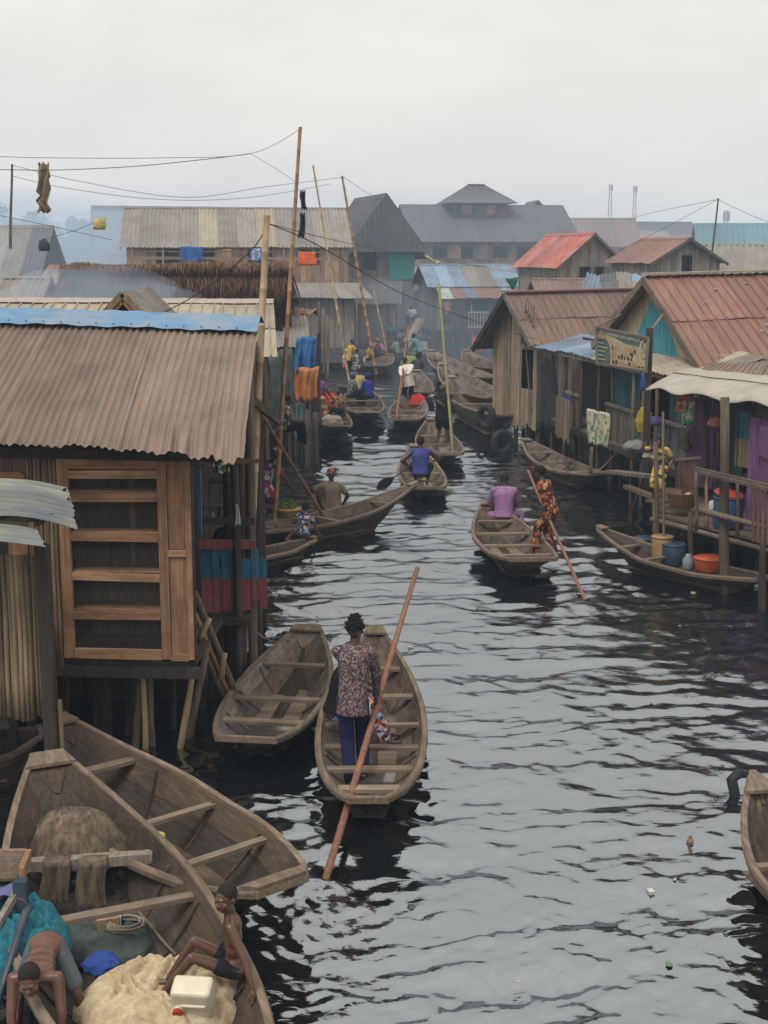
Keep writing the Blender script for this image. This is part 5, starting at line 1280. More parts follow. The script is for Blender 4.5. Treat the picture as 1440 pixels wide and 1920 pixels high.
for (y0, y1, zc) in ((25.25, 26.3, 1.45), (25.25, 26.3, 2.4), (21.1, 22.8, 1.4), (21.1, 22.8, 2.4)): build('door_panel', MB().box((fx - .02, (y0 + y1) / 2, zc), (.03, (y1 - y0) * .7, .5)), PUR, H14, base)
DK = [V(4.82, 24.4, .78), V(6.15, 21.9, .78), V(7.2, 21.9, .78), V(7.2, 27.2, .78), V(5.5, 27.2, .78)]
for i in range(9):
    t0, t1 = i / 9, (i + .92) / 9; a, b = lerp(DK[0], DK[4], t0), lerp(DK[0], DK[4], t1); c, d = lerp(DK[1], DK[3], t1), lerp(DK[1], DK[3], t0)
    build('deck_board', MB().poly_prism([d + V(0, 0, rnd(-.01, .01)), c, b, a], (0, 0, .045)), LOG, H14, base)
for k_, (a, b) in enumerate(((V(4.80, 24.38, .72), V(6.2, 21.8, .70)), (V(4.9, 24.6, .70), V(5.5, 27.2, .70)))): post(H14, base, a, b, .05, LOG, .004, 'deck_beam')
def pst(px, top, bot, Y, r, m_=LOG, nm='porch_post'):
    t, b_ = A(px, top, Y), A(px, bot, Y); post(H14, base, V(b_.x, Y, min(b_.z, -.4) if bot > 1050 else b_.z), V(t.x, Y, t.z), r, m_, .004, nm)
pst(1230, 830, 1200, 23.6, .045); pst(1243, 772, 1180, 23.4, .025, LOG); pst(1295, 960, 1150, 23.2, .05, LOGD)
pst(1358, 745, 1190, 21.8, .085); pst(1325, 705, 900, 25.2, .045, LOGD); pst(1430, 1000, 1200, 20.8, .06, LOGD)
for (px, tp, bt) in ((1306, 885, 995), (1325, 890, 992), (1383, 895, 1010)): pst(px, tp, bt, 21.9, .03, LOG if px != 1325 else BAMBO, 'rail_post')
bar(H14, base, A(1304, 878, 22.1), A(1500, 925, 20.2), .06, .05, GREYW, 'hand_rail'); bar(H14, base, A(1304, 884, 22.0), A(1500, 932, 20.1), .05, .05, TANW, 'hand_rail'); post(H14, base, A(1304, 955, 22.1), A(1500, 1005, 20.4), .05, LOG, .003, 'rail')
for i in range(9):
    px = 1412 + i * 9; t, b_ = A(px, 905 + i * 2, 20.9 - i * .06), A(px, 1015 + i * 2, 20.9 - i * .06); build('baluster', MB().beam(b_, t, .055, .03, (1, 0, 0)), wood('reddish_slat', (.24, .135, .10), 'z', rand=.3), H14, base)
for i in range(8):
    t, b_ = A(1266 + i * 5.6, 862, 24.6 - i * .1), A(1270 + i * 5.4, 945, 24.6 - i * .1); build('baluster', MB().beam(b_, t, .045, .03, (1, 0, 0)), MATS['reddish_slat'], H14, base)
bar(H14, base, A(1262, 862, 24.6), A(1312, 858, 23.8), .04, .05, GREYW, 'hand_rail')
# steps down to the water
bar(H14, base, A(1146, 884, 27.5), A(1222, 893, 25.8), .30, .06, GREYW, 'step'); bar(H14, base, A(1174, 912, 26.5), A(1235, 935, 25.2), .14, .07, LOG, 'step'); bar(H14, base, A(1218, 938, 24.6), A(1248, 942, 24.2), .2, .05, LOG, 'step')
post(H14, base, A(1188, 950, 26.6), A(1208, 893, 26.4), .04, LOG, .005, 'step_post'); post(H14, base, A(1228, 1180, 24.3), A(1228, 940, 24.3), .04, LOG, .005, 'step_post'); post(H14, base, A(1183, 1000, 26.7) , A(1185, 885, 26.7), .035, LOGD, .005, 'step_post')
stilts(H14, base, [(5.3, 24.6), (5.9, 24), (6.4, 23), (6.8, 22.2), (5.8, 26), (6.4, 25), (7, 24)], .72, .06, seed=180)
planks(H14, base, (5.5, 27), (7.2, 23.6), -.3, .74, .25, .02, DARKWI, True, seed=181, name='skirt')  # added dark boards that block light under the near deck
# cream tarp awning
TARP = mat('cream_tarp', (.41, .38, .32), (.33, .305, .25), scale=(1, 1, 1), rough=.6, bump=.2, rand=.02, stain=(.30, .27, .22), samt=.5, sscale=2.5)
b0, b1, c0, c1 = A(1292, 690, 26.6), A(1560, 716, 21.6), A(1210, 722, 25.6), A(1560, 772, 20.4); P = []
for j in range(15):
    v = j / 14; row = []
    for i in range(61):
        u = i / 60; p = lerp(lerp(b0, b1, u), lerp(c0, c1, u), v)
        p += V(0, 0, .012 * math.sin(PI * v) * (1 + .4 * math.sin(u * 16)) - .035 * v ** 3 * (1 + math.cos(u * 26 + .9 * math.sin(u * 7))) - .02 * max(0, v - .9) / .1 + .02 * noise.noise(V(u * 9, v * 4, 0)))
        row.append(p)
    P.append(row)
AW = build('awning', MB().grid(P), TARP, None, (b0 + c1) / 2, smooth=True); solidify(AW, .004); tag(AW, 'cream tarpaulin awning sagging over the purple doors', 'awning')
mb = MB().tube([lerp(lerp(b0, b1, u), lerp(c0, c1, u), .38) + V(0, 0, .014 + .014 * (1 + .4 * math.sin(u * 16))) for u in [i / 30 for i in range(31)]], .008, 5)
tag(build('awning_rope', mb, WIRE, None, b0), 'dark rope tied across the cream awning', 'rope')

# ------------------------------------------------------------------ shop sign
sp = A(1213, 870, 26.9); sb = V(sp.x, 26.9, 0)
SG = thing('shop_sign', 'weathered framed shop sign with green heading on a dark post', 'sign', sb)
st, s1_ = A(1218, 615, 26.9), A(1210, 885, 26.9)
build('sign_post', MB().beam(s1_ + V(0, 0, -.6), st, .12, .12, (0, 1, 0)), DARKW, SG, sb)
q = [A(1120, 682, 28.2), A(1212, 697, 26.75), A(1216, 634, 26.75), A(1119, 613, 28.2)]
ux = (q[1] - q[0]).normalized(); uy = (q[3] - q[0]).normalized(); un = ux.cross(uy).normalized()
if un.y > 0: un = -un
SWd, SHt = (q[1] - q[0]).length, ((q[3] - q[0]).length + (q[2] - q[1]).length) / 2
def sq(x, y, d=0.0): return q[0] + ux * (x * SWd) + lerp(q[3] - q[0], q[2] - q[1], x) * y + un * d
def srect(nm, x0, x1, y0, y1, m, d):
    build(nm, MB().poly_prism([sq(x0, y0, d), sq(x1, y0, d), sq(x1, y1, d), sq(x0, y1, d)], -un * .004), m, SG, sb)
SCR = mat('sign_cream', (.46, .39, .24), (.36, .29, .17), scale=(2, 2, 2), rough=.6, bump=.03, rand=.01, stain=(.22, .17, .11), samt=.5, sscale=4)
SGN = mat('sign_green', (.07, .13, .115), (.05, .10, .09), scale=(3, 3, 3), rough=.6, bump=.03, rand=.02, stain=(.2, .19, .14), samt=.35, sscale=5)
SPL = mat('sign_print_light', (.55, .52, .40), (.45, .42, .33), rand=.1, bump=0); SPD = mat('sign_print_dark', (.06, .045, .03), (.04, .03, .02), rand=.2, bump=0)
SPO = mat('sign_print_orange', (.45, .23, .10), (.4, .2, .09), rand=.05, bump=0)
srect('sign_panel', 0, 1, 0, 1, SCR, 0); srect('heading_band', .01, .99, .82, .97, SGN, .006); srect('subheading_band', .36, .86, .70, .815, SGN, .006)
srect('orange_strip', .02, .34, .74, .815, SPO, .006); srect('list_panel', .01, .27, .05, .72, SGN, .006)
for i in range(11): srect('list_line', .03, .12 + .1 * ((i * 37) % 10) / 10, .085 + i * .056, .105 + i * .056, SPL if i % 2 else SPD, .009)
rg = random.Random(3)
for i in range(15):
    x, y = .31 + .062 * (i % 8), (.46 if i < 8 else .24); srect('tool_picture', x, x + rg.uniform(.02, .042), y, y + rg.uniform(.09, .17), random.choice([SPD, SPD, SPO]), .009)
for i in range(10): srect('caption_line', .32 + .065 * i, .36 + .065 * i, .08, .08 + rg.uniform(.03, .12), random.choice([SPD, SPO]), .009)
def disc(nm, cx_, cy_, rx, ry, m, d):
    build(nm, MB().poly_prism([sq(cx_ + rx * math.cos(a), cy_ + ry * math.sin(a), d) for a in [2 * PI * i / 20 for i in range(20)]], -un * .004), m, SG, sb)
disc('emblem', .915, .74, .062, .17, SPL, .012); disc('emblem_ring', .915, .74, .05, .14, SPD, .015); disc('emblem_face', .915, .74, .044, .125, SPL, .018); disc('emblem', .935, .46, .045, .12, SPD, .009); disc('emblem_face', .935, .46, .038, .105, SCR, .012); disc('tool_picture', .70, .40, .035, .12, SPD, .009)
for i in range(5): srect('emblem_mark', .885 + .012 * (i % 2), .945 - .01 * (i % 3), .66 + i * .035, .68 + i * .035, SPD, .021)
for a, b in ((sq(-.01, 0, .01), sq(1.01, 0, .01)), (sq(-.01, 1, .01), sq(1.01, 1, .01)), (sq(0, -.02, .012), sq(0, 1.02, .012)), (sq(1, -.02, .012), sq(1, 1.02, .012))): bar(SG, sb, a, b, .05, .045, GREYW, 'sign_frame')
def lettering(txt, x0, x1, y0, h, m, parent, base, nm='lettering', org=None):
    cu = bpy.data.curves.new(nm, 'FONT'); cu.body = txt; cu.extrude = 0.002; cu.size = 1.0
    tmp = bpy.data.objects.new(nm, cu); COL.objects.link(tmp); bpy.context.view_layer.update()
    me = bpy.data.meshes.new_from_object(tmp.evaluated_get(bpy.context.evaluated_depsgraph_get()))
    COL.objects.unlink(tmp); bpy.data.objects.remove(tmp)
    xs = [v.co.x for v in me.vertices]; ys = [v.co.y for v in me.vertices]; lx, hx_, ly, hy = min(xs), max(xs), min(ys), max(ys)
    for v in me.vertices:
        fx_, fy_ = (v.co.x - lx) / (hx_ - lx), (v.co.y - ly) / (hy - ly); v.co = org(lerp(x0, x1, fx_), y0 + h * fy_, .014 + v.co.z) - Vector(base)
    me.materials.clear(); me.materials.append(m); return link(nm, me, parent)
lettering('ETS "GNONNATCHO SERVICES"', .07, .86, .838, .115, SPL, SG, sb, org=sq)
post(SG, sb, A(1208, 640, 26.8), A(1242, 590, 28.0), .03, LOG, .003, 'stay'); post(SG, sb, A(1119, 613, 28.2), A(1165, 590, 29.4), .02, LOG, .003, 'stay')

# picture banner on the rail
bq = [A(1103, 832, 30.6), A(1140, 838, 29.4), A(1141, 775, 29.4), A(1101, 766, 30.6)]
P = [[lerp(lerp(bq[0], bq[1], i / 10), lerp(bq[3], bq[2], i / 10), j / 12) + V(-.03 * math.sin(i * .9 + j * .2), -.02, .01 * math.sin(i * 1.1)) for i in range(11)] for j in range(13)]
bm = pattern('picture_banner_print', [(.52, .49, .36), (.52, .49, .36), (.07, .18, .15), (.55, .52, .40), (.16, .26, .20), (.54, .50, .36), (.40, .38, .22)], 13)
o = build('banner', MB().grid(P), bm, None, bq[0], smooth=True); solidify(o, .006); tag(o, 'cream and green printed picture banner hung on the porch rail', 'banner')

# ------------------------------------------------------------------ boats
B1 = boat('canoe poled by the man in the patterned shirt', Wz(704, 1188, .6), Wz(690, 1500, .45), 1.14, .36, .28, .10, (.07, .2, .33, .48, .64, .80), es=.30, eb=.16, seed=1, rnd_end=.6, bilge=(.08, .32))
B2 = boat('empty grey canoe moored between the ladder and the poled canoe', Wz(577, 1186, .55), Wz(462, 1388, .42), 1.12, .36, .24, .08, (.22, .45, .76), es=.55, eb=.30, seed=2, rnd_end=.8, bilge=(.12, .40))
B3 = boat('large empty canoe with broad rails below the near stilt house', Wz(108, 1360, .8), Wz(528, 1668, .58), 1.30, .52, .34, .10, (.05, .25, .5, .80), es=.34, eb=.16, seed=3, sdeck=True, dark=2)
B4 = boat('big fishing canoe loaded with nets and two boys', Wz(90, 1434, .84), Wz(392, 2080, .62), 1.48, .60, .30, .08, (.52,), es=.5, eb=.20, seed=4, ribs=5, floor=False, dark=2)
B5 = boat('long brown canoe crossing with the woman in a head scarf', Wz(778, 916, .7), Wz(430, 1000, .4), 1.02, .38, .42, .05, (.2, .5, .8), es=.45, eb=.10, seed=5)
B6 = boat('small low canoe with the kneeling child', Wz(590, 1014, .3), Wz(395, 1046, .3), .72, .24, .10, .05, (.3,), es=.4, eb=.14, seed=6, dark=1)
B7 = boat('canoe of the paddler in the blue vest', Wz(778, 840, .6), Wz(802, 916, .36), 1.05, .32, .34, .06, (.3, .52, .72), es=.62, eb=.22, seed=7)
B8 = boat('canoe of the man in black with the green pole', Wz(806, 790, .6), Wz(838, 856, .36), 1.16, .36, .3, .06, (.16, .45, .70), es=.62, eb=.14, seed=8)
B9 = boat('canoe of the man in the white hooded top', Wz(775, 738, .6), Wz(757, 790, .4), 1.22, .4, .26, .06, (.25, .5, .75), es=.55, eb=.25, seed=9)
B10 = boat('canoe with the woman in the striped skirt by the tarpaulins', Wz(634, 812, .5), Wz(600, 762, .4), 1.3, .46, .2, .1, (.3, .6), es=.55, eb=.45, seed=10, dark=1)
B11 = boat('canoe with three huddled passengers', Wz(690, 783, .45), Wz(675, 737, .4), 1.35, .42, .16, .1, (.3, .6), es=.5, eb=.4, seed=11, dark=1)
B12 = boat('canoe of the trader in pink beside the plank shed', Wz(731, 672, .55), Wz(680, 690, .4), 1.3, .42, .3, .1, (.35, .65), es=.5, eb=.25, seed=12)
B13 = boat('dark canoe carrying the standing figure in the yellow vest', Wz(678, 720, .5), Wz(642, 728, .4), 1.1, .4, .2, .1, (.5,), es=.5, eb=.25, seed=13, dark=1)
B14 = boat('farthest canoe in the moored row, beak towards the bend', Wz(806, 664, .95), Wz(912, 722, .5), 1.6, .70, .42, .1, (.2, .5, .72, .88), es=.5, eb=.16, seed=14)
B15 = boat('middle canoe in the moored row under the green pole', Wz(828, 690, .95), Wz(940, 762, .5), 1.6, .70, .42, .1, (.2, .45, .66, .86), es=.5, eb=.16, seed=15)
B16 = boat('nearest canoe in the moored row, beside the tyres', Wz(844, 716, .95), Wz(960, 800, .5), 1.55, .74, .4, .1, (.25, .5, .75), es=.5, eb=.16, seed=16)
B17 = boat('canoe tucked behind the moored row near the orange washing', Wz(872, 664, .9), Wz(945, 702, .5), 1.5, .68, .4, .1, (.3, .6, .82), es=.5, eb=.16, seed=17)
B18 = boat('empty dark canoe moored under the picture banner', Wz(985, 830, .55), Wz(1122, 892, .45), 1.0, .36, .26, .14, (.25, .55, .8), es=.3, eb=.2, seed=18)
B19 = boat('long low canoe carrying drums and the orange basin', Wz(1124, 1000, .5), Wz(1430, 1082, .38), .92, .30, .3, .06, (.62, .80), es=.3, eb=.14, seed=19, dark=1)
B20 = boat('canoe of the seated man in the purple tunic', Wz(915, 950, .6), Wz(1000, 1055, .42), 1.2, .38, .28, .1, (.2, .42, .64, .82), es=.62, eb=.2, seed=20, bilge=(.1, .3))
B21 = boat('brown canoe bow entering at the picture edge', Wz(1412, 1458, .75), Wz(1700, 1790, .5), 1.0, .46, .3, .1, (.3, .6), es=.5, eb=.05, seed=21, deck=.09)
B22 = boat('grey canoe behind the man in the white hooded top', Wz(775, 700, .55), Wz(790, 738, .4), 1.2, .4, .26, .06, (.3, .6), es=.6, eb=.5, seed=22)
B23 = boat('far canoe with trade goods at the landing stage', Wz(735, 655, .5), Wz(830, 660, .5), 1.2, .4, .2, .1, (.3, .6), es=.4, eb=.2, seed=23, dark=1)
B24 = boat('dark log canoe half hidden behind the corner post', Wz(78, 1372, .5), Wz(-160, 1400, .5), .8, .4, .1, .1, (.4,), es=.4, eb=.2, seed=24)
for (a, am, lam, ext) in ((Wz(603, 1672), .018, .22, .8), (Wz(690, 1520), .012, .4, 1.6), (Wz(1098, 1130), .014, .3, 1.2), (Wz(1010, 1080), .012, .5, 2.0), (Wz(790, 930), .014, .6, 2.4), (Wz(625, 1005), .012, .4, 1.4), (Wz(745, 805), .014, .9, 3.0), (Wz(840, 870), .014, .8, 3.0), (Wz(1290, 1110), .008, .4, 2.5)):
    RINGS.append((a.x, a.y, am, lam, ext))
for lab, pts_ in (('slack mooring rope from the grey canoe to the porch stilts', [Wz(545, 1200, .55), Wz(500, 1215, .25), A(462, 1165, 16.5)]), ('mooring rope from the big net canoe to the shed post', [Wz(95, 1425, .8), Wz(88, 1415, .7), A(85, 1380, 12.62)]), ('mooring rope of the empty canoe under the picture banner', [Wz(1118, 885, .5), Wz(1140, 870, .5), A(1165, 835, 30)])):
    mb = MB(); a_, b_, c_ = pts_; mb.tube([lerp(lerp(a_, b_, t), lerp(b_, c_, t), t) for t in [i / 12 for i in range(13)]], .012, 6); tag(build('mooring_rope', mb, ROPE, None, a_, smooth=True), lab, 'rope')
# debris on canoes: pale gear
LOOSE = thing('boat_curved_prow_guard', 'dark curved rubber guard hooked over the canoe bow at the picture edge', 'guard', Wz(1380, 1540, 0)); lb = LOOSE.location.copy()
pts = [A(1405, 1452, 13.4), A(1385, 1450, 13.35), A(1372, 1462, 13.3), A(1378, 1490, 13.3), A(1386, 1535, 13.3)]
build('guard', MB().tube(pts, [.04, .055, .06, .055, .045], 8), RUBBER, LOOSE, lb, smooth=True)

# ------------------------------------------------------------------ people
def at(px, py, z): return Wz(px, py, z)
def loc_of(w, root_loc, rz):
    d = Vector(w) - Vector(root_loc); c, s = math.cos(-rz), math.sin(-rz); return (d.x * c - d.y * s, d.x * s + d.y * c, d.z)
def stick(name, label, a, b, r, m, cat='pole'):
    a, b = Vector(a), Vector(b); o = build(name, MB().tube([lerp(a, b, i / 6) + V(.006 * math.sin(i), 0, 0) for i in range(7)], [r * (1 - .2 * i / 6) for i in range(7)], 9), m, None, a, smooth=True); return tag(o, label, cat)
PRINT1 = pattern('purple_speckled_print', [(.085, .058, .068), (.22, .155, .15), (.045, .033, .045), (.12, .07, .075), (.27, .225, .205), (.06, .045, .062)], 75)
NAVY = cloth('navy_cloth', (.022, .026, .085))
# the man poling in front
L1 = at(664, 1466, .1); bs = at(603, 1672, -.05); hp = A(708, 1318, 13.72)
k_ = 1.0
while True:                                                             # the pole runs on past his hands to its full length
    tp = bs + (hp - bs) * k_; dd = HC - tp.z; yy = 960 + F_PX * (-tp.y * ST + dd * CT) / (tp.y * CT + dd * ST)
    if yy < 1066 or k_ > 3: break
    k_ += .01
stick('boat_pole', 'long reddish wooden pole held by the man in the patterned shirt', bs - (hp - bs) * .1, tp, .036, POLER)
hR = loc_of(hp, L1, 0); hL = loc_of(bs + (hp - bs) * 1.08, L1, 0)
person('man standing in a purple speckled shirt and navy trousers poling a canoe', L1, 0, 1.72, (-.01, -.02, .93), up=(.04, .10, 1), head=(-.25, -.1, .0), hands=((hL[0] - .06, hL[1] - .04, hL[2] + .02), (hR[0] - .01, hR[1] - .07, hR[2] + .03)),
       elbow=((-1, -.2, -.5), (1, -.5, -.3)), feet=((-.04, -.12, .075), (.09, .10, .075)), shirt=PRINT1, sleeve='long', bottom=NAVY, hair='spiky', voxel=.008, shirt_len=1.15, slim=.92)
MULTI = pattern('bright_geometric_print', [(.09, .20, .52), (.60, .22, .06), (.55, .55, .52), (.03, .03, .04), (.25, .06, .05), (.35, .45, .62)], 26)
BLK = cloth('black_cloth', (.014, .014, .016))
L2 = at(630, 1402, .1)
person('seated passenger in black with bright printed trousers, half hidden behind the poling man', L2, math.radians(-76), 1.66, (0, 0, .46), up=(0, .25, 1), hands=((-.10, .42, .60), (.26, .12, .45)), feet=((-.1, .58, .10), (.14, .52, .10)), knee=((0, .4, 1), (0, .4, 1)),
       shirt=BLK, sleeve='none', bottom=MULTI, hair='short', voxel=.009)
# the boy on the rail of the net canoe
L3 = Wz(440, 1824, .62); L3.z = 0
RZ3 = math.radians(97)
person('shirtless boy in dark shorts sitting on the side of the net canoe', L3, RZ3, 1.27, (0, 0, .70), up=(-.03, .03, 1), fwd=(.0, 1, 0), head=(.75, .12, 0), hands=(loc_of(Wz(474, 1856, .67), L3, RZ3), (.16, .02, .62)), elbow=((-.7, -1, 0), (.7, -1, 0)),
       feet=((-.04, .47, .54), (.12, .44, .55)), knee=((-.1, .1, 1), (.1, .1, 1)), bottom=cloth('dark_shorts', (.016, .018, .022)), blen='short', hair='short', voxel=.006, skin=SKINB, face=True, slim=.86, leg_cut=.35, grip=(True, False))
# bending boy
L4 = V(-2.27, 8.5, .10)
person('shirtless boy with grey shorts bending down over the nets', L4, math.radians(186), 1.38, (.0, -.18, .68), up=(.05, 1, -.02), fwd=(0, -.1, -1), head=(.0, -.3, .1), hands=((-.14, .42, .12), (.12, .48, .10)), elbow=((-1, .2, .2), (1, .2, .2)), feet=((-.28, -.12, .07), (.22, -.16, .07)), knee=((-.4, 1, 0), (.3, 1, 0)),
       bottom=cloth('grey_shorts', (.10, .12, .13)), blen='short', hair='short', voxel=.007, skin=SKINB, slim=.92)
# purple tunic
PURT = cloth('purple_tunic', (.36, .19, .36)); L5 = at(944, 1008, .1)
person('man in a lilac long sleeved tunic sitting with his back turned', L5, math.radians(-4), 1.72, (0, 0, .46), up=(0, .12, 1), head=(0, .25, 0), hands=((-.13, .38, .52), (.12, .38, .52)), feet=((-.24, .02, .10), (.26, .05, .10)), knee=((-.3, 1, .6), (.3, 1, .6)), elbow=((-1, -.5, -.3), (1, -.5, -.3)),
       shirt=PURT, sleeve='long', bottom=PURT, hair='short', voxel=.011, shirt_len=1.3, slim=1.1)
BATIK = pattern('orange_brown_batik', [(.09, .022, .016), (.34, .12, .04), (.05, .018, .015), (.24, .05, .025), (.45, .24, .08), (.07, .02, .018)], 20, warp=.1)
L6 = at(1019, 1042, .13); RZ6 = math.radians(58); bs = at(1099, 1131, -.05); hp = A(1036, 992, L6.y - .05); tp = A(990, 882, L6.y + 1.6)
hp = lerp(bs, tp, .58)
stick('boat_pole', 'wooden pole held by the stooping figure in orange batik', bs - (tp - bs).normalized() * .3, tp, .03, POLER)
person('stooping figure in an orange brown batik outfit pushing a pole', L6, RZ6, 1.66, (.02, -.10, .88), up=(0, .30, 1), head=(.1, .1, 0), hands=(loc_of(hp + V(0, 0, .05), L6, RZ6), loc_of(lerp(bs, tp, .50), L6, RZ6)), feet=((-.1, .10, .075), (.12, -.16, .075)), knee=((0, 1, .2), (0, 1, .2)),
       shirt=BATIK, sleeve='long', bottom=BATIK, hair='afro', voxel=.012, shirt_len=1.3)
# paddler in the blue vest
L7 = at(792, 918, .12); BVEST = cloth('blue_vest', (.07, .085, .30))
hL, hR = loc_of(A(765, 888, L7.y + .15), L7, 0), loc_of(A(820, 880, L7.y + .35), L7, 0)
person('paddler in a blue sleeveless vest seen from behind', L7, 0, 1.74, (-.05, 0, .42), up=(0, .08, 1), head=(0, .15, 0), hands=((-.30, .10, .50), (.30, .35, .62)), elbow=((-1, -.6, 0), (1, -.5, -.3)), feet=((-.12, .5, .10), (.12, .5, .10)), knee=((-.4, .4, 1), (.4, .4, 1)),
       shirt=BVEST, sleeve='none', bottom=BLK, hair='afro', voxel=.012, slim=1.12, blen='short')
pd = thing('paddle', 'broad black paddle of the man in the blue vest', 'paddle', A(720, 912, L7.y - .2)); pb = pd.location.copy()
h0 = L7 + V(-.28, .12, .5); tipp = A(706, 916, L7.y - .15); dv = (tipp - h0).normalized(); bl = tipp - dv * .46
build('shaft', MB().tube([h0 - dv * .25, h0, bl], .018, 8), LOGD, pd, pb)
sdv = dv.cross(V(0, 1, .3)).normalized()
build('blade', MB().poly_prism([bl + sdv * .02, bl + dv * .14 + sdv * .11, bl + dv * .30 + sdv * .12, bl + dv * .44 + sdv * .05, bl + dv * .47, bl + dv * .44 - sdv * .05, bl + dv * .30 - sdv * .12, bl + dv * .14 - sdv * .11, bl - sdv * .02], dv.cross(sdv) * .015), RUBBER, pd, pb)
# man in black, green pole
L8 = at(828, 838, .13); a, b = at(851, 872, -.1), A(823, 532, L8.y + 1.2)
stick('boat_pole', 'tall green bamboo pole held upright by the man in black', a - (b - a) * .05, b, .045, BAMBG)
g1, g2 = A(846, 742, lerp(a, b, .4).y), A(846, 778, lerp(a, b, .28).y)
person('man in black shorts and shirt with a cap holding up the green pole', L8, math.radians(-18), 1.74, (0, 0, .93), up=(.02, .03, 1), head=(.0, -.1, 0), hands=(loc_of(g2, L8, math.radians(-18)), loc_of(g1, L8, math.radians(-18))), elbow=((-1, -.2, -.5), (1, -.2, -.5)), feet=((-.13, 0, .08), (.13, .06, .08)),
       shirt=BLK, sleeve='short', bottom=BLK, blen='short', hair='cap', wrap=cloth('olive_cap', (.10, .09, .06)), voxel=.013, slim=1.08, shirt_len=1.2)
# man in white hooded top
L9 = at(764, 767, .14); a, b = at(740, 803, -.05), A(766, 612, L9.y + 3.0); RZ9 = math.radians(10)
stick('boat_pole', 'reddish pole held by the man in the white hooded top', a, b, .042, POLER)
WHT = cloth('cream_white_top', (.74, .71, .60), dark=.85)
person('man leaning over in a cream white hooded top and black trousers', L9, RZ9, 1.84, (.03, -.04, .98), up=(-.14, .14, 1), head=(.2, .35, 0), hands=(loc_of(lerp(a, b, .47), L9, RZ9), loc_of(lerp(a, b, .36), L9, RZ9)), elbow=((-1, -.3, -.8), (.6, .3, -1)), feet=((-.10, .06, .08), (.14, -.08, .08)),
       shirt=WHT, sleeve='long', bottom=BLK, hair='short', voxel=.011, slim=1.0, shirt_len=1.1)
# woman with head scarf, rowing
L10 = at(622, 968, .12); TANB = cloth('khaki_blouse', (.27, .215, .155)); SCARF = pattern('brown_head_scarf', [(.16, .05, .035), (.42, .30, .20), (.08, .03, .025), (.30, .14, .09)], 30)
person('woman in a khaki blouse and brown patterned head scarf sitting in the long canoe', L10, math.radians(14), 1.62, (0, 0, .22), up=(.02, .06, 1), hands=((-.45, .30, .36), (.30, .22, .22)), elbow=((-1, -.5, .2), (1, -.6, -.4)), feet=((-.1, .5, .1), (.1, .5, .1)), knee=((-.2, .4, 1), (.2, .4, 1)),
       shirt=TANB, sleeve='short', bottom=TANB, blen='wrap', hair='wrap', wrap=SCARF, voxel=.011, slim=1.08)
# child kneeling on the small canoe
L11 = at(572, 1018, .26); KID = pattern('blue_orange_flower_print', [(.03, .035, .11), (.52, .20, .07), (.05, .06, .16), (.55, .5, .42), (.10, .28, .36), (.04, .04, .10)], 26)
person('child in a blue and orange flowered dress kneeling on the small canoe', L11, math.radians(-20), 1.16, (-.02, 0, .20), up=(.02, .10, 1), head=(0, .2, 0), hands=((-.18, .25, .35), (.24, .12, .12)), feet=((-.34, -.04, .06), (-.24, -.14, .06)), knee=((0, 1, .4), (1, .6, .2)),
       shirt=KID, sleeve='short', bottom=KID, blen='short', hair='afro', voxel=.009, shirt_len=1.1, skin=SKINB)
stick('stick_paddle', 'thin dark stick paddle of the kneeling child', A(575, 985, L11.y), at(594, 1040, -.05), .018, LOGD, 'paddle')
# woman in the red and white dress on the canoe by the porch
REDP = pattern('red_white_leaf_print', [(.50, .50, .52), (.32, .025, .04), (.06, .05, .09), (.42, .42, .46), (.36, .03, .045), (.10, .09, .14), (.55, .54, .55)], 12, warp=.06)
L12 = at(505, 985, .15); a, b = at(628, 1004, -.1), A(470, 742, L12.y - 1.5)
stick('boat_pole', 'slanting pole held by the woman in the red and white dress', a, b, .035, POLER)
RZ12 = math.radians(-62)
person('woman in a red and white leaf print dress bending by the porch poles', L12, RZ12, 1.62, (-.02, -.10, .84), up=(0, .45, 1), head=(0, .3, 0), hands=(loc_of(lerp(a, b, .62), L12, RZ12), (.22, .52, .55)), elbow=((-.5, 0, -1), (1, 0, -.6)), feet=((-.1, 0, .08), (.12, -.05, .08)),
       shirt=REDP, sleeve='short', bottom=REDP, blen='wrap', hair='wrap', wrap=SCARF, voxel=.012, slim=1.1)
def sitter(label, px, py, rz, shirt, H=1.62, seat=.45, z=.12, sleeve='short', bottom=None, hair='short', wrap=None, hands=((-.16, .34, .52), (.16, .34, .52)), vox=.016, slim=1.05, group=None, up=(0, .15, 1), skin=None):
    return person(label, at(px, py, z), rz, H, (0, 0, seat), up=up, hands=hands, feet=((-.11, .44, .10), (.11, .44, .10)), knee=((-.2, .4, 1), (.2, .4, 1)), shirt=shirt, sleeve=sleeve, bottom=bottom or BLK, blen='wrap' if wrap else 'long', hair=hair, wrap=wrap, voxel=vox, slim=slim, group=group, skin=skin)
PURB = cloth('violet_blouse', (.24, .06, .30)); STRIPE = bands('striped_wrapper', [(.38, .05, .06), (.42, .25, .07), (.06, .16, .08), (.30, .04, .05), (.45, .30, .08)], 2, 2.2)
person('woman in a violet blouse and striped wrapper standing by the tarpaulins', at(601, 797, .2), math.radians(-60), 1.62, (0, 0, .88), up=(0, .06, 1), hands=((-.1, .3, .8), (.2, .3, .85)), shirt=PURB, sleeve='short', bottom=STRIPE, blen='wrap', hair='short', voxel=.016, slim=1.05)
sitter('person in an ochre print sitting in the canoe by the tarpaulins', 638, 795, math.radians(150), pattern('ochre_print', [(.28, .16, .05), (.07, .04, .025), (.36, .24, .09), (.1, .06, .03)], 22), hair='short')
sitter('person in a hooded royal blue top in the huddled canoe', 692, 764, math.radians(40), cloth('royal_blue', (.03, .04, .28)), hair='wrap', wrap=MATS['royal_blue'], sleeve='long')
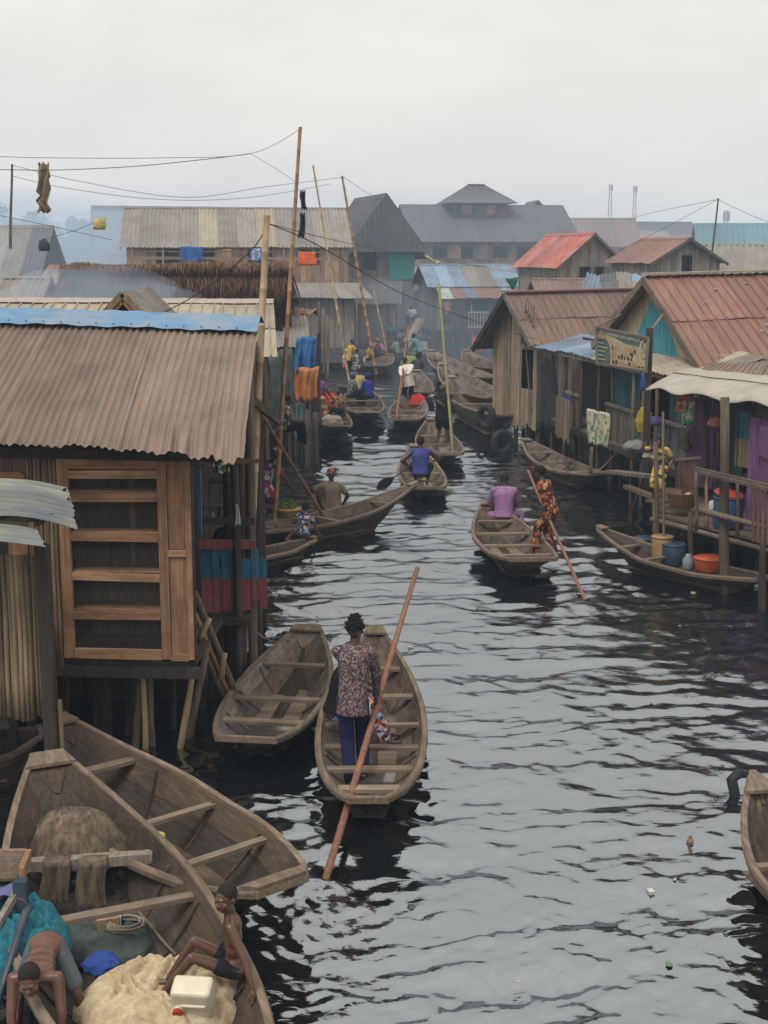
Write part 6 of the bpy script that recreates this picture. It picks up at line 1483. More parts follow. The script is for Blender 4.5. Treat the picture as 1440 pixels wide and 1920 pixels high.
sitter('person in a pale yellow top in the huddled canoe', 672, 752, math.radians(-30), cloth('pale_yellow_top', (.50, .42, .16)), sleeve='long')
sitter('person in grey checks at the end of the huddled canoe', 657, 762, math.radians(-60), pattern('grey_check', [(.12, .13, .14), (.22, .23, .24), (.06, .06, .07)], 24), hair='wrap', wrap=cloth('green_grey_scarf', (.13, .18, .16)))
YV = cloth('yellow_vest', (.55, .33, .06))
person('figure in a yellow and teal vest standing near the plank shed', at(660, 722, .15) + V(-.2, 3.0, 0), math.radians(-50), 1.7, (0, 0, .92), up=(0, .25, 1), hands=((0, .45, .95), (.15, .42, 1.15)), shirt=YV, sleeve='short', bottom=BLK, hair='short', voxel=.018)
person('figure in black and white print standing in the dark canoe', at(668, 726, .15), math.radians(-30), 1.55, (0, 0, .84), up=(0, .1, 1), hands=((0, .3, .8), (.15, .3, .8)), shirt=pattern('mono_print', [(.05, .05, .06), (.3, .3, .32), (.04, .04, .05)], 16), bottom=pattern('mono_print2', [(.06, .06, .08), (.35, .34, .35), (.12, .05, .06)], 14), blen='wrap', hair='short', voxel=.018)
sitter('trader in a faded pink top beside the plank shed', 712, 680, math.radians(120), cloth('faded_pink', (.40, .12, .13)), hair='wrap', wrap=cloth('salmon_scarf', (.55, .25, .18)))
sitter('seated trader in a white shirt on the shop platform', 772, 612, math.radians(170), cloth('white_shirt', (.6, .6, .6)), z=1.5)
person('standing figure in pale blue loose clothes at the landing stage', at(791, 706, .2) + V(0, 4, 0), math.radians(70), 1.7, (0, 0, .92), up=(0, .5, 1), hands=((-.2, .5, .8), (.2, .5, .8)), shirt=cloth('pale_blue_shirt', (.17, .28, .30)), sleeve='long', bottom=BLK, hair='short', voxel=.02, slim=1.15)
sitter('small figure in dull red sitting in the far trade canoe', 762, 662, math.radians(180), cloth('dull_red', (.26, .06, .06)))
person('standing figure in an orange and white top on the shop balcony', A(838, 612, 74.6), math.radians(180), 1.6, (0, 0, .86), shirt=cloth('orange_white_top', (.50, .20, .13)), bottom=BLK, hair='short', voxel=.02)
GB = sitter('person carrying a bright green bundle in the grey canoe', 783, 716, math.radians(10), cloth('dark_grey_shirt', (.06, .06, .07)))
sitter('person in a pale green top among the far trade canoes', 745, 676, math.radians(60), cloth('pale_green_top', (.22, .32, .2)))
sitter('person in a white cap and brown top near the landing stage', 722, 662, math.radians(200), cloth('brown_top', (.2, .1, .06)), hair='cap', wrap=WHT)
sitter('trader in a mustard wrapper at the end of the pink trader canoe', 690, 690, math.radians(-80), cloth('mustard_top', (.42, .28, .05)), hair='wrap', wrap=cloth('wine_scarf', (.2, .04, .07)))
sitter('small figure in teal squatting on the landing stage', 735, 640, math.radians(170), cloth('teal_top', (.04, .2, .2)), z=.85, seat=.3)
sitter('person in a red and white top beside the dark canoe', 648, 706, math.radians(-40), MATS['red_white_print'], hair='wrap', wrap=cloth('cream_scarf', (.5, .42, .3)))
# girl on the steps
YD = pattern('yellow_black_dress_print', [(.55, .34, .03), (.04, .03, .02), (.6, .42, .06), (.35, .28, .20), (.06, .04, .03)], 17)
L13 = A(1236, 938, 24.6); RZ13 = math.radians(150)
person('girl in a yellow and black dress standing on the water steps', L13, RZ13, 1.20, (.0, -.05, .64), up=(0, .25, 1), head=(0, .2, 0), hands=((-.18, .10, .62), (.24, .25, 1.0)), feet=((-.06, .04, .06), (.10, .06, .06)), shirt=YD, sleeve='short', bottom=YD, blen='skirt', hair='short', voxel=.011, shirt_len=1.2, skin=SKINB)
# bald head seen inside the porch
sitter('person sitting in the dark porch behind the painted rail', 424, 1000, math.radians(160), BLK, z=1.05, seat=.4, vox=.012).location = V(-1.92, 17.6, 1.05)
PRG = pattern('green_white_red_print', [(.05, .16, .10), (.5, .5, .48), (.32, .06, .07), (.04, .07, .05)], 22)
sitter('person in a green and white print resting at the upper porch rail', 530, 860, math.radians(-70), PRG, z=1.2, vox=.014, hands=((-.1, .4, .6), (.3, .3, .6))).location = A(533, 838, 31.0)

# ------------------------------------------------------------------ goods and small things
def lathed(name, label, cat, p, prof, m, seg=24, lid=None, handle=None, group=None):
    root = thing(name, label, cat, p, 0, group); build('body', MB().lathe(prof, (0, 0, 0), seg), m, root, smooth=True)
    r = max(q[0] for q in prof); zt = max(q[1] for q in prof)
    build('rim', MB().lathe([(r * 1.0, zt - .03), (r * 1.05, zt - .025), (r * 1.05, zt), (r * .98, zt + .004), (r * .9, zt - .01)], (0, 0, 0), seg, False), m, root, smooth=True)
    if handle: build('handle', MB().tube([V(r * math.cos(t), .02, zt - .02 - .06 * math.sin(t)) for t in [PI * i / 10 for i in range(11)]], .008, 6), handle, root, smooth=True)
    return root
BLUPL = plastic('dark_blue_plastic', (.03, .055, .10)); TANPL = plastic('tan_plastic', (.38, .22, .10)); ORPL = plastic('orange_plastic', (.55, .10, .03)); YEPL = plastic('yellow_plastic', (.55, .36, .05)); REDPL = plastic('red_plastic', (.50, .03, .025))
lathed('bucket', 'small dark blue bucket at the far end of the low canoe', 'bucket', at(1207, 1042, .12), [(.15, 0), (.19, .1), (.20, .30), (.18, .33)], BLUPL, handle=WIRE)
lathed('bucket', 'tall tan plastic drum in the low canoe', 'bucket', at(1240, 1058, .12), [(.15, 0), (.17, .1), (.18, .46), (.16, .50)], TANPL, handle=TANPL)
lathed('bucket', 'large dark blue drum next to the orange basin', 'bucket', at(1262, 1062, .12), [(.16, 0), (.20, .08), (.20, .36), (.17, .40)], BLUPL, handle=WIRE)
lathed('basin', 'orange plastic basin in the low canoe', 'basin', at(1328, 1072, .16), [(.19, 0), (.22, .05), (.24, .22), (.24, .25)], ORPL)
o = build('glass_jar', MB().lathe([(.08, 0), (.10, .03), (.10, .18), (.05, .24), (.05, .27)], (0, 0, 0), 16), plastic('milky_plastic', (.25, .28, .30), .2), None, V(0, 0, 0), smooth=True); o.location = at(1290, 1068, .14); tag(o, 'pale milky jar between the dark drum and the orange basin', 'jar')
lathed('basin', 'yellow bowl heaped with green vegetables in the crossing canoe', 'basin', at(537, 968, .38), [(.10, 0), (.18, .04), (.27, .15), (.28, .17)], YEPL)
vg = MB(); rg = random.Random(8)
for i in range(170):
    a, r = rg.uniform(0, 2 * PI), .24 * math.sqrt(rg.random()); c = V(r * math.cos(a), r * math.sin(a), .16 + .14 * (1 - (r / .26) ** 2) + rg.uniform(-.02, .03)); d = V(rg.uniform(-1, 1), rg.uniform(-1, 1), rg.uniform(.0, 1)).normalized() * .05; s = d.cross(V(rg.uniform(-1, 1), rg.uniform(-1, 1), .3)).normalized() * .025
    vg.add([c - d, c + s, c + d, c - s], [(0, 1, 2, 3)])
LEAF = mat('fresh_green_leaf', (.17, .26, .06), (.08, .14, .03), scale=(5, 5, 5), rough=.6, bump=0, rand=.4, island=True)
o = build('green_vegetables', vg, LEAF, None, V(0, 0, 0)); o.location = at(537, 968, .38); tag(o, 'heap of green leaf vegetables in the yellow bowl', 'vegetables', kind='stuff')
def lumpy(name, label, cat, p, r, m, seed, squash=.8, amp=.25, kind=None, fold=3.0, seg=26):
    mb = MB().ellip((0, 0, 0), (V(r, 0, 0), V(0, r, 0), V(0, 0, r * squash)), seg, seg // 2 + 4)
    for i, q in enumerate(mb.v):
        q = Vector(q); k = 1 + amp * noise.noise(q * (fold / r) + V(seed, 0, 0)) + amp * .5 * noise.noise(q * (fold * 2.3 / r) + V(0, seed, 0)); q = q * k; q.z = max(q.z, -r * squash * .6); mb.v[i] = tuple(q)
    o = build(name, mb, m, None, V(0, 0, 0), smooth=True); o.location = Vector(p) + V(0, 0, r * squash * .55); return tag(o, label, cat, kind=kind)
lumpy('bag', 'stuffed red bag beside the man in the white hooded top', 'bag', at(783, 768, .15), .32, cloth('red_bag', (.55, .03, .03)), 1, 1.0)
lumpy('bag', 'white sack behind the red bag in the same canoe', 'bag', at(773, 762, .15), .22, cloth('white_sack', (.5, .48, .47)), 2, 1.2)
lumpy('bundle', 'round red bundle behind the woman in the violet blouse', 'bundle', at(622, 768, .5), .36, cloth('red_bundle', (.50, .03, .05)), 3, .9)
lumpy('bundle', 'bright green bundle of leaves on the grey canoe', 'bundle', at(768, 690, .5), .42, LEAF, 4, .8)
lumpy('net_pile', 'tangled ochre rope netting in the canoe by the tarpaulins', 'net', at(622, 800, .3), .36, ROPE, 5, .6)
lumpy('bundle', 'pinkish white bundle in the trader canoe', 'bundle', at(692, 682, .3), .32, cloth('pinkish_white', (.5, .36, .33)), 6, .7)
lumpy('bundle', 'salmon coloured parcel behind the trader canoe', 'bundle', at(706, 664, .4), .5, MATS['salmon_scarf'], 7, .7)
o = build('white_tray', MB().box((0, 0, .2), (1.0, .6, .4)), cloth('white_box', (.6, .57, .52)), None, V(0, 0, 0)); o.location = at(783, 655, .4); tag(o, 'white box of goods on the far trade canoe', 'box')
for i, (px, py, lab) in enumerate(((912, 782, 'old tyre hanging on the corner of the tall plank house'), (941, 830, 'old tyre standing at the water under the tall plank house'))):
    p = A(px, py, 39.6 - i * 1.6); mb = MB(); vs, fs = [], []
    for k in range(24):
        a = 2 * PI * k / 24
        for q in range(8):
            b = 2 * PI * q / 8; rr = .27 + .10 * math.cos(b); vs.append(V(rr * math.cos(a), .10 * math.sin(b), rr * math.sin(a) * 1.05))
    for k in range(24):
        for q in range(8): fs.append((k * 8 + q, k * 8 + (q + 1) % 8, ((k + 1) % 24) * 8 + (q + 1) % 8, ((k + 1) % 24) * 8 + q))
    o = build('tyre', mb.add(vs, fs), RUBBER, None, V(0, 0, 0), smooth=True); o.location = p; o.rotation_euler = (0, 0, (-.9, .5)[i]); tag(o, lab, 'tyre')
# porch goods, right bank
bk = thing('basket', 'woven brown basket on the water platform', 'basket', A(1278, 952, 24.2)); 
WICK = mat('wicker', (.26, .15, .08), (.13, .075, .04), scale=(12, 12, 30), rough=.8, bump=.6, rand=.05)
build('body', MB().lathe([(.19, 0), (.21, .02), (.255, .26), (.265, .28), (.245, .28), (.20, .06), (.0, .05)], (0, 0, 0), 28), WICK, bk, smooth=True)
for i in range(28): a = 2 * PI * i / 28; build('rib', MB().tube([V(.205 * math.cos(a), .205 * math.sin(a), .01), V(.27 * math.cos(a), .27 * math.sin(a), .28)], .008, 5), WICK, bk)
lumpy('gourd', 'pale round gourd on the rim of the woven basket', 'gourd', A(1294, 936, 24.2) + V(0, 0, .0), .11, plastic('pale_gourd', (.45, .33, .2)), 9, .8, .05)
lathed('barrel', 'blue barrel with a red lid on the water platform', 'barrel', A(1364, 990, 23.0), [(.22, 0), (.25, .05), (.25, .5), (.22, .54)], plastic('barrel_blue', (.03, .08, .17)))
o = build('lid', MB().lathe([(.25, 0), (.26, .02), (.24, .06), (0, .07)], (0, 0, 0), 20), REDPL, None, V(0, 0, 0), smooth=True); o.location = A(1364, 990, 23.0) + V(0, 0, .56); o.rotation_euler = (.1, .15, 0); tag(o, 'red plastic lid lying on the blue barrel', 'lid')
lumpy('bag', 'white plastic bag tied near the blue barrel', 'bag', A(1340, 962, 23.3), .13, cloth('white_bag', (.5, .48, .45)), 10, 1.1)
for (px, py, Y, r, c, sq_, lab, nm, cat) in ((1207, 805, 28.2, .17, (.55, .42, .04), 1.9, 'yellow plastic sack tied to the porch post', 'yellow_sack', 'sack'), (1228, 790, 27.8, .2, (.14, .12, .32), .5, 'violet bowl upturned on the porch rail', 'violet_bowl', 'bowl'), (1340, 795, 24.6, .13, (.55, .22, .12), .8, 'clear bag of orange fruit hanging by the purple door', 'hanging_bag', 'bag'), (1195, 838, 29.5, .3, (.33, .33, .31), .5, 'grey white laundry heap on the porch floor', 'laundry_heap', 'laundry')):
    lumpy(nm, lab, cat, A(px, py, Y) - V(0, 0, r * .3), r, cloth(nm + '_colour', c), px, sq_)
tag(build('bag_string', MB().tube([A(1340, 785, 24.6), A(1335, 745, 24.6)], .006, 5), ROPE, None, V(0, 0, 0)), 'string of the hanging bag by the purple door', 'string')
hang('orange_white_shirt', 'orange and cream patterned clothes hung under the cream awning', 'clothing', A(1268, 738, 25.4), A(1290, 738, 25.2), .33, pattern('orange_cream_print', [(.52, .17, .06), (.5, .38, .25), (.35, .08, .04)], 16), seed=31, wav=.04)
hang('green_shirt', 'green printed shirt hung beside the orange clothes', 'clothing', A(1282, 752, 25.3), A(1300, 752, 25.1), .42, pattern('teal_print', [(.05, .30, .25), (.1, .38, .22), (.5, .45, .3)], 14), seed=32, wav=.04)
hang('blue_hanging_shirt', 'small blue shirt hung behind the shop sign post', 'clothing', A(1203, 700, 28.5), A(1213, 700, 28.3), .35, cloth('bright_blue_shirt', (.05, .10, .38)), seed=33, wav=.03)
hang('grey_rag_net', 'grey net rag draped over the porch rail', 'net', A(1273, 800, 26.0), A(1295, 802, 25.7), .42, cloth('grey_net', (.16, .15, .12)), seed=34, wav=.06)
hang('brown_curtain', 'dark reddish curtain in the plank house porch', 'curtain', A(1072, 690, 34.5), A(1092, 690, 33.9), 1.5, cloth('dark_red_curtain', (.10, .05, .045)), seed=35, wav=.06)
hang('blue_towel', 'blue towel over the slatted fence below the plank house', 'towel', A(1052, 738, 34.0), A(1072, 742, 33.6), .2, cloth('blue_towel_cloth', (.05, .09, .22)), seed=36, wav=.03)
planks(H14, H14.location, (A(1042, 750, 34.2).x, 34.2), (A(1068, 750, 33.0).x, 33.0), .95, 1.95, .08, .02, TANW, seed=190, jit=.05, name='fence_slat')
hang('dark_nets', 'dark nets hanging under the blue tin lean-to', 'net', A(1012, 670, 37.0), A(1040, 675, 36.0), 1.9, cloth('dark_net', (.045, .05, .055)), seed=37, wav=.10, n=18)
hang('rope_coil', 'pale green rope coil tied to the step post', 'rope', A(1207, 848, 25.4), A(1238, 853, 25.0), .09, mat('green_rope', (.28, .3, .2), (.2, .2, .13), rand=0), seed=38, wav=.04)
hang('pale_root_trunk', 'bent pale timber fender below the picture banner', 'timber', A(1106, 838, 30.2), A(1112, 838, 30.1), .6, TANW, seed=39, wav=.01)

# ------------------------------------------------------------------ foreground canoe contents
NETC = mat('cream_net', (.58, .49, .33), (.46, .37, .22), scale=(3, 3, 3), rough=.95, bump=.7, rand=.02, stain=(.30, .21, .11), samt=.55, sscale=4, nscale=9)
NETB = mat('brown_net', (.20, .155, .11), (.07, .054, .042), scale=(7, 7, 1.2), rough=.95, bump=.8, rand=.05, stain=(.05, .04, .032), samt=.6, sscale=5)
def heap(name, label, c, rx, ry, h, m, seed, ring=0.0, kind=None, n=64, rot=0.0, fold=1.0):
    """slumped cloth-like heap: rounded lumps crossed by long soft folds"""
    P = []
    for j in range(n + 1):
        r = j / n; row = []
        for i in range(2 * n + 1):
            a = 2 * PI * i / (2 * n); x, y = r * math.cos(a), r * math.sin(a); k = max(0, 1 - r ** 3)
            w = V(x * 1.7 + seed, y * 1.7, seed); q = noise.noise(w * 1.3 + V(3, 0, 0)) * 2.2
            fo = abs(math.sin((x * 6 + y * 3) + q * 3.5)) * 1.1 + abs(math.sin((x * -5 + y * 8) + q * 4 + 1)) * .8 + abs(math.sin((x * 11 - y * 9) + q * 6)) * .35 - .9 + .5 * noise.noise(w * 2.6) + .25 * noise.noise(w * 7)
            z = h * k * (1 - ring * math.exp(-(r / .5) ** 2)) * (1 + .4 * noise.noise(w)) + h * .2 * fold * fo * k
            e = 1 + .14 * noise.noise(V(math.cos(a) * 2, math.sin(a) * 2, seed)) + .04 * noise.noise(V(math.cos(a) * 7, math.sin(a) * 7, seed))
            xx, yy = x * rx * e, y * ry * e; row.append(V(xx * math.cos(rot) - yy * math.sin(rot), xx * math.sin(rot) + yy * math.cos(rot), z if j < n else -.05))
        P.append(row)
    o = build(name, MB().grid(P), m, None, V(0, 0, 0), smooth=True); o.location = c; return tag(o, label, 'net', kind=kind)
heap('fishing_net', 'crumpled cream fishing net filling the near end of the canoe', Wz(312, 1888, .36), .60, .50, .24, NETC, 2.3, ring=.5, n=90, fold=.95)
heap('fishing_net', 'grey green fine net spread in the canoe bottom', Wz(190, 1755, .16), .48, .42, .12, mat('grey_green_net', (.17, .15, .10), (.10, .09, .06), scale=(6, 6, 6), rough=.95, bump=.8, rand=0), 5.1)
heap('fishing_net', 'bright turquoise net heaped behind the blue frame', Wz(40, 1775, .45), .36, .40, .30, mat('turquoise_net', (.03, .20, .25), (.015, .11, .15), scale=(6, 6, 6), rough=.9, bump=.8, rand=0), 7.7, n=44, fold=.8)
heap('fishing_net', 'dark tangled net under the brown cross bar', Wz(150, 1690, .14), .55, .40, .16, mat('dark_tangle', (.045, .038, .033), (.02, .017, .015), scale=(8, 8, 8), rough=.95, bump=.9, rand=0), 9.2, fold=1.5)
# brown net mound draped on a frame in the canoe
c = Wz(132, 1598, .42); mb = MB(); P = []
for j in range(25):
    t = j / 24; row = []
    for i in range(41):
        a = 2 * PI * i / 40; f_ = 1 + .13 * math.sin(a * 7 + t * 3) * t + .16 * noise.noise(V(math.cos(a) * 2, math.sin(a) * 2, t * 2)); r = (.001 + .44 * t ** .72) * f_
        row.append(V(r * 1.05 * math.cos(a) + .10 * t, r * .8 * math.sin(a), (.40 * (1 - t ** 1.9)) - .03 * abs(math.sin(a * 7))))
    P.append(row)
o = build('net_mound', MB().grid(P), NETB, None, V(0, 0, 0), smooth=True); o.location = c; tag(o, 'brown fishing net heaped in a mound near the canoe bow', 'net')
cb_ = thing('cross_bar', 'grey timber bar laid across the net canoe', 'bar', Wz(150, 1608, .5)); ob = cb_.location.copy()
bar(cb_, ob, Wz(48, 1622, .54), Wz(286, 1606, .54), .10, .085, GREYW, 'bar')
for (p0, p1, d, sd, lab) in ((82, 130, .36, 1, 'brown net cloth folded over the cross bar beside the canoe rail'), (150, 200, .40, 2, 'longer brown net cloth folded over the middle of the cross bar')):
    a, b = Wz(p0, 1612, .585), Wz(p1, 1610, .585); P = []
    for j in range(21):
        t = j / 20; row = []
        for i in range(15):
            u = i / 14; k_ = .5 + (u - .5) * (1 + .25 * t); p = lerp(a, b, k_); s = t * (d + .2)
            fo = .025 * math.sin(u * 13 + sd) + .012 * math.sin(u * 29 + t * 3)
            if s < .08: p = p + V(0, .07 - s * 1.75, .0)
            else: p = p + V(.02 * math.sin(t * 5 + sd), -.07 + fo * .6 - .03 * t, -(s - .08))
            row.append(p)
        P.append(row)
    o = build('net_cloth', MB().grid(P), NETB, None, a, smooth=True); solidify(o, .01); tag(o, lab, 'net')
pl = thing('plank', 'weathered loose plank leaning inside the net canoe', 'plank', Wz(190, 1520, .3)); bar(pl, pl.location.copy(), Wz(128, 1458, .62), Wz(205, 1572, .2), .16, .03, wood('white_worn_wood', (.33, .29, .25), 'y'), 'board')
pl = thing('plank', 'short thick block of timber lying against the canoe side', 'plank', Wz(300, 1665, .3)); bar(pl, pl.location.copy(), Wz(272, 1640, .30), Wz(318, 1700, .30), .13, .10, GREYW, 'block')
bx_ = thing('cardboard_box', 'small tan cardboard box on the grey net', 'box', Wz(202, 1738, .26)); build('carton', MB().box((0, 0, .04), (.17, .11, .10), .3), mat('cardboard', (.42, .27, .15), rand=0), bx_); build('flap', MB().box((.09, .03, .06), (.01, .11, .07), .3), mat('pale_blue_card', (.45, .55, .65), rand=0), bx_)
o = lumpy('blue_cloth_bundle', 'bright blue cloth scrap half under the cream net', 'cloth', Wz(190, 1815, .34), .13, cloth('strong_blue', (.04, .09, .35)), 12, .5)
o = lumpy('yellow_leaf_scrap', 'bright yellow green plastic scrap on the canoe rail', 'scrap', Wz(299, 1572, .5), .05, plastic('lime_plastic', (.42, .50, .03)), 13, .7)
# small gear in the net canoe: rope coil, floats, sticks, bailer
def coil(label, p, r, n, m, seed):
    rg_ = random.Random(seed); pts = []
    for i in range(n * 16): a = 2 * PI * i / 16; q = r * (1 + .12 * math.sin(a * .37 + seed)); pts.append(V(q * math.cos(a), q * .8 * math.sin(a), .012 + .011 * (i // 16) + rg_.uniform(0, .006)))
    o = build('rope_coil', MB().tube(pts, .009, 6), m, None, V(0, 0, 0), smooth=True); o.location = p; return tag(o, label, 'rope')
coil('pale rope coil lying on the grey green net', Wz(235, 1740, .27), .13, 5, ROPE, 1)
coil('dark rope coil in the bottom of the large empty canoe', Wz(300, 1520, .16), .12, 4, MATS['dark_tangle'], 2)
for i, (a, b, lab) in enumerate((((250, 1700), (330, 1790), 'thin stick lying along the net canoe side'), ((60, 1660), (190, 1650), 'bent stick under the brown cross bar'))): stick('stick', lab, Wz(a[0], a[1], .25), Wz(b[0], b[1], .30), .014, LOG, 'stick')
# jerrycan lying on the net
jr = thing('jerrycan', 'white plastic jerrycan with red cap lying on the cream net', 'jerrycan', A(366, 1890, 8.42), math.radians(-6)); jr.rotation_euler = (.35, .0, math.radians(-6))
import bmesh
bm_ = bmesh.new(); bmesh.ops.create_cube(bm_, size=1.0)
for v in bm_.verts: v.co = Vector((v.co.x * .265, v.co.y * .17, v.co.z * .235))
bmesh.ops.bevel(bm_, geom=list(bm_.edges), offset=.035, segments=4, affect='EDGES', profile=.6)
me = bpy.data.meshes.new('body'); bm_.to_mesh(me); bm_.free(); me.polygons.foreach_set('use_smooth', [True] * len(me.polygons))
JW = mat('white_translucent_plastic', (.66, .62, .47), (.60, .56, .42), scale=(3, 3, 3), rough=.35, bump=.02, rand=0, stain=(.48, .42, .28), samt=.4, sscale=6, spec=.5); me.materials.append(JW)
o = link('body', me, jr); o.location = (0, 0, .11)
build('grip', MB().cap((-.06, -.087, .12), (.09, -.087, .12), .012, .012), JW, jr, smooth=True)
build('neck', MB().tube([(-.082, -.07, .085), (-.082, -.105, .085)], .036, 16), JW, jr, smooth=True)
build('cap', MB().tube([(-.082, -.10, .085), (-.082, -.102, .085), (-.082, -.128, .085), (-.082, -.132, .085)], [.03, .034, .034, .028], 18), REDPL, jr, smooth=False)
# blue metal frame at the edge with tray and cloth
NVY = mat('dark_blue_paint', (.022, .045, .085), (.012, .025, .05), scale=(3, 3, 3), rough=.45, bump=.1, rand=.1, stain=(.09, .075, .06), samt=.5, sscale=5, spec=.5)
fb_ = A(40, 1780, 9.3); FB = thing('metal_frame', 'dark blue painted metal frame with a bent rail', 'frame', fb_)
build('post', MB().beam(A(38, 1650, 9.3), A(52, 1960, 9.3), .09, .09, (0, 1, 0)), NVY, FB, fb_)
build('rail', MB().tube([A(56, 1700, 9.2), A(48, 1712, 9.15), A(15, 1820, 8.8), A(-40, 1990, 8.4)], .03, 8), NVY, FB, fb_, smooth=True)
build('rail', MB().beam(A(34, 1668, 9.3), A(-60, 1830, 8.9), .05, .04), GREYW, FB, fb_); build('post', MB().beam(A(62, 1730, 9.9), A(64, 1960, 9.9), .05, .05, (0, 1, 0)), NVY, FB, fb_)
TR = thing('wooden_tray', 'pale wooden tray corner above the blue frame', 'tray', A(20, 1625, 9.8)); tb_ = TR.location.copy()
bar(TR, tb_, A(-60, 1606, 10.0), A(50, 1604, 10.0), .04, .10, NEWWX, 'side'); bar(TR, tb_, A(54, 1604, 10.0), A(40, 1640, 9.5), .04, .10, NEWW, 'side'); bar(TR, tb_, A(-60, 1625, 9.7), A(40, 1622, 9.75), .5, .02, TANW, 'base')
P = [[A(-60 + 112 * i / 16, 1632 + 10 * (i / 16) ** 2 + 62 * j / 8 - 25 * j / 8 * (i / 16), 9.75 - .5 * j / 8) + V(0, 0, .02 * math.sin(i * .9 + j * .7) - .10 * max(0, (i - 13) / 3) ** 2) for i in range(17)] for j in range(9)]
o = build('cloth_cover', MB().grid(P), cloth('lavender_cloth', (.16, .17, .32)), None, A(10, 1660, 9.6), smooth=True); solidify(o, .008); tag(o, 'faded lavender cloth over the blue frame', 'cloth')

# ------------------------------------------------------------------ wires and what hangs on them
def wire(label, pts, r=.006, group=None, m=None):
    pts = [A(*p) for p in pts]; out = []
    n = len(pts)
    for i in range(n - 1):
        p0, p1, p2, p3 = pts[max(i - 1, 0)], pts[i], pts[i + 1], pts[min(i + 2, n - 1)]
        for k in range(8):
            t = k / 8; out.append(.5 * ((2 * p1) + (-p0 + p2) * t + (2 * p0 - 5 * p1 + 4 * p2 - p3) * t * t + (-p0 + 3 * p1 - 3 * p2 + p3) * t ** 3))
    out.append(pts[-1]); o = build('wire', MB().tube(out, r * .65, 5), m or WIRE, None, out[0]); return tag(o, label, 'wire', group)
wire('upper wire from the tallest bamboo pole running off over the roofs', [(562, 243, 27), (470, 288, 26), (300, 296, 25), (100, 296, 24), (-60, 292, 23)], .007)
wire('lower thick wire from the tallest bamboo pole over the roofs', [(470, 288, 26), (400, 297, 25.5), (250, 312, 25), (90, 319, 24.5), (-60, 316, 24)], .010)
wire('sagging wire between the edge pole and the leaning bamboo', [(24, 310, 45), (150, 340, 45), (345, 370, 45), (500, 350, 48), (640, 333, 60)], .012)
wire('second sagging wire between the edge pole and the leaning bamboo', [(24, 330, 45), (120, 352, 45), (300, 374, 45), (470, 370, 48), (620, 345, 60)], .012)
wire('faint wire sloping from the tallest bamboo pole to the long roof', [(470, 288, 26), (520, 318, 27), (560, 345, 28)], .006)
wire('wire dropping from the leaning bamboo towards the turret house', [(641, 330, 62), (700, 368, 80), (760, 392, 100)], .016)
wire('black cable from the thick bamboo down across the canal', [(505, 420, 17.6), (600, 462, 20), (760, 553, 26), (930, 615, 32), (1010, 637, 36.5)], .012)
wire('black cable from the thick bamboo down to the beige roof', [(500, 425, 17.6), (470, 470, 18.2), (380, 545, 20), (295, 592, 22)], .012)
wire('thin wire across the far houses to the red roofed shack', [(505, 420, 17.6), (700, 465, 36), (960, 510, 55), (1130, 540, 46)], .010)
wire('wire from the dark pole to the turret house side', [(1346, 374, 70), (1240, 395, 80), (1180, 410, 90)], .018)
wire('wire from the dark pole falling to the red roofed shack', [(1346, 374, 70), (1250, 425, 66), (1160, 470, 63)], .016)
wire('wire from the dark pole running off to the picture edge', [(1346, 374, 70), (1400, 400, 70), (1470, 428, 70)], .016)
wire('wires sagging between hazy left roofs', [(-20, 400, 50), (100, 425, 50), (210, 450, 52)], .014)
wire('lower wire sagging between hazy left roofs', [(80, 450, 50), (140, 432, 50), (200, 408, 50)], .014)
def rag(label, px, ys, Y, m, w=.12, seed=0):
    P = []
    for j, y in enumerate(ys):
        row = []
        for i in range(9):
            u = i / 8 - .5; ww = w * (1 + .55 * noise.noise(V(j * .9, seed, 0))); p = A(px + 8 * noise.noise(V(j * .8, seed + 5, 0)), y, Y); row.append(p + V(u * ww, .05 * math.sin(i * 1.3 + j), .03 * math.sin(i * 2 + j)))
        P.append(row)
    o = build('plastic_rag', MB().grid(P), m, None, A(px, ys[0], Y), smooth=True); solidify(o, .01); return tag(o, label, 'rag')
TANR = cloth('tan_plastic_rag', (.30, .23, .15))
rag('tattered tan plastic rag dangling from the wire in the sky', 82, [306, 316, 328, 336, 345, 356, 366, 378, 390, 398], 24.5, TANR, .20, 2)
rag('dark rag wound round the tallest bamboo pole', 568, [358, 372, 384, 392], 26.9, cloth('dark_rag', (.04, .04, .045)), .10, 4)
rag('second dark rag lower on the tallest bamboo pole', 567, [400, 412, 430, 445], 26.9, MATS['dark_rag'], .10, 6)
lumpy('yellow_container', 'yellow plastic container hanging on the hazy wire', 'container', A(187, 430, 50), .22, plastic('hung_yellow', (.55, .42, .08)), 3, 1.2)
lumpy('hanging_dark_bag', 'dark bag hanging on the hazy wire at the far roofs', 'bag', A(83, 470, 50), .2, cloth('dark_hung_bag', (.05, .06, .07)), 4, 1.3)
FLG = cloth('pale_flag', (.5, .47, .36))
hang('pale_flag', 'pale cream flag tied to the green pole top', 'flag', A(797, 478, 40), A(826, 492, 40), .12, FLG, seed=41, wav=.06, taper=.5); hang('green_flag', 'dark green plastic flag caught on the thin wire', 'flag', A(948, 522, 50), A(974, 520, 50), .4, cloth('green_flag_cloth', (.03, .16, .10)), seed=42, wav=.06, taper=.2)

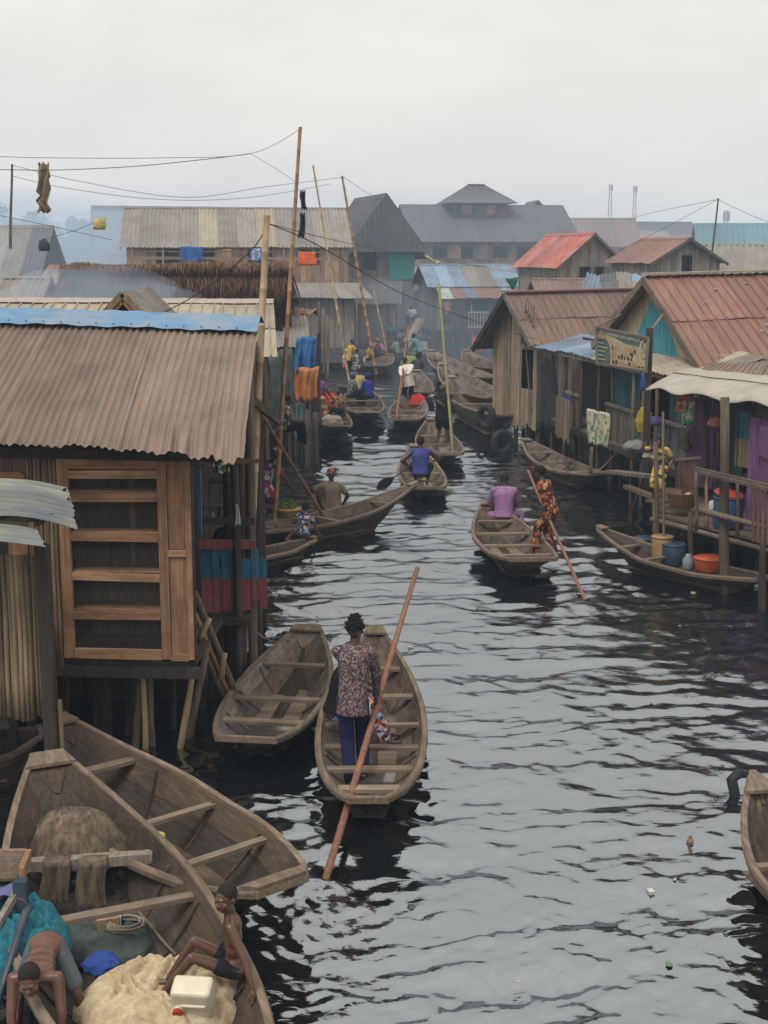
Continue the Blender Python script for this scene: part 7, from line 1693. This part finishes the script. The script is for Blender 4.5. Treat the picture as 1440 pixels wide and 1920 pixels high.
# ------------------------------------------------------------------ far background
FARS = [(0, 445, 60, 3.2, 4.4, 5.6, 6.3, TIN_GRY), (-70, 500, 55, 4.5, 4, 3.9, 5.0, TIN_GRY)]
p0 = A(-75, 440, 62); shack('grey_edge_house', 'grey two slope house at the hazy left edge', (p0.x, 62), math.radians(-2), A(58, 440, 62).x - p0.x, 5.5, .8, 4.2, 6.6, 'u', [TIN_GRY, TIN_DRK], DARKWI, .25, .3, wl=.2, sheet=.9, seed=200, amp=.02)
p0 = A(-40, 560, 42); shack('low_edge_house', 'low pale roof below the grey edge house', (p0.x, 44), 0, A(52, 560, 44).x - p0.x, 4, .8, 3.6, 4.6, 'u', [TIN_GRY], GREYWI, .25, .3, wl=.2, sheet=.9, seed=201, amp=.02)
p0 = A(62, 540, 48); shack('rust_edge_house', 'rusty roof slanting behind the raffia wall', (p0.x, 50), math.radians(25), 2.2, 4.5, .8, 3.4, 4.9, 'v', [TIN_RBR, TIN_GRY], GREYWI, .25, .3, wl=.2, sheet=.9, seed=202, amp=.02)
HZ = [('big hazy gable behind the long house', 190, 430, 120, 12, 6.0, 9.4, .3, TIN_DRK, 'u'), ('hazy gabled house above the raffia wall', 92, 470, 125, 6, 5.0, 8.4, .2, TIN_GRY, 'v'), ('second hazy gabled house above the raffia wall', 30, 470, 140, 5, 4.6, 8.0, .1, TIN_DRK, 'v'),
      ('long hazy brown roof right of the turret house', 1085, 440, 130, 5.4, 6.3, 8.6, .05, TIN_DBR, 'u'), ('hazy pinkish house beyond the red roof', 1215, 440, 150, 7, 5.0, 7.2, .1, TIN_RED, 'u'), ('hazy blue grey roof far right of centre', 1190, 430, 190, 9, 6.4, 9.6, .2, TIN_DRK, 'u'),
      ('teal hip roof at the hazy right edge', 1320, 470, 105, 6.5, 5.0, 7.6, -.1, TIN_TEA, 'u'), ('low grey roof under the teal roof', 1335, 490, 80, 5.5, 4.3, 5.9, -.05, TIN_GRY, 'u'), ('pale far roof between turret house and red shack', 1130, 445, 170, 8, 5.6, 8.0, 0, TIN_GRY, 'u'),
      ('far low roof behind the long house', 420, 440, 150, 12, 5.2, 7.0, 0, TIN_GRY, 'u'), ('far low roof behind the slate gable', 600, 440, 160, 12, 5.2, 7.4, 0, TIN_DRK, 'u'), ('far roof behind the blue roofed shop', 880, 500, 130, 12, 3.6, 5.2, 0, TIN_GRY, 'u')]
for i, (lab, px, py, Y, w_, ze_, zr_, rot, rm, rdg) in enumerate(HZ):
    p0 = A(px, py, Y); shack('far_house', lab, (p0.x, Y), rot, w_, 6, .5, ze_, zr_, rdg, rm, GREYWI, .5, .5, wl=.4, sheet=2.0, seed=210 + i, amp=.04, stilt_n=(0, 0), rows=2, spl=4, wins=[(w_ * .3, w_ * .3 + .9, ze_ - 1.6, ze_ - .6)] if rdg == 'u' else ())
rg = random.Random(21)
for i in range(8):                                                      # more of the settlement on both sides, far back
    sd = -1 if i % 2 else 1; Y = 104 + 20 * i + rg.uniform(0, 8); X = sd * (8 + Y * rg.uniform(.10, .30)); w_ = rg.uniform(6, 11); ze_ = rg.uniform(3.2, 5.6)
    shack('far_house', 'hazy shack among the farthest roofs in the smoke', (X - w_ / 2, Y), rg.uniform(-.3, .3), w_, 7, .4, ze_, ze_ + rg.uniform(1.2, 2.4), rg.choice('uuv'), rg.choice([TIN_GRY, TIN_DRK, TIN_DBR, TIN_BLU]), GREYWI, .6, .5, wl=.5, sheet=3.0, seed=240 + i, amp=.04, stilt_n=(0, 0), rows=2, spl=4, group='farthest roofs in the smoke')
# smaller fill along the canal so no bank gap opens onto bare water
fill = [(-9.5, 60, 4.5, 4.2, TIN_GRY, 'low shack squeezed behind the long grey roofed house'), (-3.0, 74, 3.6, 3.6, TIN_DRK, 'narrow shack behind the grey plank shed'), (7.6, 66, 4.0, 3.9, TIN_DBR, 'dark shack beside the blue roofed shop'), (5.6, 52, 3.4, 3.2, TIN_GRY, 'low shack behind the tall plank house'), (2.2, 96, 5, 4.2, TIN_GRY, 'dim shack closing the canal bend'), (-5.6, 44, 2.6, 3.3, TIN_GRY, 'dim lean-to behind the canal shack'), (10, 48, 4, 3.6, TIN_DRK, 'dark roof behind the painted gable house')]
for i, (X, Y, w_, ze_, rm, lab) in enumerate(fill): shack('back_shack', lab, (X, Y), rnd(-.1, .1), w_, 4.5, .7, ze_ - .7, ze_ + .25, 'u', rm, DARKWI if i != 1 else GREYWI, .25, .35, wl=.2, sheet=1.0, seed=280 + i, amp=.02, stilt_n=(3, 2))
# trees in the haze
FOL = mat('foliage', (.055, .085, .035), (.03, .05, .02), scale=(1, 1, 1), rough=.8, bump=0, rand=.4, island=True); TRK = wood('bark', (.08, .065, .05), 'z')
def tree(label, px, py, Y, h, rad, seed):
    rg = random.Random(seed); p = A(px, py, Y); b0 = V(p.x, Y, 0); root = thing('tree', label, 'tree', b0); top = p.z
    mb = MB().tube([V(0, 0, 0), V(.2, 0, top * .4), V(-.1, .1, top * .75)], [.35, .28, .14], 8); lv = MB()
    cl = []
    for k in range(9):
        a = rg.uniform(0, 2 * PI); e = V(math.cos(a) * rad * rg.uniform(.3, .8), math.sin(a) * rad * rg.uniform(.3, .8), top * rg.uniform(.62, .95)); mb.tube([V(0, 0, top * .5), lerp(V(0, 0, top * .6), e, .6), e], [.14, .08, .03], 6); cl.append((e, rad * rg.uniform(.28, .48)))
    for e, r in cl:
        for q in range(170):
            d = V(rg.gauss(0, 1), rg.gauss(0, 1), rg.gauss(0, .75)); d = d.normalized() * r * rg.random() ** .45; c = e + d; a = V(rg.uniform(-1, 1), rg.uniform(-1, 1), rg.uniform(-1, 1)).normalized() * rg.uniform(.15, .34); b = a.cross(V(rg.uniform(-1, 1), rg.uniform(-1, 1), rg.uniform(-1, 1))).normalized() * .14; lv.add([c - a, c + b, c + a, c - b], [(0, 1, 2, 3)])
    build('trunk', mb, TRK, root); build('crown', lv, FOL, root, kind='stuff')
tree('hazy broad tree at the far left edge', 15, 385, 190, 13, 4.2, 1); tree('lower hazy tree right of the edge tree', 70, 408, 195, 11, 3.4, 2); tree('small hazy tree above the far gables', 145, 402, 200, 11, 2.8, 3); tree('feathery hazy tree by the long house gable', 190, 405, 205, 10, 2.2, 4)
# masts
def mast(label, px, ytop, Y, w=1.6):
    t = A(px, ytop, Y); b0 = V(t.x, Y, 0); root = thing('radio_mast', label, 'mast', b0); mb = MB(); n = 14; H_ = t.z
    c = lambda z, s1, s2: V(s1 * w / 2 * (1 - .7 * z / H_), s2 * w / 2 * (1 - .7 * z / H_), z)
    for s1, s2 in ((-1, -1), (1, -1), (1, 1), (-1, 1)): mb.beam(c(0, s1, s2), c(H_, s1, s2), .08, .08)
    for k in range(n):
        z0, z1 = H_ * k / n, H_ * (k + 1) / n
        for (a, b) in (((-1, -1), (1, -1)), ((1, -1), (1, 1)), ((1, 1), (-1, 1)), ((-1, 1), (-1, -1))): mb.beam(c(z0, *a), c(z1, *b), .045, .045)
    build('lattice', mb, TIN_GRY, root)
    for k in range(3): build('antenna', MB().box((.5 * math.cos(k * 2.1), .5 * math.sin(k * 2.1), H_ - 1), (.25, .2, 1.6)), WRAIL, root)
mast('taller hazy lattice mast beyond the roofs', 1145, 345, 375); mast('fainter hazy lattice mast right of the taller one', 1191, 348, 385); mast('short hazy mast near the teal roof', 1362, 394, 240, 1.2)

# ------------------------------------------------------------------ litter on the water
rg = random.Random(5)
FL = [(1294, 1582, 'small brown bottle floating upright on the open water'), (1220, 1674, 'small white scrap floating on the open water'), (1420, 1100, 'white scrap floating by the low canoe stern'), (1300, 1113, 'pale leaf scrap floating near the orange basin'), (770, 1216, 'tiny pale scrap floating beside the poled canoe')]
for i, (px, py, lab) in enumerate(FL):
    o = build('floating_scrap', MB().box((0, 0, .01), (.07, .05, .03), rg.uniform(0, 3)) if i else MB().lathe([(.03, -.03), (.035, .03), (.015, .06), (.015, .08)], (0, 0, 0), 10), plastic('scrap_%d' % i, [(.25, .13, .08), (.6, .6, .58), (.6, .6, .56), (.5, .4, .3), (.5, .5, .48)][i]), None, V(0, 0, 0)); o.location = Wz(px, py, 0); tag(o, lab, 'litter')

WS = [mat('pale_scrap', (.45, .44, .40), rand=.3), mat('brown_scrap', (.20, .13, .08), rand=.3), mat('green_scrap', (.10, .17, .08), rand=.3)]
for i in range(16):
    px, py = rg.choice([(rg.uniform(1150, 1430), rg.uniform(1110, 1330)), (rg.uniform(480, 640), rg.uniform(1040, 1160)), (rg.uniform(900, 1430), rg.uniform(1350, 1900)), (rg.uniform(560, 900), rg.uniform(870, 1150))])
    s_ = rg.uniform(.02, .05); o = build('floating_scrap', MB().poly_prism([V(s_ * rg.uniform(.6, 1.2) * math.cos(a), s_ * .6 * math.sin(a), .008) for a in (0, 1.1, 2.3, 3.4, 4.6)], (0, 0, .006)), WS[i % 3], None, V(0, 0, 0)); o.location = Wz(px, py, .012); o.rotation_euler = (rg.uniform(-.1, .1), rg.uniform(-.1, .1), rg.uniform(0, 6)); tag(o, 'tiny scrap of rubbish drifting on the dark canal water', 'litter', 'tiny rubbish drifting on the canal')
# ------------------------------------------------------------------ water, air
make_water()
bake()
def volume(name, dens, col, aniso=.2):
    m = bpy.data.materials.new(name); m.use_nodes = True; n, l = m.node_tree.nodes, m.node_tree.links; n.clear()
    v = n.new('ShaderNodeVolumePrincipled'); v.inputs['Color'].default_value = _rgba(col); v.inputs['Density'].default_value = dens; v.inputs['Anisotropy'].default_value = aniso
    o = n.new('ShaderNodeOutputMaterial'); l.new(v.outputs[0], o.inputs['Volume']); return m
hz = build('haze', MB().box((0, 170, 10.4), (640, 460, 23.0)), volume('blue_smoke_haze', .0013, (.66, .81, .98)), None, V(0, 0, 0)); hz['kind'] = 'stuff'
def smoke(name, c, ax, dens, seed, wob=.35, fr_=1.0):
    mb = MB().ellip((0, 0, 0), (V(ax[0], 0, 0), V(0, ax[1], 0), V(0, 0, ax[2])), 48, 28)
    for i, q in enumerate(mb.v):
        q = Vector(q); n_ = Vector((q.x / ax[0], q.y / ax[1], q.z / ax[2])); mb.v[i] = tuple(q * (1 + wob * noise.noise(n_ * 1.6 * fr_ + V(seed, 1, 0))))
    o = build(name, mb, volume(name + '_air', dens, (.68, .82, .99)), None, V(0, 0, 0), smooth=True); o.location = c; o['kind'] = 'stuff'; return o
smoke('smoke', A(175, 565, 33.5), (2.4, 2.6, .75), .12, 4)
smoke('smoke_bank', V(-6, 106, 2.5), (52, 46, 7.2), .0046, 7, .2)
smoke('canal_smoke', V(2.5, 76, 1.6), (6.5, 14, 2.6), .017, 2)
smoke('roof_smoke', V(-24, 82, 4.5), (15, 26, 4.6), .034, 9)
